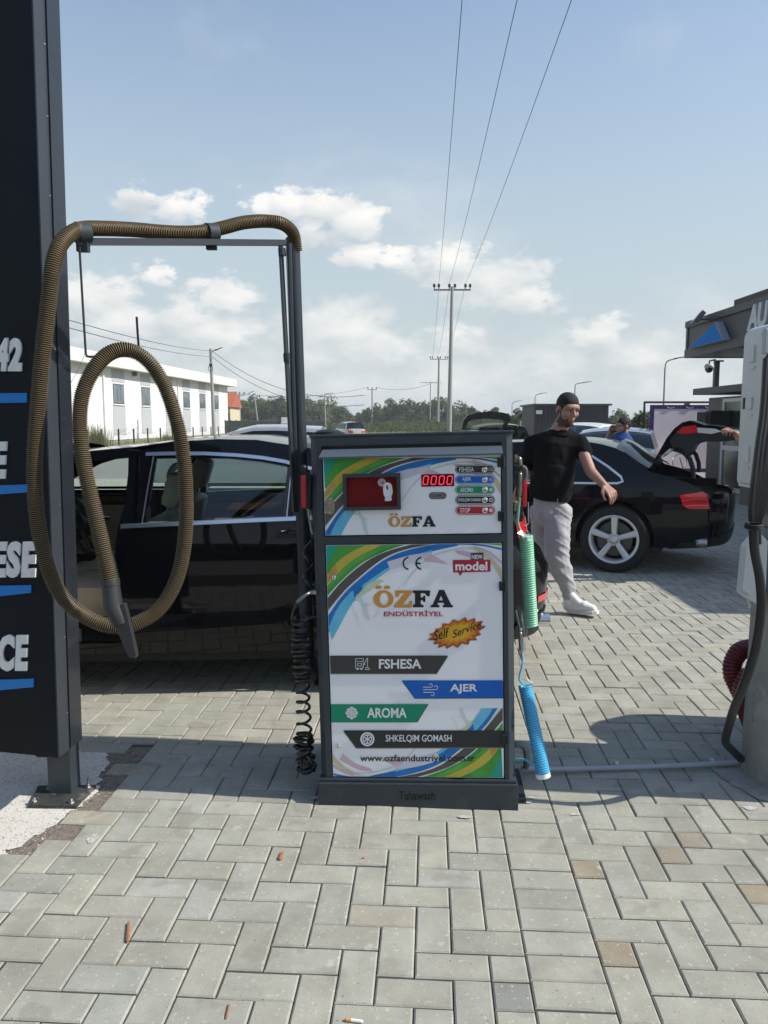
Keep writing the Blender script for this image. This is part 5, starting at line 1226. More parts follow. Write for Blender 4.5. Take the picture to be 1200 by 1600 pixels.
m.tube(catmull([at(492, 925, 2.82), at(480, 928, 2.80), at(466, 939, 2.80), at(459, 952, 2.82), at(456, 968, 2.84), at(462, 985, 2.86)], 6), .0042, 8)
def rfn(t): return .027+.004*math.sin(t*17)
cp = coil_path([at(470, 965, 2.86), at(469, 1000, 2.87), at(473, 1062, 2.87)], .028, .021, 16, rfn)+coil_path([at(473, 1062, 2.87), at(474, 1110, 2.87), at(476, 1158, 2.87)], .027, .042, 18)
cp = [p+Vector((.004*math.sin(i*.37), .003*math.sin(i*.23), .004*math.sin(i*.11))) for i, p in enumerate(cp)]
m.tube(cp, .0055, 7)
cq = coil_path([at(475, 1150, 2.87), at(474, 1168, 2.87), at(478, 1186, 2.86), at(480, 1208, 2.86)], .028, .0095, 16)
cq = [p+Vector((.010*math.sin(i*.29), .010*math.cos(i*.23), .006*math.sin(i*.17))) for i, p in enumerate(cq)]; m.tube(cq, .0050, 7)
for k in range(7):
    c_ = at(478+random.uniform(-4, 4), 1192+random.uniform(-8, 8), 2.85); ax1 = Vector((random.gauss(0,1), random.gauss(0,1), random.gauss(0,.6))).normalized(); u1 = ax1.orthogonal().normalized(); w1 = ax1.cross(u1)
    m.tube([c_+(u1*math.cos(a)+w1*math.sin(a))*(.024+.004*random.random()) for a in np.linspace(0, 5.6, 18)], .0045, 6)
m.build('spiral_tube', M_coilb, blk, smooth=True)
m = MB(); m.tube(coil_path([at(492, 925, 2.82), at(480, 928, 2.80), at(464, 941, 2.80)], .0055, .0036), .0014, 5); m.tube([at(494, 925.5, 2.82), at(487, 925.5, 2.82)], .008, 8); m.build('end_fitting', M_steel, blk)
# short ribbed run of the vacuum hose entering the machine base from behind
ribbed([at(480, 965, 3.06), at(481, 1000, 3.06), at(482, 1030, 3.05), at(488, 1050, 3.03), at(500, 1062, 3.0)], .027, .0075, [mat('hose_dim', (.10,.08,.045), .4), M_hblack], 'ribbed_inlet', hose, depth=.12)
# right side: green and blue spiral hoses
M_green = mat('coil_green', (.27,.60,.42), .30, coat=.4, var=.1); M_greenl = mat('coil_green_light', (.45,.76,.58), .35, coat=.3)
M_bluec = mat('coil_blue', (.07,.42,.70), .28, coat=.4); M_bluel = mat('coil_blue_light', (.16,.56,.78), .3, coat=.3)
M_film = glass_mat('plastic_film', (.93,.94,.94), .015, .35, .25)
def spiral(name, label, p0, p1, R_, pitch, mA, mB, base):
    root = thing(name, label, 'air hose', loc=tuple(base)); m = MB(); m.tube(coil_path([p0, p0.lerp(p1, .5), p1], R_-.0042, pitch, 20), .0045, 7); m.build('spiral_tube', mA, root, smooth=True)
    c = MB(); c.tube([p0.lerp(p1, .01), p1.lerp(p0, .01)], R_-.006, 18); c.build('inner_turns', mB, root, smooth=True); return root
g0, g1 = at(822, 836, 2.92), at(830, 980, 2.90)
gh = spiral('green_air_hose', 'green spiral air hose with a red-levered grey gun, right of the machine', g0, g1, .0270, .0088, M_green, M_greenl, g1)
b0, b1 = at(820, 1071, 2.86), at(850, 1213, 2.76)
bh = spiral('blue_air_hose', 'bright blue spiral air hose with a small white tag, right of the machine', b0, b1, .0265, .0088, M_bluec, M_bluel, b1)
m = MB(); m.tube(catmull([at(811, 783, 2.92), at(809.5, 800, 2.92), at(808.5, 815, 2.92), at(812, 828, 2.92), at(818, 835, 2.92)], 6), .0055, 8); m.build('lead', M_green, gh, smooth=True)
m = MB(); m.tube(catmull([at(812.5, 783, 2.915), at(811, 800, 2.915), at(810, 815, 2.915), at(813.5, 828, 2.915), at(819, 835, 2.915)], 6), .0022, 6); m.build('lead_stripe', M_greenl, gh, smooth=True)
m = MB(); m.cap(at(812, 742, 2.92), at(810.5, 773, 2.92), .0115, .0125); m.cap(at(811, 718, 2.93), at(813, 740, 2.93), .012); m.build('gun_grip', mat('gun_metal', (.22,.20,.17), .35, metal=.8, var=.3, vscale=50), gh, smooth=True)
m = MB(); c_ = at(810, 731, 2.90); m.box((c_.x-.016, c_.y-.012, c_.z-.010), (c_.x+.016, c_.y+.012, c_.z+.010), bev=.003); m.tube([c_, c_+Vector((0,-.016,0))], .006, 8); m.build('gun_block', M_plast, gh)
m = MB(); m.lathe([(.0,-.006),(.011,-.006),(.011,.004),(.007,.006),(.007,.012)], at(810.5, 780, 2.92), (0,0,1), 8); m.tube([at(806, 711, 2.93), at(806, 722, 2.93)], .006, 10); m.cap(at(805, 788, 2.93), at(804.5, 795, 2.93), .009); m.build('brass_fitting', mat('fitting', (.42,.36,.22), .3, metal=.9), gh, smooth=True)
m = MB(); m.tube(catmull([at(816, 729, 2.92), at(821, 733, 2.92), at(822, 741, 2.92), at(820, 750, 2.92)], 5), .008, 8); m.build('gun_neck', mat('neck_grey', (.12,.12,.13), .4), gh, smooth=True)
m = MB(); a, b_ = at(817, 750, 2.92), at(822.5, 792, 2.92); m.box((a.x, a.y-.006, b_.z), (b_.x, a.y+.006, a.z), bev=.003); m.build('gun_lever', mat('lever_red', (.62,.01,.015), .3, coat=.4), gh, smooth=True)
m = MB(); m.tube(catmull([at(828, 750, 2.93), at(821, 752, 2.93)], 3), .0015, 5); m.tube([at(825.5, 785, 2.93), at(825.5, 811, 2.93), at(826.5, 817, 2.93), at(822, 822, 2.93), at(818, 820, 2.93)], .0016, 5); m.build('wire_hook', M_chrome, gh, smooth=True)
def crumpled(pts_px, D, name, parent, seed):
    r_ = random.Random(seed); m = MB(); P = [at(px, py, D+r_.uniform(-.012, .012)) for px, py in pts_px]; c = sum(P, Vector())/len(P)+Vector((0,-.02,0))
    n = len(P); mids = [P[i].lerp(c, .5)+Vector((r_.uniform(-.008,.008), r_.uniform(-.015,.01), r_.uniform(-.008,.008))) for i in range(n)]
    m.add(P+mids+[c], [(i, (i+1) % n, n+(i+1) % n, n+i) for i in range(n)]+[(n+i, n+(i+1) % n, 2*n) for i in range(n)]); return m.build(name, M_film, parent)
crumpled([(808,833),(815,828),(826,830),(833,834),(833,845),(826,848),(817,850),(811,843)], 2.88, 'clear_wrap', gh, 1)
crumpled([(807,945),(816,952),(824,965),(824,990),(822,1012),(818,1030),(812,1020),(809,990)], 2.84, 'clear_wrap', gh, 4)
crumpled([(808,1010),(814,1016),(817,1030),(816,1046),(811,1040)], 2.84, 'clear_wrap', bh, 5)
crumpled([(813,1062),(822,1058),(832,1066),(833,1078),(824,1080),(816,1078)], 2.83, 'clear_wrap', bh, 6)
m = MB(); m.cap(at(806, 955, 2.86), at(812.5, 985, 2.86), .005); m.ell(at(812.8, 984, 2.86), .009); m.cap(at(813, 990, 2.86), at(814.5, 1015, 2.86), .0085, .0095); m.build('gun_tube', M_steel, bh, smooth=True)
m = MB(); m.tube(catmull([at(815, 1018, 2.86), at(817, 1035, 2.86), at(813, 1052, 2.86), at(812, 1062, 2.86), at(818, 1070, 2.86)], 6), .0045, 7); m.tube(catmull([at(806, 1187, 2.84), at(820, 1187, 2.82), at(832, 1195, 2.80), at(842, 1203, 2.79)], 6), .0045, 7); m.build('lead', M_bluel, bh, smooth=True)
tq = at(852, 1209, 2.725); m = MB(); m.tube([at(847.5, 1207, 2.757), at(849, 1214, 2.755)], .0277, 18, cap=False); m.build('paper_tag', mat('tag_white', (.75,.75,.74), .6), bh, smooth=True)
# grey conduit along the ground
M_cond = mat('conduit_grey', (.36,.38,.40), .4, var=.05)
cd = thing('ground_conduit', 'thin light grey conduit lying on the pavers between the machine and the concrete post', 'conduit', loc=tuple(gnd(1000, 1200)))
m = MB(); m.tube(catmull([gnd(815, 1201, .03), gnd(860, 1202, .022), gnd(960, 1200, .018), gnd(1070, 1196, .018), gnd(1160, 1191.5, .018), gnd(1185, 1190, .02)], 6), .0105, 12); m.build('pipe', M_cond, cd, smooth=True)
for px in (963, 1111):
    c = gnd(px, 1201 if px < 1000 else 1196, .0); m = MB(); m.tube([c+Vector((-.008,0,.018)), c+Vector((.008,0,.018))], .0135, 12); m.box((c.x-.008, c.y-.03, 0), (c.x+.008, c.y-.008, .006)); m.build('pipe_clip', mat('clip_white', (.5,.51,.52), .5), cd)
eb = thing('elbow_pipe', 'grey bent drain pipe close to the right foot of the machine', 'pipe', loc=tuple(gnd(818, 1200)))
m = MB(); m.tube(catmull([at(805, 1163, 2.98), at(815, 1164, 2.98), at(822, 1172, 2.98), at(823, 1186, 2.98), at(822, 1198, 3.0)], 6), .013, 12); m.build('bend', mat('pipe_grey', (.16,.18,.19), .45), eb, smooth=True)
# ================================================================== CONCRETE POLE AND CABINET, RIGHT
M_conc = mat('pole_concrete', (.30,.295,.27), .9, var=.16, vscale=5, bump=.6, bscale=45, spots=[(28,.63,(.16,.155,.14),.5),(8,.60,(.40,.39,.37),.6)])
pc = Vector((1.735, 3.0, 0)); pole = thing('concrete_pole', 'thick round concrete post under the white cabinet at the right edge', 'pole', loc=tuple(pc))
m = MB(); m.lathe([(.252,-.02),(.25,.05),(.245,.6),(.24,1.12),(.22,1.15),(.0,1.155)], (pc.x, pc.y, 0), (0,0,1), 48); m.build('shaft', M_conc, pole, smooth=True)
m = MB(); 
for z in (1.03, 1.08): m.lathe([(.2425,0),(.243,.008)], (pc.x, pc.y, z), (0,0,1), 40, cap=False)
m.build('strap', M_steel, pole, smooth=True)
M_cab = mat('cabinet_white', (.64,.63,.59), .45, var=.04, vscale=3, bump=.03); 
cb = thing('white_cabinet', 'tall rounded off-white plastic cabinet fixed behind the concrete pole', 'cabinet', loc=tuple(at(1180, 755, 3.25)))
def rprism(m, x0, z0, x1, z1, y0, y1, r, top=True):
    pts = []
    for cx_, cz_, a0 in ((x1-r, z1-r, 0), (x0+r, z1-r, 90), (x0+.02, z0+.02, 180), (x1-.02, z0+.02, 270)):
        rr_ = r if a0 < 180 else .02
        pts += [(cx_+rr_*math.cos(rad(a0+15*k)), cz_+rr_*math.sin(rad(a0+15*k))) for k in range(7)]
    e2 = .02; n = len(pts); cxm, czm = (x0+x1)/2, (z0+z1)/2
    inn_ = [(cxm+(x-cxm)*(1-e2/(x1-x0)*2), czm+(z-czm)*(1-e2/(z1-z0)*2)) for x, z in pts]
    vs = [(x, y0+e2, z) for x, z in pts]+[(x, y1, z) for x, z in pts]+[(x, y0, z) for x, z in inn_]
    m.add(vs, [(i, (i+1) % n, (i+1) % n+n, i+n) for i in range(n)]+[(2*n+i, 2*n+(i+1) % n, (i+1) % n, i) for i in range(n)]+[tuple(range(2*n, 3*n)), tuple(reversed(range(n, 2*n)))])
a, b_ = at(1151, 757, 3.12), at(1161, 512, 3.12); X0 = a.x; X1 = X0+.50; Z0 = a.z; Z1 = b_.z; YA, YB = 2.88, 3.12
m = MB(); rprism(m, X0, Z0, X1, Z1, YA, YB, .045); m.build('shell', M_cab, cb, smooth=True, sharp=30)
m = MB(); m.box((X0-.003, YA+.02, Z0-.004), (X0+.11, YB-.02, Z0+.006), bev=.003); m.build('lower_lip', M_cab, cb)
for (y0_, y1_) in ((540,566),(620,640),(696,722)):
    p0 = at(1161, y1_, 3.05); p1 = at(1168, y0_, 3.05); m = MB(); m.box((X0-.008, 3.02, p0.z), (X0+.002, 3.06, p1.z), bev=.003); m.box((X0-.006, 3.015, p0.z-.028), (X0+.002, 3.05, p0.z-.018)); m.build('moulded_latch', M_cab, cb)
p0 = at(1156, 640, 3.2); m = MB(); m.box((X0-.003, 3.085, p0.z), (X0+.002, 3.10, p0.z+.045)); m.build('slot', M_black, cb)
m = MB(); a = at(1150, 788, 3.10); m.box((X0+.004, YA+.02, a.z), (X0+.30, YB-.02, Z0+.002), bev=.004); m.build('grey_socket', mat('socket_grey', (.07,.075,.08), .5), cb)
m = MB(); a = at(1194, 553, 2.86); m.box((a.x, 2.858, a.z), (a.x+.25, 2.885, a.z+.09), bev=.004); m.build('side_panel', mat('panel_grey_white', (.42,.43,.42), .5), cb)
# small white box lower on the pole
sb = thing('small_white_box', 'small white box with a slanting top on the left flank of the concrete post', 'box', loc=tuple(at(1165, 900, 3.0)))
q = [(1174,831),(1157,852),(1150.5,924),(1168,937),(1178,937),(1182,840)]
m = MB(); m.prism([(at(a, b_, 2.99).x, at(a, b_, 2.99).z) for a, b_ in q], 'y', 2.90, 2.99); m.build('box_body', mat('box_white', (.60,.61,.60), .4), sb)
q2 = [(1177,836),(1166,853),(1160,921),(1173,931),(1180,925)]
m = MB(); m.prism([(at(a, b_, 2.89).x, at(a, b_, 2.89).z) for a, b_ in q2], 'y', 2.886, 2.8995); m.build('lid', mat('box_white', (.60,.61,.60), .4), sb)
m = MB(); m.tube([at(1168, 937, 2.99), at(1172, 946, 2.98), at(1170, 950, 2.98)], .006, 6); m.build('cable_gland', mat('box_white', (.60,.61,.60), .4), sb, smooth=True)
# cables
cbl = thing('cable_bundle', 'bundle of black cables tied to the concrete post and running down to the pavers', 'cables', loc=tuple(gnd(1150, 1185)))
m = MB()
for k in range(9):
    dx = k*4.2; mid = random.uniform(-3, 3)
    m.tube(catmull([at(1197+dx*.5, 560-k*3, 2.78), at(1190+dx*.8+mid, 640, 2.76), at(1182+dx*.85+mid, 700, 2.74), at(1177+dx*.75, 760, 2.73), at(1174+dx*.55, 800, 2.73), at(1176+dx*.28, 822, 2.735), at(1178+dx*.25, 850, 2.74)], 8), .0085 if k else .011, 7)
m.build('cables', mat('cable_black', (.012,.011,.012), .45, coat=.2), cbl, smooth=True)
m = MB(); pth = catmull([at(1177, 822, 2.72), at(1179, 860, 2.72), at(1187, 905, 2.71), at(1189, 950, 2.71), at(1181, 1010, 2.71), at(1166, 1060, 2.71), at(1148, 1105, 2.75), at(1137, 1140, 2.85), at(1134, 1160, 2.92), at(1146, 1174, 2.99), at(1158, 1186, 3.03)], 8)
m.tube(pth, .0165, 10); m.build('main_cable', mat('cable_sheath', (.016,.016,.017), .42, coat=.15), cbl, smooth=True)
m = MB(); c = at(1178, 822, 2.70); 
for k in range(3): m.tube([c+Vector((.030*math.cos(a), .024*math.sin(a), .006*k-.006+.003*math.sin(a))) for a in np.linspace(0, 6.28, 16)], .0035, 6, cap=False)
m.tube([at(1166, 816, 2.69), at(1171, 824, 2.69), at(1176, 826, 2.69)], .003, 6); m.build('cable_tie', M_plast, cbl, smooth=True)
m = MB(); m.tube([at(1196, 515, 2.9), at(1193, 522, 2.9), at(1194, 532, 2.9), at(1199, 537, 2.9), at(1203, 530, 2.9), at(1202, 518, 2.9), at(1196, 515, 2.9)], .006, 7, cap=False); m.cap(at(1197, 537, 2.9), at(1201, 550, 2.9), .012)
tag(m.build('snap_hook', M_plast, None, smooth=True, origin=at(1198, 530, 2.9)), 'black snap hook at the top right of the white cabinet', 'hook')
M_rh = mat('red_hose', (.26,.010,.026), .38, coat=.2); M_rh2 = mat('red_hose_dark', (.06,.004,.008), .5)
rh = thing('hose_with_shadow_drum', 'dark red ribbed hose bulging out at the foot of the concrete post, with an unseen body added behind for its shadow', 'vacuum', loc=tuple(gnd(1160, 1150)))
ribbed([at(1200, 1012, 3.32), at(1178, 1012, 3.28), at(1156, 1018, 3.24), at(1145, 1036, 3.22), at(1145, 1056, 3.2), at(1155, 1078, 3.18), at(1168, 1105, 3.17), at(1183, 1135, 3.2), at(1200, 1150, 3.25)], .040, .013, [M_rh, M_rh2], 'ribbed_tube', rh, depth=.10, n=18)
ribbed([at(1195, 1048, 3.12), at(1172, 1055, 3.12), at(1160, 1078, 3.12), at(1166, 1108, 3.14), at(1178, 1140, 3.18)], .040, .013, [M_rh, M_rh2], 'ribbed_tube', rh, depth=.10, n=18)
m = MB(); m.lathe([(.0,.02),(.24,.02),(.25,.06),(.25,.70),(.24,.78),(.17,.90),(.06,.96),(.0,.965)], (2.13, 3.34, 0), (0,0,1), 28); m.build('shadow_drum', mat('drum_red', (.12,.01,.015), .4), rh, smooth=True)  # unseen body added behind the post to cast the rounded shadow on the pavers
rl = thing('red_hose_end', 'short red ribbed hose end peeping out under the black sign', 'hose', loc=tuple(at(112, 1172, 2.95)))
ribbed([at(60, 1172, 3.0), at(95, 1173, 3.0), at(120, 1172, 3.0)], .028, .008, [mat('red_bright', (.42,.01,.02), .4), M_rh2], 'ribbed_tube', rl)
# ================================================================== LITTER
def bit(name, label, cat, a, b_, r, mt, z=.004):
    m = MB(); A, B_ = gnd(*a, z), gnd(*b_, z); m.cap(A, B_, r, r*.7, flat=((0,0,1), .5), n=6); c = (A+B_)/2; return tag(m.build(name, mt, None, origin=c), label, cat)
M_leaf = mat('dry_leaf', (.30,.14,.06), .8, var=.3, vscale=80)
bit('wood_chip', 'long orange wood chip stuck upright in a joint, lower left', 'wood chip', (200,1469), (201,1442), .006, M_leaf, .006)
bit('dry_leaf', 'curled orange leaf scrap lying below the machine', 'leaf', (438,1341), (441,1332), .008, M_leaf)
bit('straw', 'thin ochre straw lying in a joint at the bottom', 'straw', (354,1590), (358,1569), .003, M_leaf)
bit('red_scrap', 'tiny red scrap on a paver joint in front of the machine', 'litter', (566,1341), (569,1341), .004, mat('red_bit', (.5,.02,.02), .5))
bt = thing('cigarette_end', 'white cigarette end with tan filter at the bottom edge', 'cigarette', loc=tuple(gnd(553, 1594)))
m = MB(); m.cap(gnd(541, 1593, .005), gnd(548, 1594, .005), .0042, n=8); m.build('filter', mat('filter_tan', (.55,.30,.10), .8), bt); m = MB(); m.cap(gnd(549, 1594, .005), gnd(565, 1596, .005), .0040, n=8); m.build('paper', mat('paper', (.75,.73,.70), .8), bt)
# ================================================================== PEOPLE
M_skin = mat('skin', (.37,.205,.145), .55, var=.16, vscale=16, bump=.12); M_hair = mat('hair', (.008,.006,.005), .7, bump=.6, bscale=250); M_beard = mat('beard', (.085,.048,.034), .75, bump=.5, bscale=300)
M_side = mat('hair_short', (.010,.008,.007), .75, bump=.5, bscale=300)
def remesh(m, voxel, name, material, parent, smooth_it=3, wrinkle=None):
    o = m.build('tmp', material, None); 
    md = o.modifiers.new('r', 'REMESH'); md.mode = 'VOXEL'; md.voxel_size = voxel; md.use_smooth_shade = True
    s_ = o.modifiers.new('s', 'SMOOTH'); s_.iterations = smooth_it; s_.factor = .5
    me = bpy.data.meshes.new_from_object(o.evaluated_get(bpy.context.evaluated_depsgraph_get())); bpy.data.objects.remove(o)
    n = len(me.vertices); co = np.empty(n*3, dtype=np.float32); me.vertices.foreach_get('co', co); co = co.reshape(-1, 3)
    if wrinkle:
        no = np.empty(n*3, dtype=np.float32); me.vertices.foreach_get('normal', no); no = no.reshape(-1, 3)
        co = co+no*np.array([wrinkle(Vector(c)) for c in co.astype(float)], dtype=np.float32)[:, None]
    A = np.array(WM[parent].inverted(), dtype=np.float32); co = co@A[:3, :3].T+A[:3, 3]
    me.vertices.foreach_set('co', co.astype(np.float32).ravel()); me.name = name
    ob = bpy.data.objects.new(name, me); me.materials.clear(); me.materials.append(material); COL.objects.link(ob); ob.parent = parent; WM[ob] = WM[parent]
    me.polygons.foreach_set('use_smooth', [True]*len(me.polygons)); me.update(); return ob
def head_prims(m, M):
    """M: 4x4 frame at head centre (x to the person's left, -y... forward = +y, z up)"""
    R = M.to_3x3(); E = lambda c, r: m.ell(M@Vector(c), r, R, 20, 14)
    E((0,-.012,.028), (.075,.094,.088)); E((0,.020,-.030), (.062,.070,.080)); E((0,.035,-.078), (.046,.050,.034)); E((0,.070,-.096), (.024,.020,.018))
    E((0,.060,.030), (.060,.032,.030)); E((-.030,.076,.022), (.026,.013,.009)); E((.030,.076,.022), (.026,.013,.009))
    E((-.040,.058,-.024), (.024,.024,.026)); E((.040,.058,-.024), (.024,.024,.026))
    m.cap(M@Vector((0,.084,.010)), M@Vector((0,.108,-.022)), .008, .012, n=10); E((-.011,.096,-.027), (.009,.010,.008)); E((.011,.096,-.027), (.009,.010,.008))
    E((0,.083,-.055), (.022,.012,.007)); E((0,.081,-.065), (.020,.012,.008))
    for s_ in (-1, 1): E((s_*.077,-.012,-.012), (.009,.018,.030))
def eyes_etc(M, parent, hair_r=(.080,.100,.092), beard=True, vox=.004):
    R = M.to_3x3()
    m = MB()
    for s_ in (-1, 1): m.ell(M@Vector((s_*.031,.0765,.006)), (.0125,.010,.006), R, 12, 8)
    m.build('eyes', mat('eye_white', (.45,.42,.40), .3), parent, smooth=True)
    m = MB()
    for s_ in (-1, 1): m.ell(M@Vector((s_*.030,.0845,.005)), (.0058,.004,.0058), R, 10, 8)
    m.build('irises', mat('iris', (.012,.008,.006), .15), parent, smooth=True)
    m = MB()
    for s_ in (-1, 1): m.cap(M@Vector((s_*.014,.091,.0245)), M@Vector((s_*.050,.080,.027)), .0042, .0028, n=8); m.cap(M@Vector((s_*.019,.0855,.0125)), M@Vector((s_*.044,.079,.0115)), .0022, n=6)
    m.build('eyebrows', M_hair, parent, smooth=True)
    m = MB(); m.cap(M@Vector((-.017,.0945,-.0605)), M@Vector((.017,.0945,-.0605)), .0022, n=6); m.ell(M@Vector((0,.0875,-.067)), (.017,.0095,.0055), R, 12, 8); m.build('lips', mat('lips', (.30,.10,.085), .45), parent, smooth=True)
    return
def head_shells(ob, M, parent):
    """hair and beard grown as thin shells from the scalp and jaw of the body mesh"""
    me = ob.data; P = WM[parent]; A = np.array((M.inverted()@P)); n = len(me.vertices); co = np.empty(n*3); me.vertices.foreach_get('co', co); co = co.reshape(-1, 3)
    no = np.empty(n*3); me.vertices.foreach_get('normal', no); no = no.reshape(-1, 3)
    h = co@A[:3, :3].T+A[:3, 3]; x, y, z = np.abs(h[:, 0]), h[:, 1], h[:, 2]
    hl = np.interp(y, [-.12, -.055, -.035, -.02, .010, .020, .040, .062, .12], [-.066, -.060, -.010, .016, .018, -.014, .020, .048, .062])
    dist = np.linalg.norm(h, axis=1); mh = np.where(dist < .19, z-hl, -1); th = np.clip(mh/.022, 0, 1)*(.0025+.0045*np.clip((z-.045)/.05, 0, 1))+.0009*np.sin(h[:, 0]*900+h[:, 1]*700)*np.sin(h[:, 1]*800)
    line = np.interp(y, [-.02, .018, .026, .045, .066, .080, .12], [-.02, -.010, -.045, -.068, -.064, -.047, -.043])
    mb = np.minimum(line-z, z+.128); mb = np.minimum(mb, (y+.004)*1.0); lips = (x < .024) & (z > -.075) & (z < -.048) & (y > .06); under = (y < .03) & (z < -.105)
    mb = np.where((dist < .19) & ~lips & ~under, mb, -1); tb = np.clip(mb/.012, 0, 1)*.0022
    ms = np.where(z < .034, mh, -1); mh = np.where(z > .030, mh, -1)
    for nm, mk, t, mt in (('hair', mh, th, M_hair), ('side_hair', ms, th*.6, M_side), ('beard', mb, tb, M_beard)):
        keep = mk > 0; idx = -np.ones(n, dtype=int); vs = []; fs = []
        for p in me.polygons:
            v = list(p.vertices)
            if all(keep[i] for i in v):
                for i in v:
                    if idx[i] < 0: idx[i] = len(vs); vs.append(co[i]+no[i]*(t[i]+.0006))
                fs.append(tuple(int(idx[i]) for i in v))
        if fs: m = MB(); m.v = [tuple(v) for v in vs]; m.f = fs; m.m = [0]*len(fs); m.build(nm, mt, parent, M=1, smooth=True, sharp=0)
def frame(c, fwd, up=(0, 0, 1)):
    f = Vector(fwd).normalized(); u = Vector(up); u = (u-f*u.dot(f)).normalized(); x = f.cross(u).normalized()
    M = Matrix.Identity(4)
    for i in range(3): M[i][0] = x[i]; M[i][1] = f[i]; M[i][2] = u[i]; M[i][3] = c[i]
    return M
def hand(m, w, d, palm_n, thumb_side, curl=.35, L_=.185, spread=1.0):
    """wrist point, direction of the hand, palm normal, side of the thumb"""
    d = Vector(d).normalized(); n_ = Vector(palm_n); n_ = (n_-d*n_.dot(d)).normalized(); s_ = d.cross(n_).normalized()*thumb_side; w = Vector(w)
    for k in range(4):
        q = (k-1.5); m.cap(w+s_*(-q*.012), w+d*.085-s_*q*.0205, .015, .0135, flat=(n_, .8), n=8)
    for k, (l_, r_) in enumerate(((.074,.0090), (.082,.0092), (.077,.0088), (.060,.0078))):
        o = w+d*.088+s_*(1.5-k)*.0215*spread; a = curl*(1+.18*k); p1 = o+(d*math.cos(a)+n_*math.sin(a)+s_*(1.5-k)*.05*spread)*l_*.45; p2 = p1+(d*math.cos(a*2.1)+n_*math.sin(a*2.1))*l_*.32; p3 = p2+(d*math.cos(a*2.9)+n_*math.sin(a*2.9))*l_*.25
        m.cap(o, p1, r_, r_*.95, n=8); m.cap(p1, p2, r_*.95, r_*.88, n=8); m.cap(p2, p3, r_*.88, r_*.75, n=8)
    t0 = w+s_*.022+d*.02; t1 = t0+(s_*.62+d*.72+n_*.25).normalized()*.045; t2 = t1+(s_*.25+d*.9+n_*.3).normalized()*.034; t3 = t2+(s_*.05+d*.9+n_*.35).normalized()*.026
    m.cap(t0, t1, .0155, .0125, n=8); m.cap(t1, t2, .0118, .0105, n=8); m.cap(t2, t3, .0105, .0088, n=8)
# ---------------------------------------------------------------- the walking man
D0 = 5.80
def w(px, py, dD=0.0): return at(px, py, D0+dD)
man = thing('person', 'young bearded man in black T-shirt and light grey joggers walking past the machine', 'person', loc=(w(885, 950).x, 5.8, 0))
Hc = w(886.5, 639); HM = frame(Hc, (.36, -.90, -.27), (.05, 0, 1))
neck = w(873, 672, .02); shR, shL = w(829, 690, .06), w(905, 689, -.02)
chest = w(868, 715, .03); waist = w(862, 765, .04); hipR, hipL = w(848, 798, .08), w(872, 799, .0)
elR, wrR = w(820, 742, .22), w(806, 775, .30); elL, wrL = w(923, 737, -.16), w(944, 758, -.30)
knL, anL = w(870, 866, -.10), gnd(884, 938, .10)
anL = w(887, 931, -.12); knR, anR = w(846, 862, .18), w(826, 905, .62)
body = MB(); head_prims(body, HM)
body.cap(neck, Hc-Vector((.004,-.01,.06)), .060, .056); body.cap(neck+Vector((0,0,-.02)), chest, .065, .10, n=14)
fw_ = Vector((.35,-.94,0))
body.cap(chest+Vector((0,0,.02)), waist, .12, .11, flat=(fw_, .8), n=16); body.cap(waist, (hipR+hipL)/2, .10, .11, n=14)
for a, b_, c_ in ((shR, elR, wrR), (shL, elL, wrL)): body.cap(chest.lerp(a, .6)+Vector((0,0,.0)), a+Vector((0,0,-.02)), .06, .045); body.cap(a+Vector((0,0,-.02)), b_, .048, .041); body.cap(b_, c_, .041, .027)
body.cap(hipR, knR, .085, .06); body.cap(knR, anR, .055, .035); body.cap(hipL, knL, .085, .06); body.cap(knL, anL, .055, .035)
hand(body, wrL+(wrL-elL).normalized()*.0, (wrL-elL).normalized()*.8+Vector((.15,-.1,-.18)), (-.2,.75,-.6), -1, .42); hand(body, wrR, (wrR-elR).normalized()+Vector((0,0,-.5)), (.8,0,-.3), 1, .5)
bd = remesh(body, .0045, 'body', M_skin, man, 2)
eyes_etc(HM, man); head_shells(bd, HM, man)
def wr_shirt(c):
    f = 1-abs(mnoise.noise(Vector((c.x*6-c.z*5, c.y*6, c.z*7+c.x*5))))*2
    v = max(0, f-.6)*.012+mnoise.noise(Vector((c.x*5+c.z*3, c.y*5, c.z*4)))*.010+mnoise.noise(Vector((c.x*14+c.z*10, c.y*12, c.z*7)))*.006; return v*(1.0 if c.z < 1.38 else .4)
M_shirt = mat('black_cotton', (.006,.006,.007), .95, var=.15, vscale=40, bump=.3, bscale=260, spec=.2)
s_ = MB()
s_.cap(chest+Vector((0,0,.05)), waist+Vector((0,0,-.0)), .172, .160, flat=(fw_, .78), n=20); s_.lathe([(.150,0),(.158,.05),(.160,.12),(.156,.20),(.150,.26)], w(858, 779, .04), waist.lerp(chest, 1)-w(858, 779, .04), 28)
s_.cap(neck+Vector((-.02,.0,-.085)), shR+Vector((.015,0,-.012)), .085, .058); s_.cap(neck+Vector((.02,0,-.085)), shL+Vector((-.015,0,-.012)), .085, .056); s_.cap(chest.lerp(shR, .5)+Vector((0,0,.02)), shR+Vector((.03,0,-.05)), .10, .07); s_.cap(chest.lerp(shL, .5)+Vector((0,0,.02)), shL+Vector((-.03,0,-.05)), .10, .07)
s_.cap(chest+Vector((0,0,.12)), neck+Vector((0,0,-.055)), .11, .086, n=16)
a_, b_ = shR+Vector((0,0,-.01)), w(824, 722, .12); s_.cap(a_, b_, .060, .072, n=14); a_, b_ = shL+Vector((0,0,-.01)), w(911, 708, -.05); s_.cap(a_, b_, .058, .066, n=14)
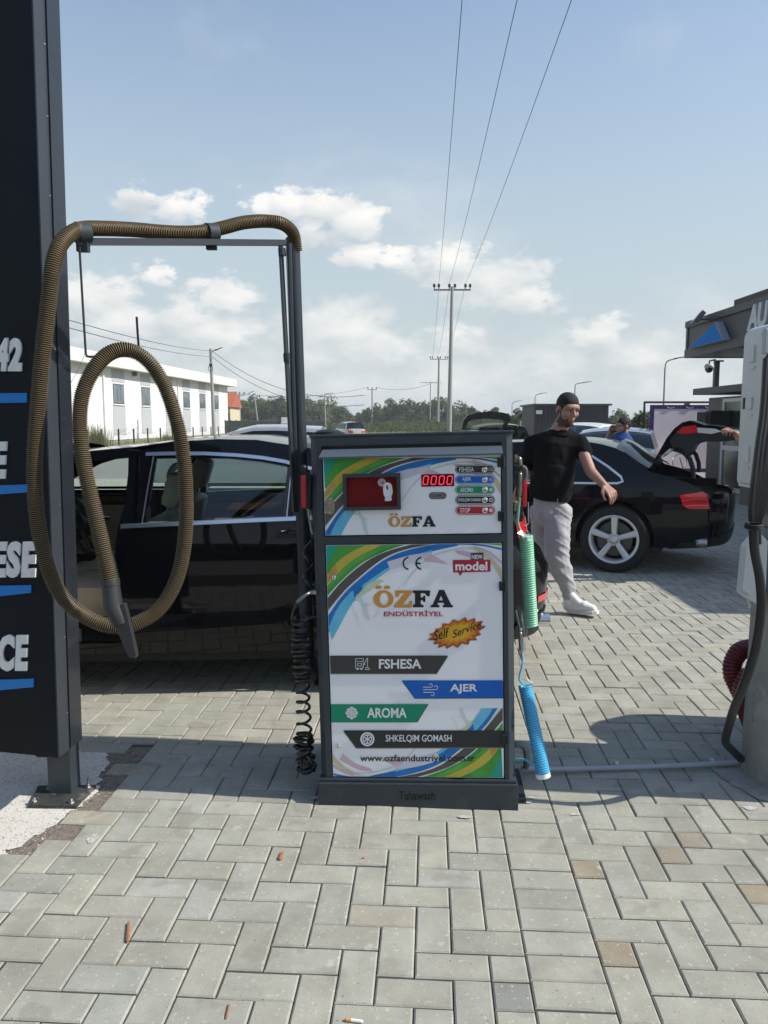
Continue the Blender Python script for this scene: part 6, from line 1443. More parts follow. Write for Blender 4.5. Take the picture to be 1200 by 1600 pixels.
# cut the hem flat: clip everything below the hem
sh_o = remesh(s_, .008, 'tshirt', M_shirt, man, 4, wr_shirt)
m = MB(); nc = neck+Vector((.006,-.012,.004)); nn_ = Vector((.10,-.25,1)).normalized(); u_ = nn_.orthogonal().normalized(); w_ = nn_.cross(u_)
m.tube([nc+Vector((0,0,-.022))+(u_*math.cos(a)+w_*math.sin(a))*.076 for a in np.linspace(0, 2*math.pi, 28)], .009, 8, cap=False); m.build('neckband', M_shirt, man, smooth=True)
M_jog = mat('grey_jersey', (.36,.36,.38), .92, var=.07, vscale=50, bump=.25, bscale=200, sheen=.2)
def wr_pants(c):
    f = 1-abs(mnoise.noise(Vector((c.x*5+c.z*4, c.y*5, c.z*15+c.x*9))))*2
    return mnoise.noise(Vector((c.x*9, c.y*9, c.z*6+c.x*6)))*.013+max(0, f-.55)*.017*(1.3 if c.z < .45 else .8)+mnoise.noise(Vector((c.x*30, c.y*30, c.z*24)))*.004
p_ = MB(); mid = (hipR+hipL)/2
p_.cap(w(859, 772, .04), mid, .128, .138, flat=(fw_, .9), n=18)
p_.cap(hipR+Vector((0,0,-.02)), knR, .102, .080, n=16); p_.cap(knR, anR, .078, .052, n=14); p_.cap(hipL+Vector((0,0,-.02)), knL, .108, .082, n=16); p_.cap(knL, anL+Vector((0,0,.06)), .080, .058, n=14)
p_.cap(anL+Vector((0,0,.06)), anL+Vector((.002,0,.012)), .052, .043, n=14)
p_.ell(mid+Vector((0,.02,-.04)), (.12,.10,.10))
remesh(p_, .008, 'joggers', M_jog, man, 4, wr_pants)
m = MB(); m.tube([w(871, 779, -.13), w(873, 800, -.145), w(872, 812, -.135)], .003, 6); m.build('drawstring', M_jog, man, smooth=True)
M_shoe = mat('white_shoe', (.70,.70,.69), .55, var=.05, vscale=40, bump=.2, bscale=120)
def shoe(an, heel, toe, name='shoe'):
    f = (toe-heel); f_ = f.normalized(); L_ = f.length; up_ = Vector((0,0,1)); up_ = (up_-f_*up_.dot(f_)).normalized(); s = f_.cross(up_)
    m = MB(); m.cap(heel+up_*.045, heel+f_*L_*.55+up_*.048, .042, .045, n=14); m.cap(heel+f_*L_*.5+up_*.045, toe-f_*.04+up_*.030, .046, .034, n=14); m.cap(heel+up_*.05+f_*.01, an+Vector((0,0,-.03)), .038, .036, n=14); m.cap(heel+f_*L_*.45+up_*.05, an+f_*.03, .03, .035)
    o = remesh(m, .006, name, M_shoe, man, 3)
    q = MB(); out = []
    for (t, ww) in ((-.02,.028),(.03,.040),(.35,.038),(.65,.050),(.88,.046),(1.0,.022)): out.append((t, ww))
    top = [heel+f_*L_*t+s*ww for t, ww in out]+[heel+f_*L_*t-s*ww for t, ww in reversed(out)]; n = len(top)
    q.add([p-up_*.004 for p in top]+[p+up_*.020 for p in top], [tuple(range(n)), tuple(reversed(range(n, 2*n)))]+[(i, (i+1) % n, (i+1) % n+n, i+n) for i in range(n)]); q.build('sole', mat('sole_white', (.62,.62,.60), .6), o)
hl = gnd(886, 953, .01); to = gnd(921, 944, .03); hl.y = anL.y; hl = Vector((w(884, 951).x, anL.y+.02, .012)); to = Vector((w(921, 945).x, anL.y-.12, .035)); shoe(anL+Vector((0,0,.0)), hl, to)
hl2 = anR+Vector((-.04,.08,-.06)); to2 = anR+Vector((.05,-.02,-.22)); shoe(anR, hl2, to2)
# ---------------------------------------------------------------- man in blue on the phone (seen above the roof)
def bystander(root_loc, face, shirt, label, D, hpx, hpy, phone=True, scale=1.0):
    r = thing('person', label, 'person', loc=root_loc); X, Y = root_loc[0], root_loc[1]; h = at(hpx, hpy, D); f = Vector(face).normalized(); s = Vector((f.y, -f.x, 0))   # s: person's right
    V = lambda a, b_, z: Vector((X, Y, 0))+s*a+f*b_+Vector((0,0,z))
    top = h.z+.12; k = top/1.78; HMx = frame(V(0, .0, 1.655*k), f+Vector((0,0,-.1)))
    m = MB(); head_prims(m, HMx); m.cap(V(0,-.02,1.42*k), V(0,-.01,1.58*k), .06, .055); m.cap(V(0,0,1.36*k), V(0,0,1.02*k), .15, .13, flat=(f, .75)); m.cap(V(0,0,1.02*k), V(0,0,.9*k), .14, .14)
    for d in (-1, 1):
        m.cap(V(d*.09,0,.90*k), V(d*.10,.02,.50*k), .085, .058); m.cap(V(d*.10,.02,.50*k), V(d*.11,0,.09*k), .055, .036); m.cap(V(d*.11,-.04,.04), V(d*.12,.14,.03), .035, .03); m.cap(V(0,0,1.40*k), V(d*.19,0,1.40*k), .06, .055)
    if phone: el, wr = V(.26,.20,1.17*k), V(.12,.14,1.55*k)
    else: el, wr = V(.24,.1,1.15*k), V(.24,.2,.9*k)
    m.cap(V(.20,0,1.39*k), el, .05, .04); m.cap(el, wr, .040, .027); hand(m, wr, V(.09,.08,1.70*k)-wr, -s, 1, .5)
    m.cap(V(-.20,0,1.39*k), V(-.25,.05,1.10*k), .05, .04); m.cap(V(-.25,.05,1.10*k), V(-.2,.25,.95*k), .04, .027); hand(m, V(-.2,.25,.95*k), (f+Vector((0,0,-.3))), Vector((0,0,-1)), 1, .5)
    head_shells(remesh(m, .0065, 'body', M_skin, r, 2), HMx, r); eyes_etc(HMx, r, vox=.006)
    t = MB(); t.cap(V(0,0,1.38*k), V(0,0,.95*k), .165, .15, flat=(f, .8), n=16)
    for d in (-1, 1): t.cap(V(d*.08,0,1.41*k), V(d*.19,0,1.39*k), .072, .068); t.cap(V(d*.19,0,1.39*k), V(.20,0,1.39*k).lerp(el, .55) if d > 0 else V(-.235,.03,1.22*k), .066, .066)
    remesh(t, .010, 'tshirt', shirt, r, 3, wr_shirt)
    p = MB(); p.cap(V(0,0,.97*k), V(0,0,.9*k), .15, .15)
    for d in (-1, 1): p.cap(V(d*.09,0,.90*k), V(d*.10,.02,.50*k), .098, .075); p.cap(V(d*.10,.02,.50*k), V(d*.11,0,.12*k), .072, .055)
    remesh(p, .012, 'trousers', mat('dark_denim', (.02,.025,.04), .9), r, 3); return r
p2 = at(973, 700, 10.4)
bystander((p2.x, 10.4, 0), (-.95,-.15,0), mat('blue_cotton', (.012,.045,.22), .85, var=.1, bump=.2), 'man in a bright blue T-shirt holding a hand to his ear beyond the black car', 10.4, 972, 668)
# ---------------------------------------------------------------- person whose arm holds the boot lid (body beyond the right edge)
Dp = 6.9
p3 = thing('person', 'person hidden behind the white cabinet, only the arm reaching for the raised boot lid shows', 'person', loc=(3.62, Dp, 0))
m = MB(); V = lambda x, y, z: Vector((3.62+x, Dp+y, z)); HM3 = frame(V(0,0,1.62), (-1,.1,-.1)); head_prims(m, HM3)
m.cap(V(0,0,1.38), V(0,0,1.55), .06, .055); m.cap(V(0,0,1.32), V(0,0,.98), .15, .13); m.cap(V(0,0,.98), V(0,0,.88), .14, .14)
for d in (-1, 1): m.cap(V(0,d*.09,.88), V(-.02,d*.1,.48), .085, .058); m.cap(V(-.02,d*.1,.48), V(0,d*.1,.09), .055, .036); m.cap(V(.04,d*.1,.035), V(-.14,d*.11,.03), .035, .03)
wp = at(1150, 677, 6.75); ep = at(1180, 735, 6.85); sp = V(-.02,-.19,1.36); m.cap(V(0,0,1.37), sp, .06, .055); m.cap(sp, ep, .05, .042); m.cap(ep, wp, .042, .029); hand(m, wp, at(1128, 663, 6.65)-wp, (-.1,.3,-1), -1, .55)
m.cap(V(0,.19,1.36), V(0,.25,1.1), .05, .04); m.cap(V(0,.25,1.1), V(-.1,.24,.86), .04, .027); hand(m, V(-.1,.24,.86), (0,0,-1), (-1,0,0), 1, .4)
head_shells(remesh(m, .006, 'body', M_skin, p3, 2), HM3, p3); eyes_etc(HM3, p3, vox=.006)
t = MB(); t.cap(V(0,0,1.34), V(0,0,.93), .165, .155, n=16); t.cap(V(0,-.1,1.38), sp, .072, .068); t.cap(V(0,.1,1.38), V(0,.19,1.36), .072, .068); t.cap(sp, sp.lerp(ep, .5), .066, .064); t.cap(V(0,.19,1.36), V(0,.23,1.2), .066, .064); remesh(t, .010, 'tshirt', M_shirt, p3, 3)
p = MB(); p.cap(V(0,0,.94), V(0,0,.88), .15, .15)
for d in (-1, 1): p.cap(V(0,d*.09,.88), V(-.02,d*.1,.48), .098, .075); p.cap(V(-.02,d*.1,.48), V(0,d*.1,.12), .072, .055)
remesh(p, .012, 'trousers', mat('dark_denim', (.02,.025,.04), .9), p3, 3)
m = MB(); m.tube([wp+Vector((.030*0, .030*math.cos(a), .030*math.sin(a))) for a in np.linspace(0, 6.28, 16)], .004, 6, cap=False); m.build('bracelet', M_chrome, p3, smooth=True)
# ================================================================== KIOSK AND CANOPY, RIGHT
M_sheet = mat('grey_sheet', (.055,.058,.062), .5, var=.06, vscale=4); M_dgrey = mat('dark_grey_metal', (.045,.05,.055), .45); M_wallg = mat('kiosk_wall', (.16,.155,.148), .8, var=.08, vscale=3, bump=.2)
FX = 6.35
def onx(px, py, X):   # point on a plane x = X
    d = ray(px, py); t = X/d.x; return Vector((X, d.y*t, EYE+d.z*t))
c_top = onx(1075, 503, FX); c_bot = onx(1075, 559, FX); ZT, ZB, YF = c_top.z, c_bot.z, c_top.y
can = thing('roof_canopy', 'grey ribbed roof canopy with a blue fin and AUTO letters at upper right', 'canopy', loc=(FX, YF, ZB))
Yn = 5.3
m = MB(); m.box((FX+.02, Yn, ZB+.02), (FX+7, YF-.01, ZT-.05)); m.build('deck', M_dgrey, can)
for i in range(4):
    y0 = YF-(i+1)*(YF-Yn)/4+.01; y1 = YF-i*(YF-Yn)/4-.01; pm = MB(); n = int((y1-y0)/.09)
    for k in range(n):
        a = y0+(y1-y0)*k/n; b_ = y0+(y1-y0)*(k+1)/n; pm.box((FX+.006, a+.006, ZB+.17), (FX+.018, b_-.004, ZT-.13))
    pm.box((FX, y0, ZB+.17), (FX+.017, y1, ZT-.13)); pm.build('fascia_panel', M_sheet, can)
m = MB(); m.box((FX-.05, Yn, ZT-.13), (FX+.05, YF+.02, ZT)); m.build('top_rail', M_sheet, can)
m = MB(); m.box((FX-.04, Yn, ZB), (FX+.04, YF+.02, ZB+.17)); m.build('bottom_rail', M_sheet, can)
m = MB(); m.box((FX-.02, YF-.06, ZB), (FX+.08, YF+.03, ZT)); m.box((FX+.08, YF-.02, ZB), (FX+7, YF+.02, ZT)); m.build('end_cheek', M_dgrey, can)
for k in range(4): m = MB(); m.box((FX+.05, Yn+.3+k*(YF-Yn)/4, ZB-.02), (FX+6, Yn+.42+k*(YF-Yn)/4, ZB+.02)); m.build('roof_beam', M_sheet, can)
p0 = onx(1172, 466, FX+.6); m = MB(); m.box((FX+.3, Yn, ZT), (FX+5, p0.y, ZT+.22)); m.build('upper_roof', mat('roof_brown', (.10,.08,.07), .8), can)
fin = [(1075,545),(1118,503),(1130,531)]
fp3 = [onx(a, b_, FX-.16) for a, b_ in fin]; m = MB(); m.prism([(v.y, v.z) for v in fp3], 'x', FX-.16, FX-.02); f_ = m.build('blue_fin', mat('fin_edge', (.30,.34,.38), .8, spec=.1), can)
cc_ = sum(fp3, Vector())/3; m = MB(); m.prism([(cc_.y+(v.y-cc_.y)*.93, cc_.z+(v.z-cc_.z)*.93) for v in fp3], 'x', FX-.166, FX-.161); m.build('fin_face', mat('fin_blue', (.04,.20,.52), .9, spec=.0), f_)
vs, fs = text_polys('AUTO', .05, .12); ya, yb = onx(1171, 500, FX-.06).y, onx(1171, 500, FX-.06).y-1.35; za, zb = ZB+.22, ZT-.10
m = MB(); Pq = [(ya+(yb-ya)*u, za+(zb-za)*v) for u, v in vs]; m.add([(FX-.10, y, z) for y, z in Pq], fs); m.add([(FX-.03, y, z) for y, z in Pq], [tuple(reversed(f)) for f in fs])
ed = set((f[i-1], f[i]) for f in fs for i in range(len(f))); n = len(Pq); m.add([(FX-.10, y, z) for y, z in Pq]+[(FX-.03, y, z) for y, z in Pq], [(a, b_, b_+n, a+n) for a, b_ in ed if (b_, a) not in ed]); m.build('lettering', mat('sign_grey_white', (.55,.56,.57), .5), can)
cp_ = onx(1120, 566, 7.25)
for yy in (cp_.y, 9.5): m = MB(); m.box((7.2, yy-.05, 0 if yy < 12 else 2.05), (7.30, yy+.05, ZB)); m.build('column', M_dgrey, can)
# floodlight and camera
fl_ = thing('floodlight', 'small square floodlight on a bracket at the canopy corner', 'lamp', loc=tuple(onx(1092, 498, FX)))
a = onx(1091, 499, FX-.25); Mf = Matrix.Translation(a)@Matrix.Rotation(rad(38), 4, 'Y')@Matrix.Rotation(rad(-10), 4, 'Z')
m = MB(); m.box((-.06,-.19,-.13), (.03,.19,.13), M=Mf, bev=.01); m.build('housing', M_dgrey, fl_); m = MB(); m.box((-.066,-.16,-.10), (-.061,.16,.10), M=Mf); m.build('lens', mat('lamp_lens', (.5,.5,.47), .15), fl_)
m = MB(); m.tube([a, a+Vector((.12,-.1,-.02)), onx(1104, 498, FX)], .014, 8); m.build('bracket', M_dgrey, fl_)
cc = thing('dome_camera', 'white dome security camera hanging on an arm from the canopy column', 'camera', loc=tuple(onx(1108, 573, 7.0)))
a = onx(1108, 573, 7.0); m = MB(); m.lathe([(.0,.06),(.07,.06),(.10,.02),(.10,-.02),(.09,-.03)], a, (0,0,1), 20); m.build('dome_shell', mat('cam_white', (.55,.55,.55), .4), cc, smooth=True)
m = MB(); m.lathe([(.085,-.02),(.08,-.08),(.05,-.12),(.0,-.135)], a, (0,0,1), 20); m.build('dome', mat('cam_dark', (.01,.01,.012), .1, coat=1), cc, smooth=True)
m = MB(); m.tube([a+Vector((0,0,.06)), a+Vector((0,0,.12)), a+Vector((.12,0,.15)), onx(1118, 566, 7.2)], .018, 8); m.tube([onx(1124, 564, 7.3), onx(1130, 564, 7.3)], .02, 8); m.build('arm', M_dgrey, cc, smooth=True)
# kiosk
KX = 7.1; yk = onx(1106, 660, KX).y; zk = onx(1106, 622, KX).z
ki = thing('kiosk', 'small grey kiosk with a white framed glass door under the canopy', 'kiosk', loc=(KX, yk, 0))
m = MB(); dy0 = onx(1130, 660, KX).y; dy1 = dy0-1.05
zd = onx(1133, 623, KX).z
m.box((KX, dy0, 0), (KX+.15, yk, zk)); m.box((KX, dy1, zd), (KX+.15, dy0, zk)); m.box((KX, 9.5, 0), (KX+.15, dy1, zk)); m.box((KX+.15, yk-.15, 0), (KX+4, yk, zk)); m.box((KX+3.9, 9.5, 0), (KX+4, yk-.15, zk)); m.box((KX+.15, 9.5, 0), (KX+3.9, 9.6, zk)); m.build('wall', M_wallg, ki)
rt = onx(1100, 606, KX-.2); rb = onx(1100, 616, KX-.2)
m = MB(); m.box((KX-.22, 9.3, rb.z), (KX+4.2, yk+.35, rt.z)); m.build('roof', M_sheet, ki)
dm = MB(); t_ = .07
dm.box((KX-.03, dy0-t_, .02), (KX+.03, dy0, zd)); dm.box((KX-.03, dy1, .02), (KX+.03, dy1+t_, zd)); dm.box((KX-.03, dy1+t_, zd-t_), (KX+.03, dy0-t_, zd)); zmid = onx(1140, 700, KX).z; dm.box((KX-.03, dy1+t_, zmid-.05), (KX+.03, dy0-t_, zmid+.05)); dm.box((KX-.03, dy1+t_, .02), (KX+.03, dy0-t_, .12))
dr = dm.build('door', mat('pvc_white', (.62,.62,.60), .4), ki)
m = MB(); m.box((KX-.005, dy1+t_, .12), (KX+.005, dy0-t_, zd-t_)); m.build('door_glass', glass_mat('door_glass', (.5,.56,.5), .02, .22), dr)
m = MB(); m.box((KX-.02, dy0, .0), (KX+.02, dy0+.08, zd+.02)); m.build('timber_jamb', mat('timber', (.36,.25,.12), .7, var=.2, vscale=20), ki)
m = MB(); m.box((KX+.3, 9.7, 0), (KX+3.5, yk-.3, .03)); m.build('floor', M_inter, ki)
# black loudspeaker / screen box by the door
a = onx(1110, 656, KX-.35); bx = thing('wall_speaker', 'black box with a small screen hanging on the kiosk wall', 'speaker', loc=tuple(a))
m = MB(); m.box((KX-.40, a.y-.12, a.z-.17), (KX-.003, a.y+.12, a.z+.19), bev=.01); m.build('case', M_plast, bx)
m = MB(); m.box((KX-.58, a.y+.13, a.z-.14), (KX-.30, a.y+.19, a.z+.16), bev=.01); m.build('screen', mat('screen_glass', (.18,.17,.16), .1, coat=1), bx)
# unseen hall added behind the camera to darken reflections in the black paint
wh_ = thing('added_dark_hall', 'unseen dark grey hall with open bays, added behind the camera to darken the car paint reflections', 'building', loc=(-3, -23, 0))
m = MB(); m.box((-40, -35, 3.4), (30, -23, 4.4)); m.box((-40, -35, 0), (30, -34.8, 3.4))
for x in np.linspace(-40, 29.4, 11): m.box((x, -34.8, 0), (x+.6, -23, 3.4))
m.build('wall', mat('hall_dark', (.05,.052,.055), .8), wh_); m = MB(); m.box((-40.3, -22.98, 3.5), (30.3, -22.9, 4.5)); m.build('fascia', M_dgrey, wh_)
# ---- banner
ba = thing('banner_stand', 'pale pink-white banner with purple border on a black frame', 'banner', loc=(at(1050, 700, 18).x, 18, 0))
Db = 18.0; L0, L1 = at(1013, 700, Db).x, at(1118, 700, Db).x; bt_, bb_ = at(1050, 630, Db).z, at(1050, 738, Db).z
m = MB(); m.box((L0, Db-.01, bb_), (L1, Db+.01, bt_-.04)); m.build('cloth', mat('banner_cloth', (.86,.76,.84), .7, var=.06, vscale=1.2, bump=.15, bscale=4), ba)
m = MB(); m.box((L0, Db-.016, bt_-.13), (L1, Db-.0105, bt_-.04)); m.box((L0-.005, Db-.016, bb_), (L0+.10, Db-.0105, bt_-.13)); m.box((L0+.10, Db-.016, bb_), (L1, Db-.0105, bb_+.09))
m.build('purple_border', mat('banner_purple', (.055,.03,.16), .6), ba)
m = MB()
for px in (1048, 1078, 1108): 
    c = at(px, 634.5, Db-.02); pts = [c+Vector((.09*math.cos(a), 0, .05*math.sin(a))) for a in np.linspace(3.3, 6.1, 10)]; m.tube(pts, .008, 5)
m.build('scroll_print', mat('scroll', (.5,.45,.55), .6), ba)
m = MB()
for (a_, b_) in (((1007,628),(1007,745)), ((1007,628.5),(1120,628.5))): m.tube([at(*a_, Db), at(*b_, Db)], .025, 4)
m.tube([at(1007, 745, Db), at(1002, 760, Db-.5)], .02, 4); m.tube([at(1007, 628, Db), at(1001, 740, Db+.6)], .02, 4); m.build('frame', M_plast, ba)
ro = thing('strimmer', 'chrome wheel and rods standing in front of the banner foot', 'tool', loc=tuple(gnd(1070, 740))); m = MB(); c = at(1062, 722, 17.5)
m.tube([c+Vector((.16*math.cos(a), 0, .19*math.sin(a))) for a in np.linspace(0, 6.28, 18)], .012, 6, cap=False); m.tube([at(1062, 715, 17.5), at(1072, 748, 17.5), gnd(1074, 742)], .012, 6); m.build('frame', M_chrome, ro)
# ================================================================== DARK CONTAINER BUILDING BEHIND THE MAN
Dk = 34.0; kL = at(835, 640, Dk); kR = at(951, 640, Dk); kz1 = at(880, 633, Dk).z
co = thing('container_office', 'black container-like building with a curved roof edge and wood panelled end, behind the walking man', 'building', loc=(kL.x, Dk, 0))
m = MB(); m.box((kL.x, Dk, 0), (kR.x, Dk+3, kz1)); 
m.build('wall', mat('container_black', (.018,.021,.027), .5, var=.1, vscale=1), co)
n = 22
for k in range(n):
    x0 = kL.x+(kR.x-kL.x)*k/n; m = MB(); m.box((x0+.01, Dk-.03, .1), (x0+(kR.x-kL.x)/n-.02, Dk-.001, kz1-.12)); m.build('cladding_panel', mat('container_black', (.018,.021,.027), .5), co)
m = MB(); e0 = at(813, 636, Dk+6); m.prism([(kL.x-.05, 2.0), (kL.x, kz1-.02), (kR.x+.1, kz1-.02), (kR.x+.1, kz1+.05), (kL.x+.1, kz1+.08), (kL.x-.1, kz1+.05)], 'y', Dk-.1, Dk+3.1)
m = MB(); m.box((kL.x-.1, Dk-.1, kz1-.02), (kR.x+.12, Dk+3.1, kz1+.06)); m.build('roof_edge', M_dgrey, co)
a = at(843, 644, Dk-.04); m = MB(); m.box((a.x-.15, Dk-.05, a.z-.08), (a.x+.12, Dk-.031, a.z+.08)); m.build('notice', mat('notice_white', (.7,.7,.7), .6), co)
# wood end, receding left
eL = at(813, 640, Dk+8); pts = [(kL.x, Dk), (eL.x, Dk+8)]
m = MB(); wz_ = kz1-.25; m.add([(kL.x-.002, Dk, 0), (eL.x, Dk+8, 0), (eL.x, Dk+8, wz_-.12), (kL.x-.002, Dk, wz_)], [(0,1,2,3)]); m.build('end_wall', mat('end_wall_grey', (.13,.13,.11), .7), co)
m = MB(); curve = [(0,-.35),(.25,-.12),(.5,0.02),(.8,.10),(1.0,.12)]
v_ = []
for t, dz in curve: p_ = Vector((eL.x-.3, Dk+8, 0)).lerp(Vector((kL.x+.1, Dk-.1, 0)), t); v_ += [(p_.x, p_.y, wz_+dz+.02), (p_.x, p_.y, wz_+dz+.14), (p_.x+1.0, p_.y+.3, wz_+dz+.02), (p_.x+1.0, p_.y+.3, wz_+dz+.14)]
fs_ = []
for i in range(len(curve)-1): k = i*4; fs_ += [(k,k+4,k+5,k+1),(k+1,k+5,k+7,k+3),(k+2,k+3,k+7,k+6),(k,k+2,k+6,k+4)]
m.add(v_, fs_); m.build('curved_roof', M_dgrey, co)
for k in range(5):
    t = (k+.5)/5.5; p0_ = Vector((kL.x, Dk, 0)).lerp(Vector((eL.x, Dk+8, 0)), t); p1_ = Vector((kL.x, Dk, 0)).lerp(Vector((eL.x, Dk+8, 0)), t+.13)
    m = MB(); m.add([(p0_.x-.03, p0_.y-.01, .9), (p1_.x-.03, p1_.y-.01, .9), (p1_.x-.03, p1_.y-.01, wz_-.75), (p0_.x-.03, p0_.y-.01, wz_-.75)], [(0,1,2,3)]); m.build('window', glass_mat('pane_mid', (.4,.42,.38), .3), co)
    m = MB(); m.add([(p0_.x-.04, p0_.y-.01, wz_-.72), (p1_.x-.04, p1_.y-.01, wz_-.72), (p1_.x-.04, p1_.y-.01, wz_-.42), (p0_.x-.04, p0_.y-.01, wz_-.42)], [(0,1,2,3)]); m.build('lettered_sheet', mat('notice_white', (.7,.7,.7), .6), co)
# ================================================================== WHITE BUILDING, LEFT
A_ = Vector((-23.0, 56.0, 0)); B_ = Vector((-19.4, 97.0, 0)); A2 = A_+(A_-B_).normalized()*8; yaw = math.atan2((B_-A_).y, (B_-A_).x)
WB = Matrix.Translation(A_)@Matrix.Rotation(yaw, 4, 'Z')    # local x along the facade away, -y faces the yard (right)
wb = thing('white_hall', 'long white two-storey hall with grey window bays and a flat overhanging eave, left background', 'building', M=WB)
M_wh = mat('hall_white', (.66,.67,.68), .8, var=.03, vscale=.5, bump=.1, bscale=20); M_gb = mat('hall_grey', (.40,.42,.44), .8, var=.03)
def wq(px, py): return plane_hit(px, py, WB, 0.0)
xe = wq(356, 640)[0]; ze = (wq(200, 572)[1]+wq(300, 590)[1])/2
x0w = -10
m = MB(); m.box((x0w, 0, 0), (xe, 16, ze+.3)); m.build('wall', M_wh, wb, M=1)
e1 = plane_hit(109.5, 540, WB, -.9); e2 = plane_hit(359, 591, WB, -.9); e3 = plane_hit(359, 602, WB, -.9); et = (e1[1]+e2[1])/2; eb_ = et-.95
m = MB(); m.box((x0w-1, -.9, eb_), (xe+1.2, 17, et)); m.build('eave', mat('eave_white', (.60,.61,.61), .7), wb, M=1)
M_win = mat('hall_window', (.05,.07,.085), .12, col2=(.16,.20,.23), vscale=.8, coat=.6); M_wfr = mat('window_dark', (.05,.055,.06), .5)
wins = [(176,193.5,600,630),(220.5,234.5,606.5,634.5),(258.5,269,610,636),(286,296.5,615,640),(311.5,321,618.5,641.5),(335,341.5,621.5,643)]
for (xa, xb, ya_, yb_) in wins:
    x0_, z1_ = wq(xa, ya_); _, z0_ = wq(xa, yb_); x1_, _ = wq(xb, (ya_+yb_)/2); z1_ = 5.25; z0_ = 3.15
    z1_, z0_ = wq(184, 600)[1], wq(184, 631)[1]
    m = MB(); m.box((x0_-.15, -.03, .4), (x1_+.15, -.004, z0_-.25)); m.build('grey_bay', M_gb, wb, M=1); m = MB(); m.box((x0_-.15, -.03, z1_+.15), (x1_+.15, -.004, eb_+.02)); m.build('grey_bay', M_gb, wb, M=1)
    m = MB(); m.box((x0_, -.03, z0_), (x1_, .0, z1_)); wn = m.build('window', M_wfr, wb, M=1)
    k_ = 3
    for i in range(k_): xx0 = x0_+(x1_-x0_)*(i+.06)/k_; xx1 = x0_+(x1_-x0_)*(i+.94)/k_; m = MB(); m.box((xx0, -.04, z0_+.08), (xx1, -.031, z1_-.08)); m.build('pane', M_win, wn, M=1)
    m = MB(); m.box((x0_-.1, -.12, z0_-.12), (x1_+.1, 0, z0_-.02)); m.build('sill', M_wh, wn, M=1)
xd = wq(161, 640)[0]; m = MB(); m.box((xd, -.14, 0), (xd+.22, -.01, eb_)); m.build('downpipe', M_wh, wb, M=1)
xd = wq(277.5, 640)[0]; m = MB(); m.box((xd, -.12, 0), (xd+.18, -.01, eb_)); m.build('downpipe', M_wh, wb, M=1)
xs_, zs_ = wq(207, 578); m = MB(); m.ell((xs_, -.2, eb_-.2), (.22,.22,.22)); m.build('siren', M_wfr, wb, M=1, smooth=True)
# mesh fence in front of it
M_mesh = mat('fence_green', (.05,.07,.065), .5)
fe = thing('mesh_fence', 'low wire mesh fence with dark posts in front of the white hall', 'fence', loc=(-14, 38, 0))
ptsf = [(136,36.0),(158.6,38.0),(184.9,40.4),(208.6,43),(230.5,45.7),(250.4,48.5),(269,51.3),(286,54),(301.7,57),(316,60),(329.6,63),(341,66),(352,70)]
PF = [at(px, 670, D) for px, D in ptsf]
for p_ in PF: m = MB(); m.box((p_.x-.035, p_.y-.035, 0), (p_.x+.035, p_.y+.035, 1.10)); m.build('post', M_plast, fe)
for a_, b_ in zip(PF, PF[1:]):
    m = MB(); 
    for z in np.linspace(.08, 1.02, 6): m.tube([Vector((a_.x, a_.y, z)), Vector((b_.x, b_.y, z))], .006, 3, cap=False)
    for t in np.linspace(0, 1, 14): q = a_.lerp(b_, t); m.tube([Vector((q.x, q.y, .05)), Vector((q.x, q.y, 1.04))], .004, 3, cap=False)
    m.build('mesh_panel', mat('mesh_wire', (.25,.26,.26), .5), fe)
f2 = thing('green_fence', 'dark green mesh fence along the far field edge left of the gantry pipe', 'fence', loc=tuple(at(400, 670, 85)*1)); f2.location.z = 0; WM[f2] = Matrix.Translation((f2.location.x, f2.location.y, 0)); f2.matrix_world = WM[f2]
pa_, pb_ = at(352, 670, 80), at(508, 670, 95)
for k in range(22):
    p_ = pa_.lerp(pb_, k/21); q_ = pa_.lerp(pb_, min(1, (k+1)/21)); m = MB(); m.box((p_.x-.05, p_.y-.05, 0), (p_.x+.05, p_.y+.05, 1.7)); m.build('post', M_mesh, f2)
    if k < 21:
        m = MB()
        for t in np.linspace(0, 1, 12): r_ = p_.lerp(q_, t); m.box((r_.x-.022, r_.y-.02, .1), (r_.x+.022, r_.y+.02, 1.6))
        for z in (.2, .9, 1.6): m.tube([Vector((p_.x, p_.y, z)), Vector((q_.x, q_.y, z))], .03, 4)
        m.build('mesh_panel', M_mesh, f2)
# ================================================================== HOUSES FAR BEHIND
def house(label, px0, px1, pyt, D, wall, roofc, roofh=1.8, nm='house'):
    a, b_ = at(px0, 660, D), at(px1, 660, D); z1 = at(px0, pyt, D).z; W = b_.x-a.x; h = thing(nm, label, 'house', loc=((a.x+b_.x)/2, D, 0))
    m = MB(); m.box((a.x, D, 0), (b_.x, D+7, z1)); m.build('wall', wall, h); m = MB(); m.prism([(D-.4, z1), (D+7.4, z1), (D+3.5, z1+roofh)], 'x', a.x-.3, b_.x+.3); m.build('roof', roofc, h)
    for k in range(max(1, int(W/2.4))):
        x = a.x+W*(k+.5)/max(1, int(W/2.4)); m = MB(); m.box((x-.4, D-.03, z1-2.0), (x+.4, D-.001, z1-.8)); m.build('window', M_wfr, h)
M_tile = mat('roof_tile', (.36,.10,.05), .8, var=.15); M_cream = mat('house_cream', (.55,.50,.34), .85); M_brick = mat('house_brick', (.25,.10,.07), .85, var=.2)
house('cream house with a red tiled roof at the end of the white hall', 349, 360, 636, 105, M_cream, M_tile, 2.2)
house('small red brick house far across the field, beside a white one', 543, 551, 653, 210, M_brick, M_tile, .5)
house('small white house far across the field, beside a red one', 552, 559, 655, 215, M_wh, M_gb, .5)
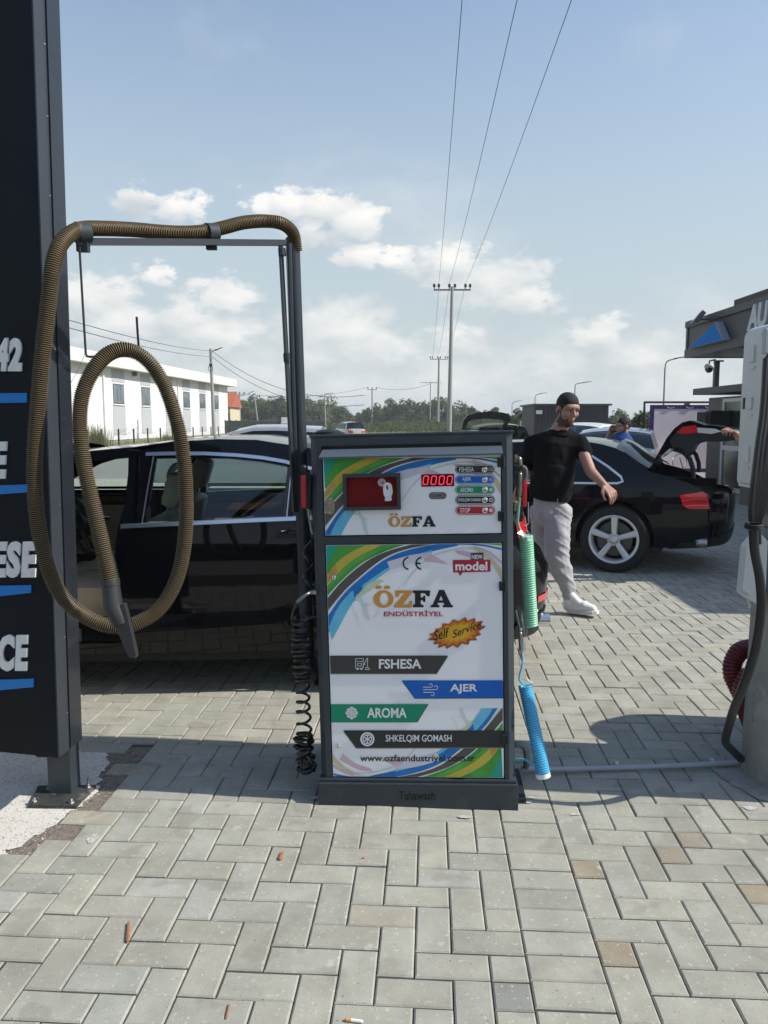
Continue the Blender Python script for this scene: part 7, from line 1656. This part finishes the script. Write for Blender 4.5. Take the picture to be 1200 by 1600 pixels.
# ================================================================== POLES, LAMPS AND WIRES
M_pconc = mat('mast_concrete', (.30,.30,.285), .85, var=.08, vscale=2); M_ins = mat('insulator', (.02,.02,.022), .3); M_galv = mat('galvanised', (.20,.215,.22), .5, metal=.3)
def mast(label, base, top, r0_, r1_, arm=None, ins=True, name='power_pole'):
    t_ = thing(name, label, 'power pole', loc=(base.x, base.y, 0)); m = MB(); m.tube([Vector((base.x, base.y, 0)), top], [r0_, r1_], 12); m.build('shaft', M_pconc, t_, smooth=True)
    ends = []
    if arm:
        m = MB(); c = top+Vector((0,0,-.25)); m.box((c.x-arm, c.y-.06, c.z-.06), (c.x+arm, c.y+.06, c.z+.06)); m.build('crossarm', M_galv, t_)
        for f in ((-.97,-.72,-.15,.15,.72,.97) if ins else (-.9, 0, .9)):
            m = MB(); b_ = Vector((c.x+arm*f, c.y, c.z+.06)); m.lathe([(.03,0),(.03,.12),(.10,.16),(.12,.30),(.09,.40),(.03,.44)], b_, (0,0,1), 10); m.build('insulator', M_ins, t_, smooth=True); ends.append(b_+Vector((0,0,.42)))
    return t_, ends
t1 = at(706.5, 448, 64); b1 = at(702, 672, 64)
_, E1 = mast('nearest and tallest concrete power pole with six insulators, above the machine', Vector((b1.x-.02, 64, 0)), t1, .21, .12, 1.5)
t2 = at(686, 559, 135); _, E2 = mast('second concrete power pole, thinner, just left of the tallest one', Vector((t2.x-.1, 135, 0)), t2, .24, .15, 1.55)
t3 = at(581.5, 607, 150); _, E3 = mast('distant power pole with two insulator arms standing alone over the tree gap', Vector((t3.x, 150, 0)), t3, .16, .12, .9, False)
t4 = at(374, 615, 120); mast('distant power pole over the trees right of the white hall', Vector((t4.x, 120, 0)), t4, .16, .12, .8, False)
t5 = at(398, 622, 90); m = MB(); m.tube([Vector((at(405, 670, 90).x, 90, 0)), t5], [.10,.08], 8); tag(m.build('wooden_pole', M_pconc, None, smooth=True, origin=Vector((t5.x, 90, 0))), 'short leaning pale pole before the trees, left of the gantry', 'pole')
def wire(a, b_, sag, r, n=24):
    P = [a.lerp(b_, k/n)-Vector((0,0,sag*4*(k/n)*(1-k/n))) for k in range(n+1)]; m = MB(); m.tube(P, r, 5, cap=False); return m
M_wire = mat('wire', (.03,.03,.032), .6)
dirn = (E2[0]-E1[0]); names = ('left', 'middle', 'right')
for k, (i, top) in enumerate(((1, (722,0)), (2, (808,0)), (4, (893,0)))):
    a = E1[i]; hit = at(*top, 20.0); zq = a.z-.75; d = ray(*top); t = (zq-EYE)/d.z; hit = Vector((d.x*t, d.y*t, zq)); slope = (a-hit); far = a-slope*( (a.y+8)/(a.y-hit.y) ); far.z = a.z
    sg = .9
    tt = (a.y-hit.y)/(a.y-far.y); sagm = (a.z-hit.z)/(4*tt*(1-tt))
    m = wire(a, far, sagm, .011, 40); tag(m.build('power_line', M_wire, None, origin=a), ['leftmost of the three overhead wires reaching the top edge', 'middle one of the three overhead wires reaching the top edge', 'rightmost of the three overhead wires reaching the top edge'][k], 'wire', 'overhead wires to the tallest pole')
    m = wire(a, E2[i], .9, .014); tag(m.build('power_line', M_wire, None, origin=E2[i]), ['leftmost wire between the tallest and second pole', 'middle wire between the tallest and second pole', 'rightmost wire between the tallest and second pole'][k], 'wire', 'overhead wires between the poles')
def lamp(label, base_px, top_px, tip_px, D, double=False, r=.055, mt=None):
    top = at(*top_px, D); tip = at(*tip_px, D); b_ = at(base_px, 660, D); t_ = thing('street_lamp', label, 'street lamp', loc=(b_.x, D, 0)); mt = mt or M_galv
    m = MB(); m.tube([Vector((b_.x, D, 0)), top], [r, r*.7], 10)
    for q in ([tip]+([top+Vector((-(tip.x-top.x), 0, tip.z-top.z))] if double else [])):
        dlt = q-top; m.tube(catmull([top-Vector((0,0,.2)), top+Vector((dlt.x*.06, 0, dlt.z*.45)), top+Vector((dlt.x*.35, 0, dlt.z*.8)), q], 6), r*.6, 8)
    m.build('mast', mt, t_, smooth=True)
    for q in ([tip]+([top+Vector((-(tip.x-top.x), 0, tip.z-top.z))] if double else [])):
        s_ = 1 if q.x > top.x else -1; m = MB(); m.cap(q+Vector((-s_*.1,0,0)), q+Vector((s_*.55,0,.10)), .06, .05, flat=((0,0,1), .5)); m.build('lantern', M_dgrey, t_, smooth=True)
lamp('street lamp rising from behind the banner, left of the canopy', 1036, (1039,575), (1058,560), 40)
lamp('nearest of the three lamps behind the dark container, above the man’s head', 897.5, (898.5,604), (912,598), 60)
lamp('middle one of the three lamps behind the dark container', 836, (836,622), (846,615), 80, r=.06)
lamp('smallest and leftmost of the three lamps behind the dark container', 800.5, (800,634), (808,627), 100, r=.06)
lamp('twin-armed street lamp left of the two tall power poles', 671.5, (672.8,597.5), (660,598), 140, double=True, r=.11, mt=M_pconc)
lamp('pale concrete street lamp between the gantry and the machine top', 508.5, (507.5,617), (513,615), 95, r=.09, mt=M_pconc)
# utility pole with lamp in front of the white hall
D7 = 68; ut, ub = at(329, 545, D7), at(334, 672, D7); up7 = thing('utility_pole', 'grey concrete pole with lamp arm and coiled cable before the white hall', 'power pole', loc=(ub.x, D7, 0))
m = MB(); m.tube([Vector((ub.x+.02, D7, 0)), ut], [.17, .12], 12); m.build('shaft', M_pconc, up7, smooth=True)
m = MB(); m.tube([at(331, 549, D7), at(338, 546, D7)], .04, 6); m.cap(at(337, 547, D7), at(347, 543, D7), .10, .06, flat=((0,0,1), .5)); m.build('lamp_arm', M_dgrey, up7, smooth=True)
m = MB(); c = at(329, 576, D7-.2); 
for k in range(3): m.tube([c+Vector((.20*math.cos(a), -.03*k, .22*math.sin(a))) for a in np.linspace(0, 6.28, 16)], .02, 5, cap=False)
m.box((c.x-.12, c.y, c.z+.2), (c.x+.14, c.y+.2, c.z+.42)); m.build('cable_coil', M_plast, up7, smooth=True)
for (y0_, lab) in ((491, 'upper wire running left from the pole by the white hall'), (503, 'lower wire running left from the pole by the white hall')):
    b_ = at(108, y0_, 30); a = at(329, 548 if y0_ == 491 else 557, D7); e = a+(b_-a)*1.25; m = wire(a, e, .35, .016); tag(m.build('cable_line', M_wire, None, origin=a), lab, 'wire')
for (y1_, y2_, lab) in ((548, 594, 'upper wire drooping right from the pole by the white hall'), (557, 606, 'lower wire drooping right from the pole by the white hall')):
    a = at(331, y1_, D7); b_ = at(446, y2_, 62); m = wire(a, a+(b_-a)*1.9+Vector((0,0,1.2)), 1.4, .02); tag(m.build('cable_line', M_wire, None, origin=a), lab, 'wire')
a = at(445, 615, 140); tag(wire(t4, E3[0], 1.0, .03).build('cable_line', M_wire, None, origin=t4), 'faint far wire between the two distant power poles left of the gap', 'wire')
tag(wire(E3[2], at(672, 600, 140), .7, .03).build('cable_line', M_wire, None, origin=E3[2]), 'faint far wire from the lone distant pole to the twin-armed lamp', 'wire')
tag(wire(at(135, 545, 50), at(109, 600, 44), .2, .014).build('cable_line', M_wire, None, origin=at(135, 545, 50)), 'slack service wire crossing the near end of the white hall', 'wire')
# distant white truck and sign board
tr = thing('white_truck', 'tiny white truck far off beside the gantry pipe', 'truck', loc=(at(447, 660, 88).x, 88, 0)); a = at(441, 656, 88); b_ = at(451, 664, 88)
m = MB(); m.box((a.x, 87, .7), (a.x+1.9, 93, 2.0), bev=.08); m.build('box_body', M_whitep, tr); m = MB(); m.box((a.x+.05, 86.2, .5), (a.x+1.8, 87, 1.5), bev=.1); m.build('cab', M_whitep, tr)
m = MB(); [m.lathe([(.4,-.15),(.4,.15)], (a.x+.9+dx, y, .42), (1,0,0), 16) for dx in (-.75,.75) for y in (86.8, 91)]; m.build('wheels', M_rubber, tr)
# ================================================================== VEGETATION
def leafmat(n, c1, c2):
    m = mat(n, c1, .75, col2=c2, vscale=1.3, spec=.25); nt = m.node_tree; b = nt.nodes['Principled BSDF']; t = nt.nodes.new('ShaderNodeBsdfTranslucent'); a = nt.nodes.new('ShaderNodeMixShader'); a.inputs[0].default_value = .45
    src = b.inputs['Base Color'].links[0].from_socket; nt.links.new(src, t.inputs['Color']); nt.links.new(b.outputs[0], a.inputs[1]); nt.links.new(t.outputs[0], a.inputs[2]); nt.links.new(a.outputs[0], [n for n in nt.nodes if n.type == 'OUTPUT_MATERIAL'][0].inputs[0]); return m
LM = [leafmat('leaf_dark', (.055,.090,.032), (.085,.125,.045)), leafmat('leaf_mid', (.085,.120,.040), (.12,.155,.060)), leafmat('leaf_pale', (.12,.145,.065), (.17,.185,.09))]
M_bark = mat('bark', (.09,.07,.05), .9)
def crown_mesh(cx, cy, z0, z1, rx, n, leaf, r_, seed, mats=(0, 1)):
    R = random.Random(seed); m = MB(); zc = (z0+z1)/2; rz = (z1-z0)/2; cl = []
    for k in range(max(7, int(n/90))):
        while True:
            v = Vector((R.uniform(-1,1), R.uniform(-1,1), R.uniform(-1,1)))
            if .25 < v.length < 1: break
        cl.append((Vector((cx+v.x*rx*.8, cy+v.y*rx*.8, zc+v.z*rz*.82)), R.uniform(.22,.42)*min(rx, rz*1.1)*1.1, R.choice(mats)))
    for k in range(n):
        c, rr_, mi = R.choice(cl); v = Vector((R.gauss(0,1), R.gauss(0,1), R.gauss(0,1))).normalized()*rr_*R.uniform(.55,1.08); p = c+v
        if p.z < .1: p.z = .1+R.random()*.5
        nrm = (v.normalized()+Vector((R.uniform(-.7,.7), R.uniform(-.7,.7), R.uniform(-.3,.9)))).normalized(); u = nrm.orthogonal().normalized(); w_ = nrm.cross(u); a = R.uniform(0, 6.28); u, w_ = u*math.cos(a)+w_*math.sin(a), w_*math.cos(a)-u*math.sin(a); s_ = leaf*R.uniform(.6,1.3)
        m.add([p-u*s_, p-w_*s_*.5+u*s_*.1, p+u*s_, p+w_*s_*.5-u*s_*.1], [(0,1,2,3)], mi)
    return m
def tree(label, px, pytop, D, wpx, seed, trunk=True, mats=(0, 1), n=1500, base=.18, name='tree', cat='tree', group=None, leaf=None):
    top = at(px, pytop-4, D); c = at(px, 665, D); rx = wpx/2/1200*D*1.1; H_ = top.z; t_ = thing(name, label, cat, loc=(c.x, D, 0), group=group)
    lf = leaf or max(.10, D*.0021)
    crown_mesh(c.x, D, H_*base, H_, rx, n, lf, 0, seed, mats).build('crown' if trunk else 'foliage', LM, t_)
    m = MB(); R = random.Random(seed)
    m.tube([Vector((c.x, D, 0)), Vector((c.x+R.uniform(-.2,.2), D, H_*.35)), Vector((c.x+R.uniform(-.3,.3), D, H_*.7))], [H_*.028, H_*.02, H_*.008], 7)
    for k in range(4): a = R.uniform(0, 6.28); z = H_*R.uniform(.25,.5); m.tube([Vector((c.x, D, z)), Vector((c.x+math.cos(a)*rx*.6, D+math.sin(a)*rx*.6, z+H_*.25))], [H_*.012, H_*.004], 5)
    m.build('trunk' if trunk else 'stem', M_bark, t_)
T = [(366,640,150,20,0,'low dark bush-like tree beside the red-roofed house'),(381,626,150,26,1,'round tree right of the red-roofed house'),(393,617,150,36,1,'tallest tree between the white hall and the gantry pipe'),(411,626,155,26,1,'thin-crowned tree just right of the tallest one by the white hall'),(425,622,150,30,1,'pale loose tree left of the gantry pipe'),(441,625,150,30,0,'tree touching the left edge of the gantry pipe'),(462,628,150,30,0,'tree half covered by the gantry pipe'),
     (490,621,150,44,1,'tall open tree immediately right of the gantry pipe'),(510,622,160,40,1,'tall tree behind the pale lamp, right of the gantry'),(530,640,160,34,0,'mid-height tree stepping down towards the field gap'),(548,648,170,30,0,'lowest tree left of the field gap'),
     (572,644,170,28,1,'small tree on the right of the field gap'),(590,636,160,36,0,'rounded tree under the lone distant pole'),(612,628,150,44,0,'broad dark green tree left of centre in the row behind the machine'),(640,624,150,48,0,'broadest dark tree in the row behind the machine'),(664,626,155,40,0,'dark tree behind the twin-armed lamp'),(690,628,150,40,1,'tree between the two tall power poles'),(716,634,150,34,1,'light tree right of the tallest power pole'),(735,640,140,30,1,'uneven tree behind the raised tailgate'),(744,632,120,16,2,'thin pale treetop over the raised tailgate'),(770,640,150,30,0,'dark tree right of the raised tailgate, half hidden'),
     (803,641,60,26,0,'dark tree left of the container building'),(962,645,70,32,1,'pale green tree between the container and the man in blue'),(999,641,26,50,1,'broad pale tree behind the man in blue, at the banner’s left edge'),(1075,626,70,20,1,'treetop just showing over the banner')]
for i, (px, py, D, wp_, k, lab) in enumerate(T): tree(lab, px, py, D, wp_*1.35, 100+i, mats=[(0,0,1),(0,1,1,2),(1,2)][k], n=2000, base=.02)
# scrub line and tall grass: beyond counting
def scrub():
    m = MB(); R = random.Random(5)
    for k in range(15000):
        D = R.uniform(95, 146); px = R.uniform(350, 1010); hh = (.7+2.4*abs(mnoise.noise(Vector((px*.02, D*.05, 0)))))*R.uniform(.2,1.0); p = at(px, 660, D); p.z = hh; s_ = R.uniform(.12,.3); a = R.uniform(0, 3.14)
        u = Vector((math.cos(a), math.sin(a)*.4, R.uniform(-.4,.4))); m.add([p-u*s_, p+Vector((0,0,-s_*.9)), p+u*s_, p+Vector((0,0,s_*.9))], [(0,1,2,3)], R.choice((0,1,1,2)))
    return m
tag(scrub().build('scrub', [LM[0], LM[1], LM[2]]), 'mixed scrub and bushes along the foot of the tree line', kind='stuff')
def grass(x_fn, n, hh, seed, sc=.03):
    m = MB(); R = random.Random(seed)
    for k in range(n):
        p = x_fn(R); h_ = hh*R.uniform(.4,1.1); a = R.uniform(0, 3.14); u = Vector((math.cos(a), math.sin(a), 0))*sc*R.uniform(.5,1.2); l_ = Vector((R.uniform(-.15,.15), R.uniform(-.15,.15), 0))*h_
        m.add([p-u, p+u, p+l_+Vector((0,0,h_))], [(0,1,2)], R.choice((0,1,1)))
    return m
M_gr = [leafmat('grass_green', (.13,.16,.045), (.20,.21,.07)), leafmat('grass_straw', (.30,.27,.13), (.36,.33,.18))]
tag(grass(lambda R: (lambda p: Vector((p.x, p.y, 0)))(at(R.uniform(480, 1000), 660, R.uniform(38, 95))), 26000, .38, 9, .06).build('field_grass', M_gr), 'rough green and straw coloured grass of the field behind the machine', kind='stuff')
tag(grass(lambda R: (lambda q, t: Vector((q.x+R.gauss(0,.5), q.y+R.gauss(0,.8), 0)))(PF[0].lerp(PF[-1], R.random()**1.0), 0), 1300, .6, 10, .03).build('fence_weeds', M_gr), 'tall dry weeds along the mesh fence of the white hall', kind='stuff')
for i, (px, D, hgt) in enumerate([(146,36.5,1.5),(152,37,1.3),(262,49,.9)]):
    p = at(px, 670, D); t_ = thing('tall_weed', ['tallest pale weed clump at the left end of the mesh fence','second pale weed clump at the left end of the mesh fence','lone weed clump by the middle of the mesh fence'][i], 'plant', loc=(p.x, D, 0), group='weeds by the mesh fence')
    m = MB(); R = random.Random(40+i)
    for k in range(160):
        b_ = Vector((p.x+R.gauss(0,.25), D+R.gauss(0,.2), 0)); h_ = hgt*R.uniform(.5,1.05); l_ = Vector((R.gauss(0,.14), R.gauss(0,.14), 0)); m.add([b_-Vector((.02,0,0)), b_+Vector((.02,0,0)), b_+l_+Vector((0,0,h_))], [(0,1,2)], R.choice((0,1,1)))
    m.build('stalks', M_gr, t_)
# bare orange soil strip and the road beyond
b = MB(); q0, q1, q2, q3 = gnd(560, 685), gnd(700, 685), gnd(690, 681), gnd(575, 681); b.add([(q.x, q.y, -.02) for q in (q0, q1, q2, q3)], [(0,1,2,3)]); tag(b.build('bare_soil', mat('soil', (.30,.15,.08), .95, var=.2)), kind='structure')

# thin summer haze over the plain
hm_ = bpy.data.materials.new('haze'); hm_.use_nodes = True; nt = hm_.node_tree; nt.nodes.clear(); o_ = nt.nodes.new('ShaderNodeOutputMaterial'); v_ = nt.nodes.new('ShaderNodeVolumePrincipled')
v_.inputs['Color'].default_value = (.92, .95, 1, 1); v_.inputs['Density'].default_value = .0008; nt.links.new(v_.outputs[0], o_.inputs['Volume'])
m = MB(); m.box((-2600, -800, -1.1), (2600, 2600, 17)); hz_ = m.build('haze', hm_); tag(hz_, kind='stuff')
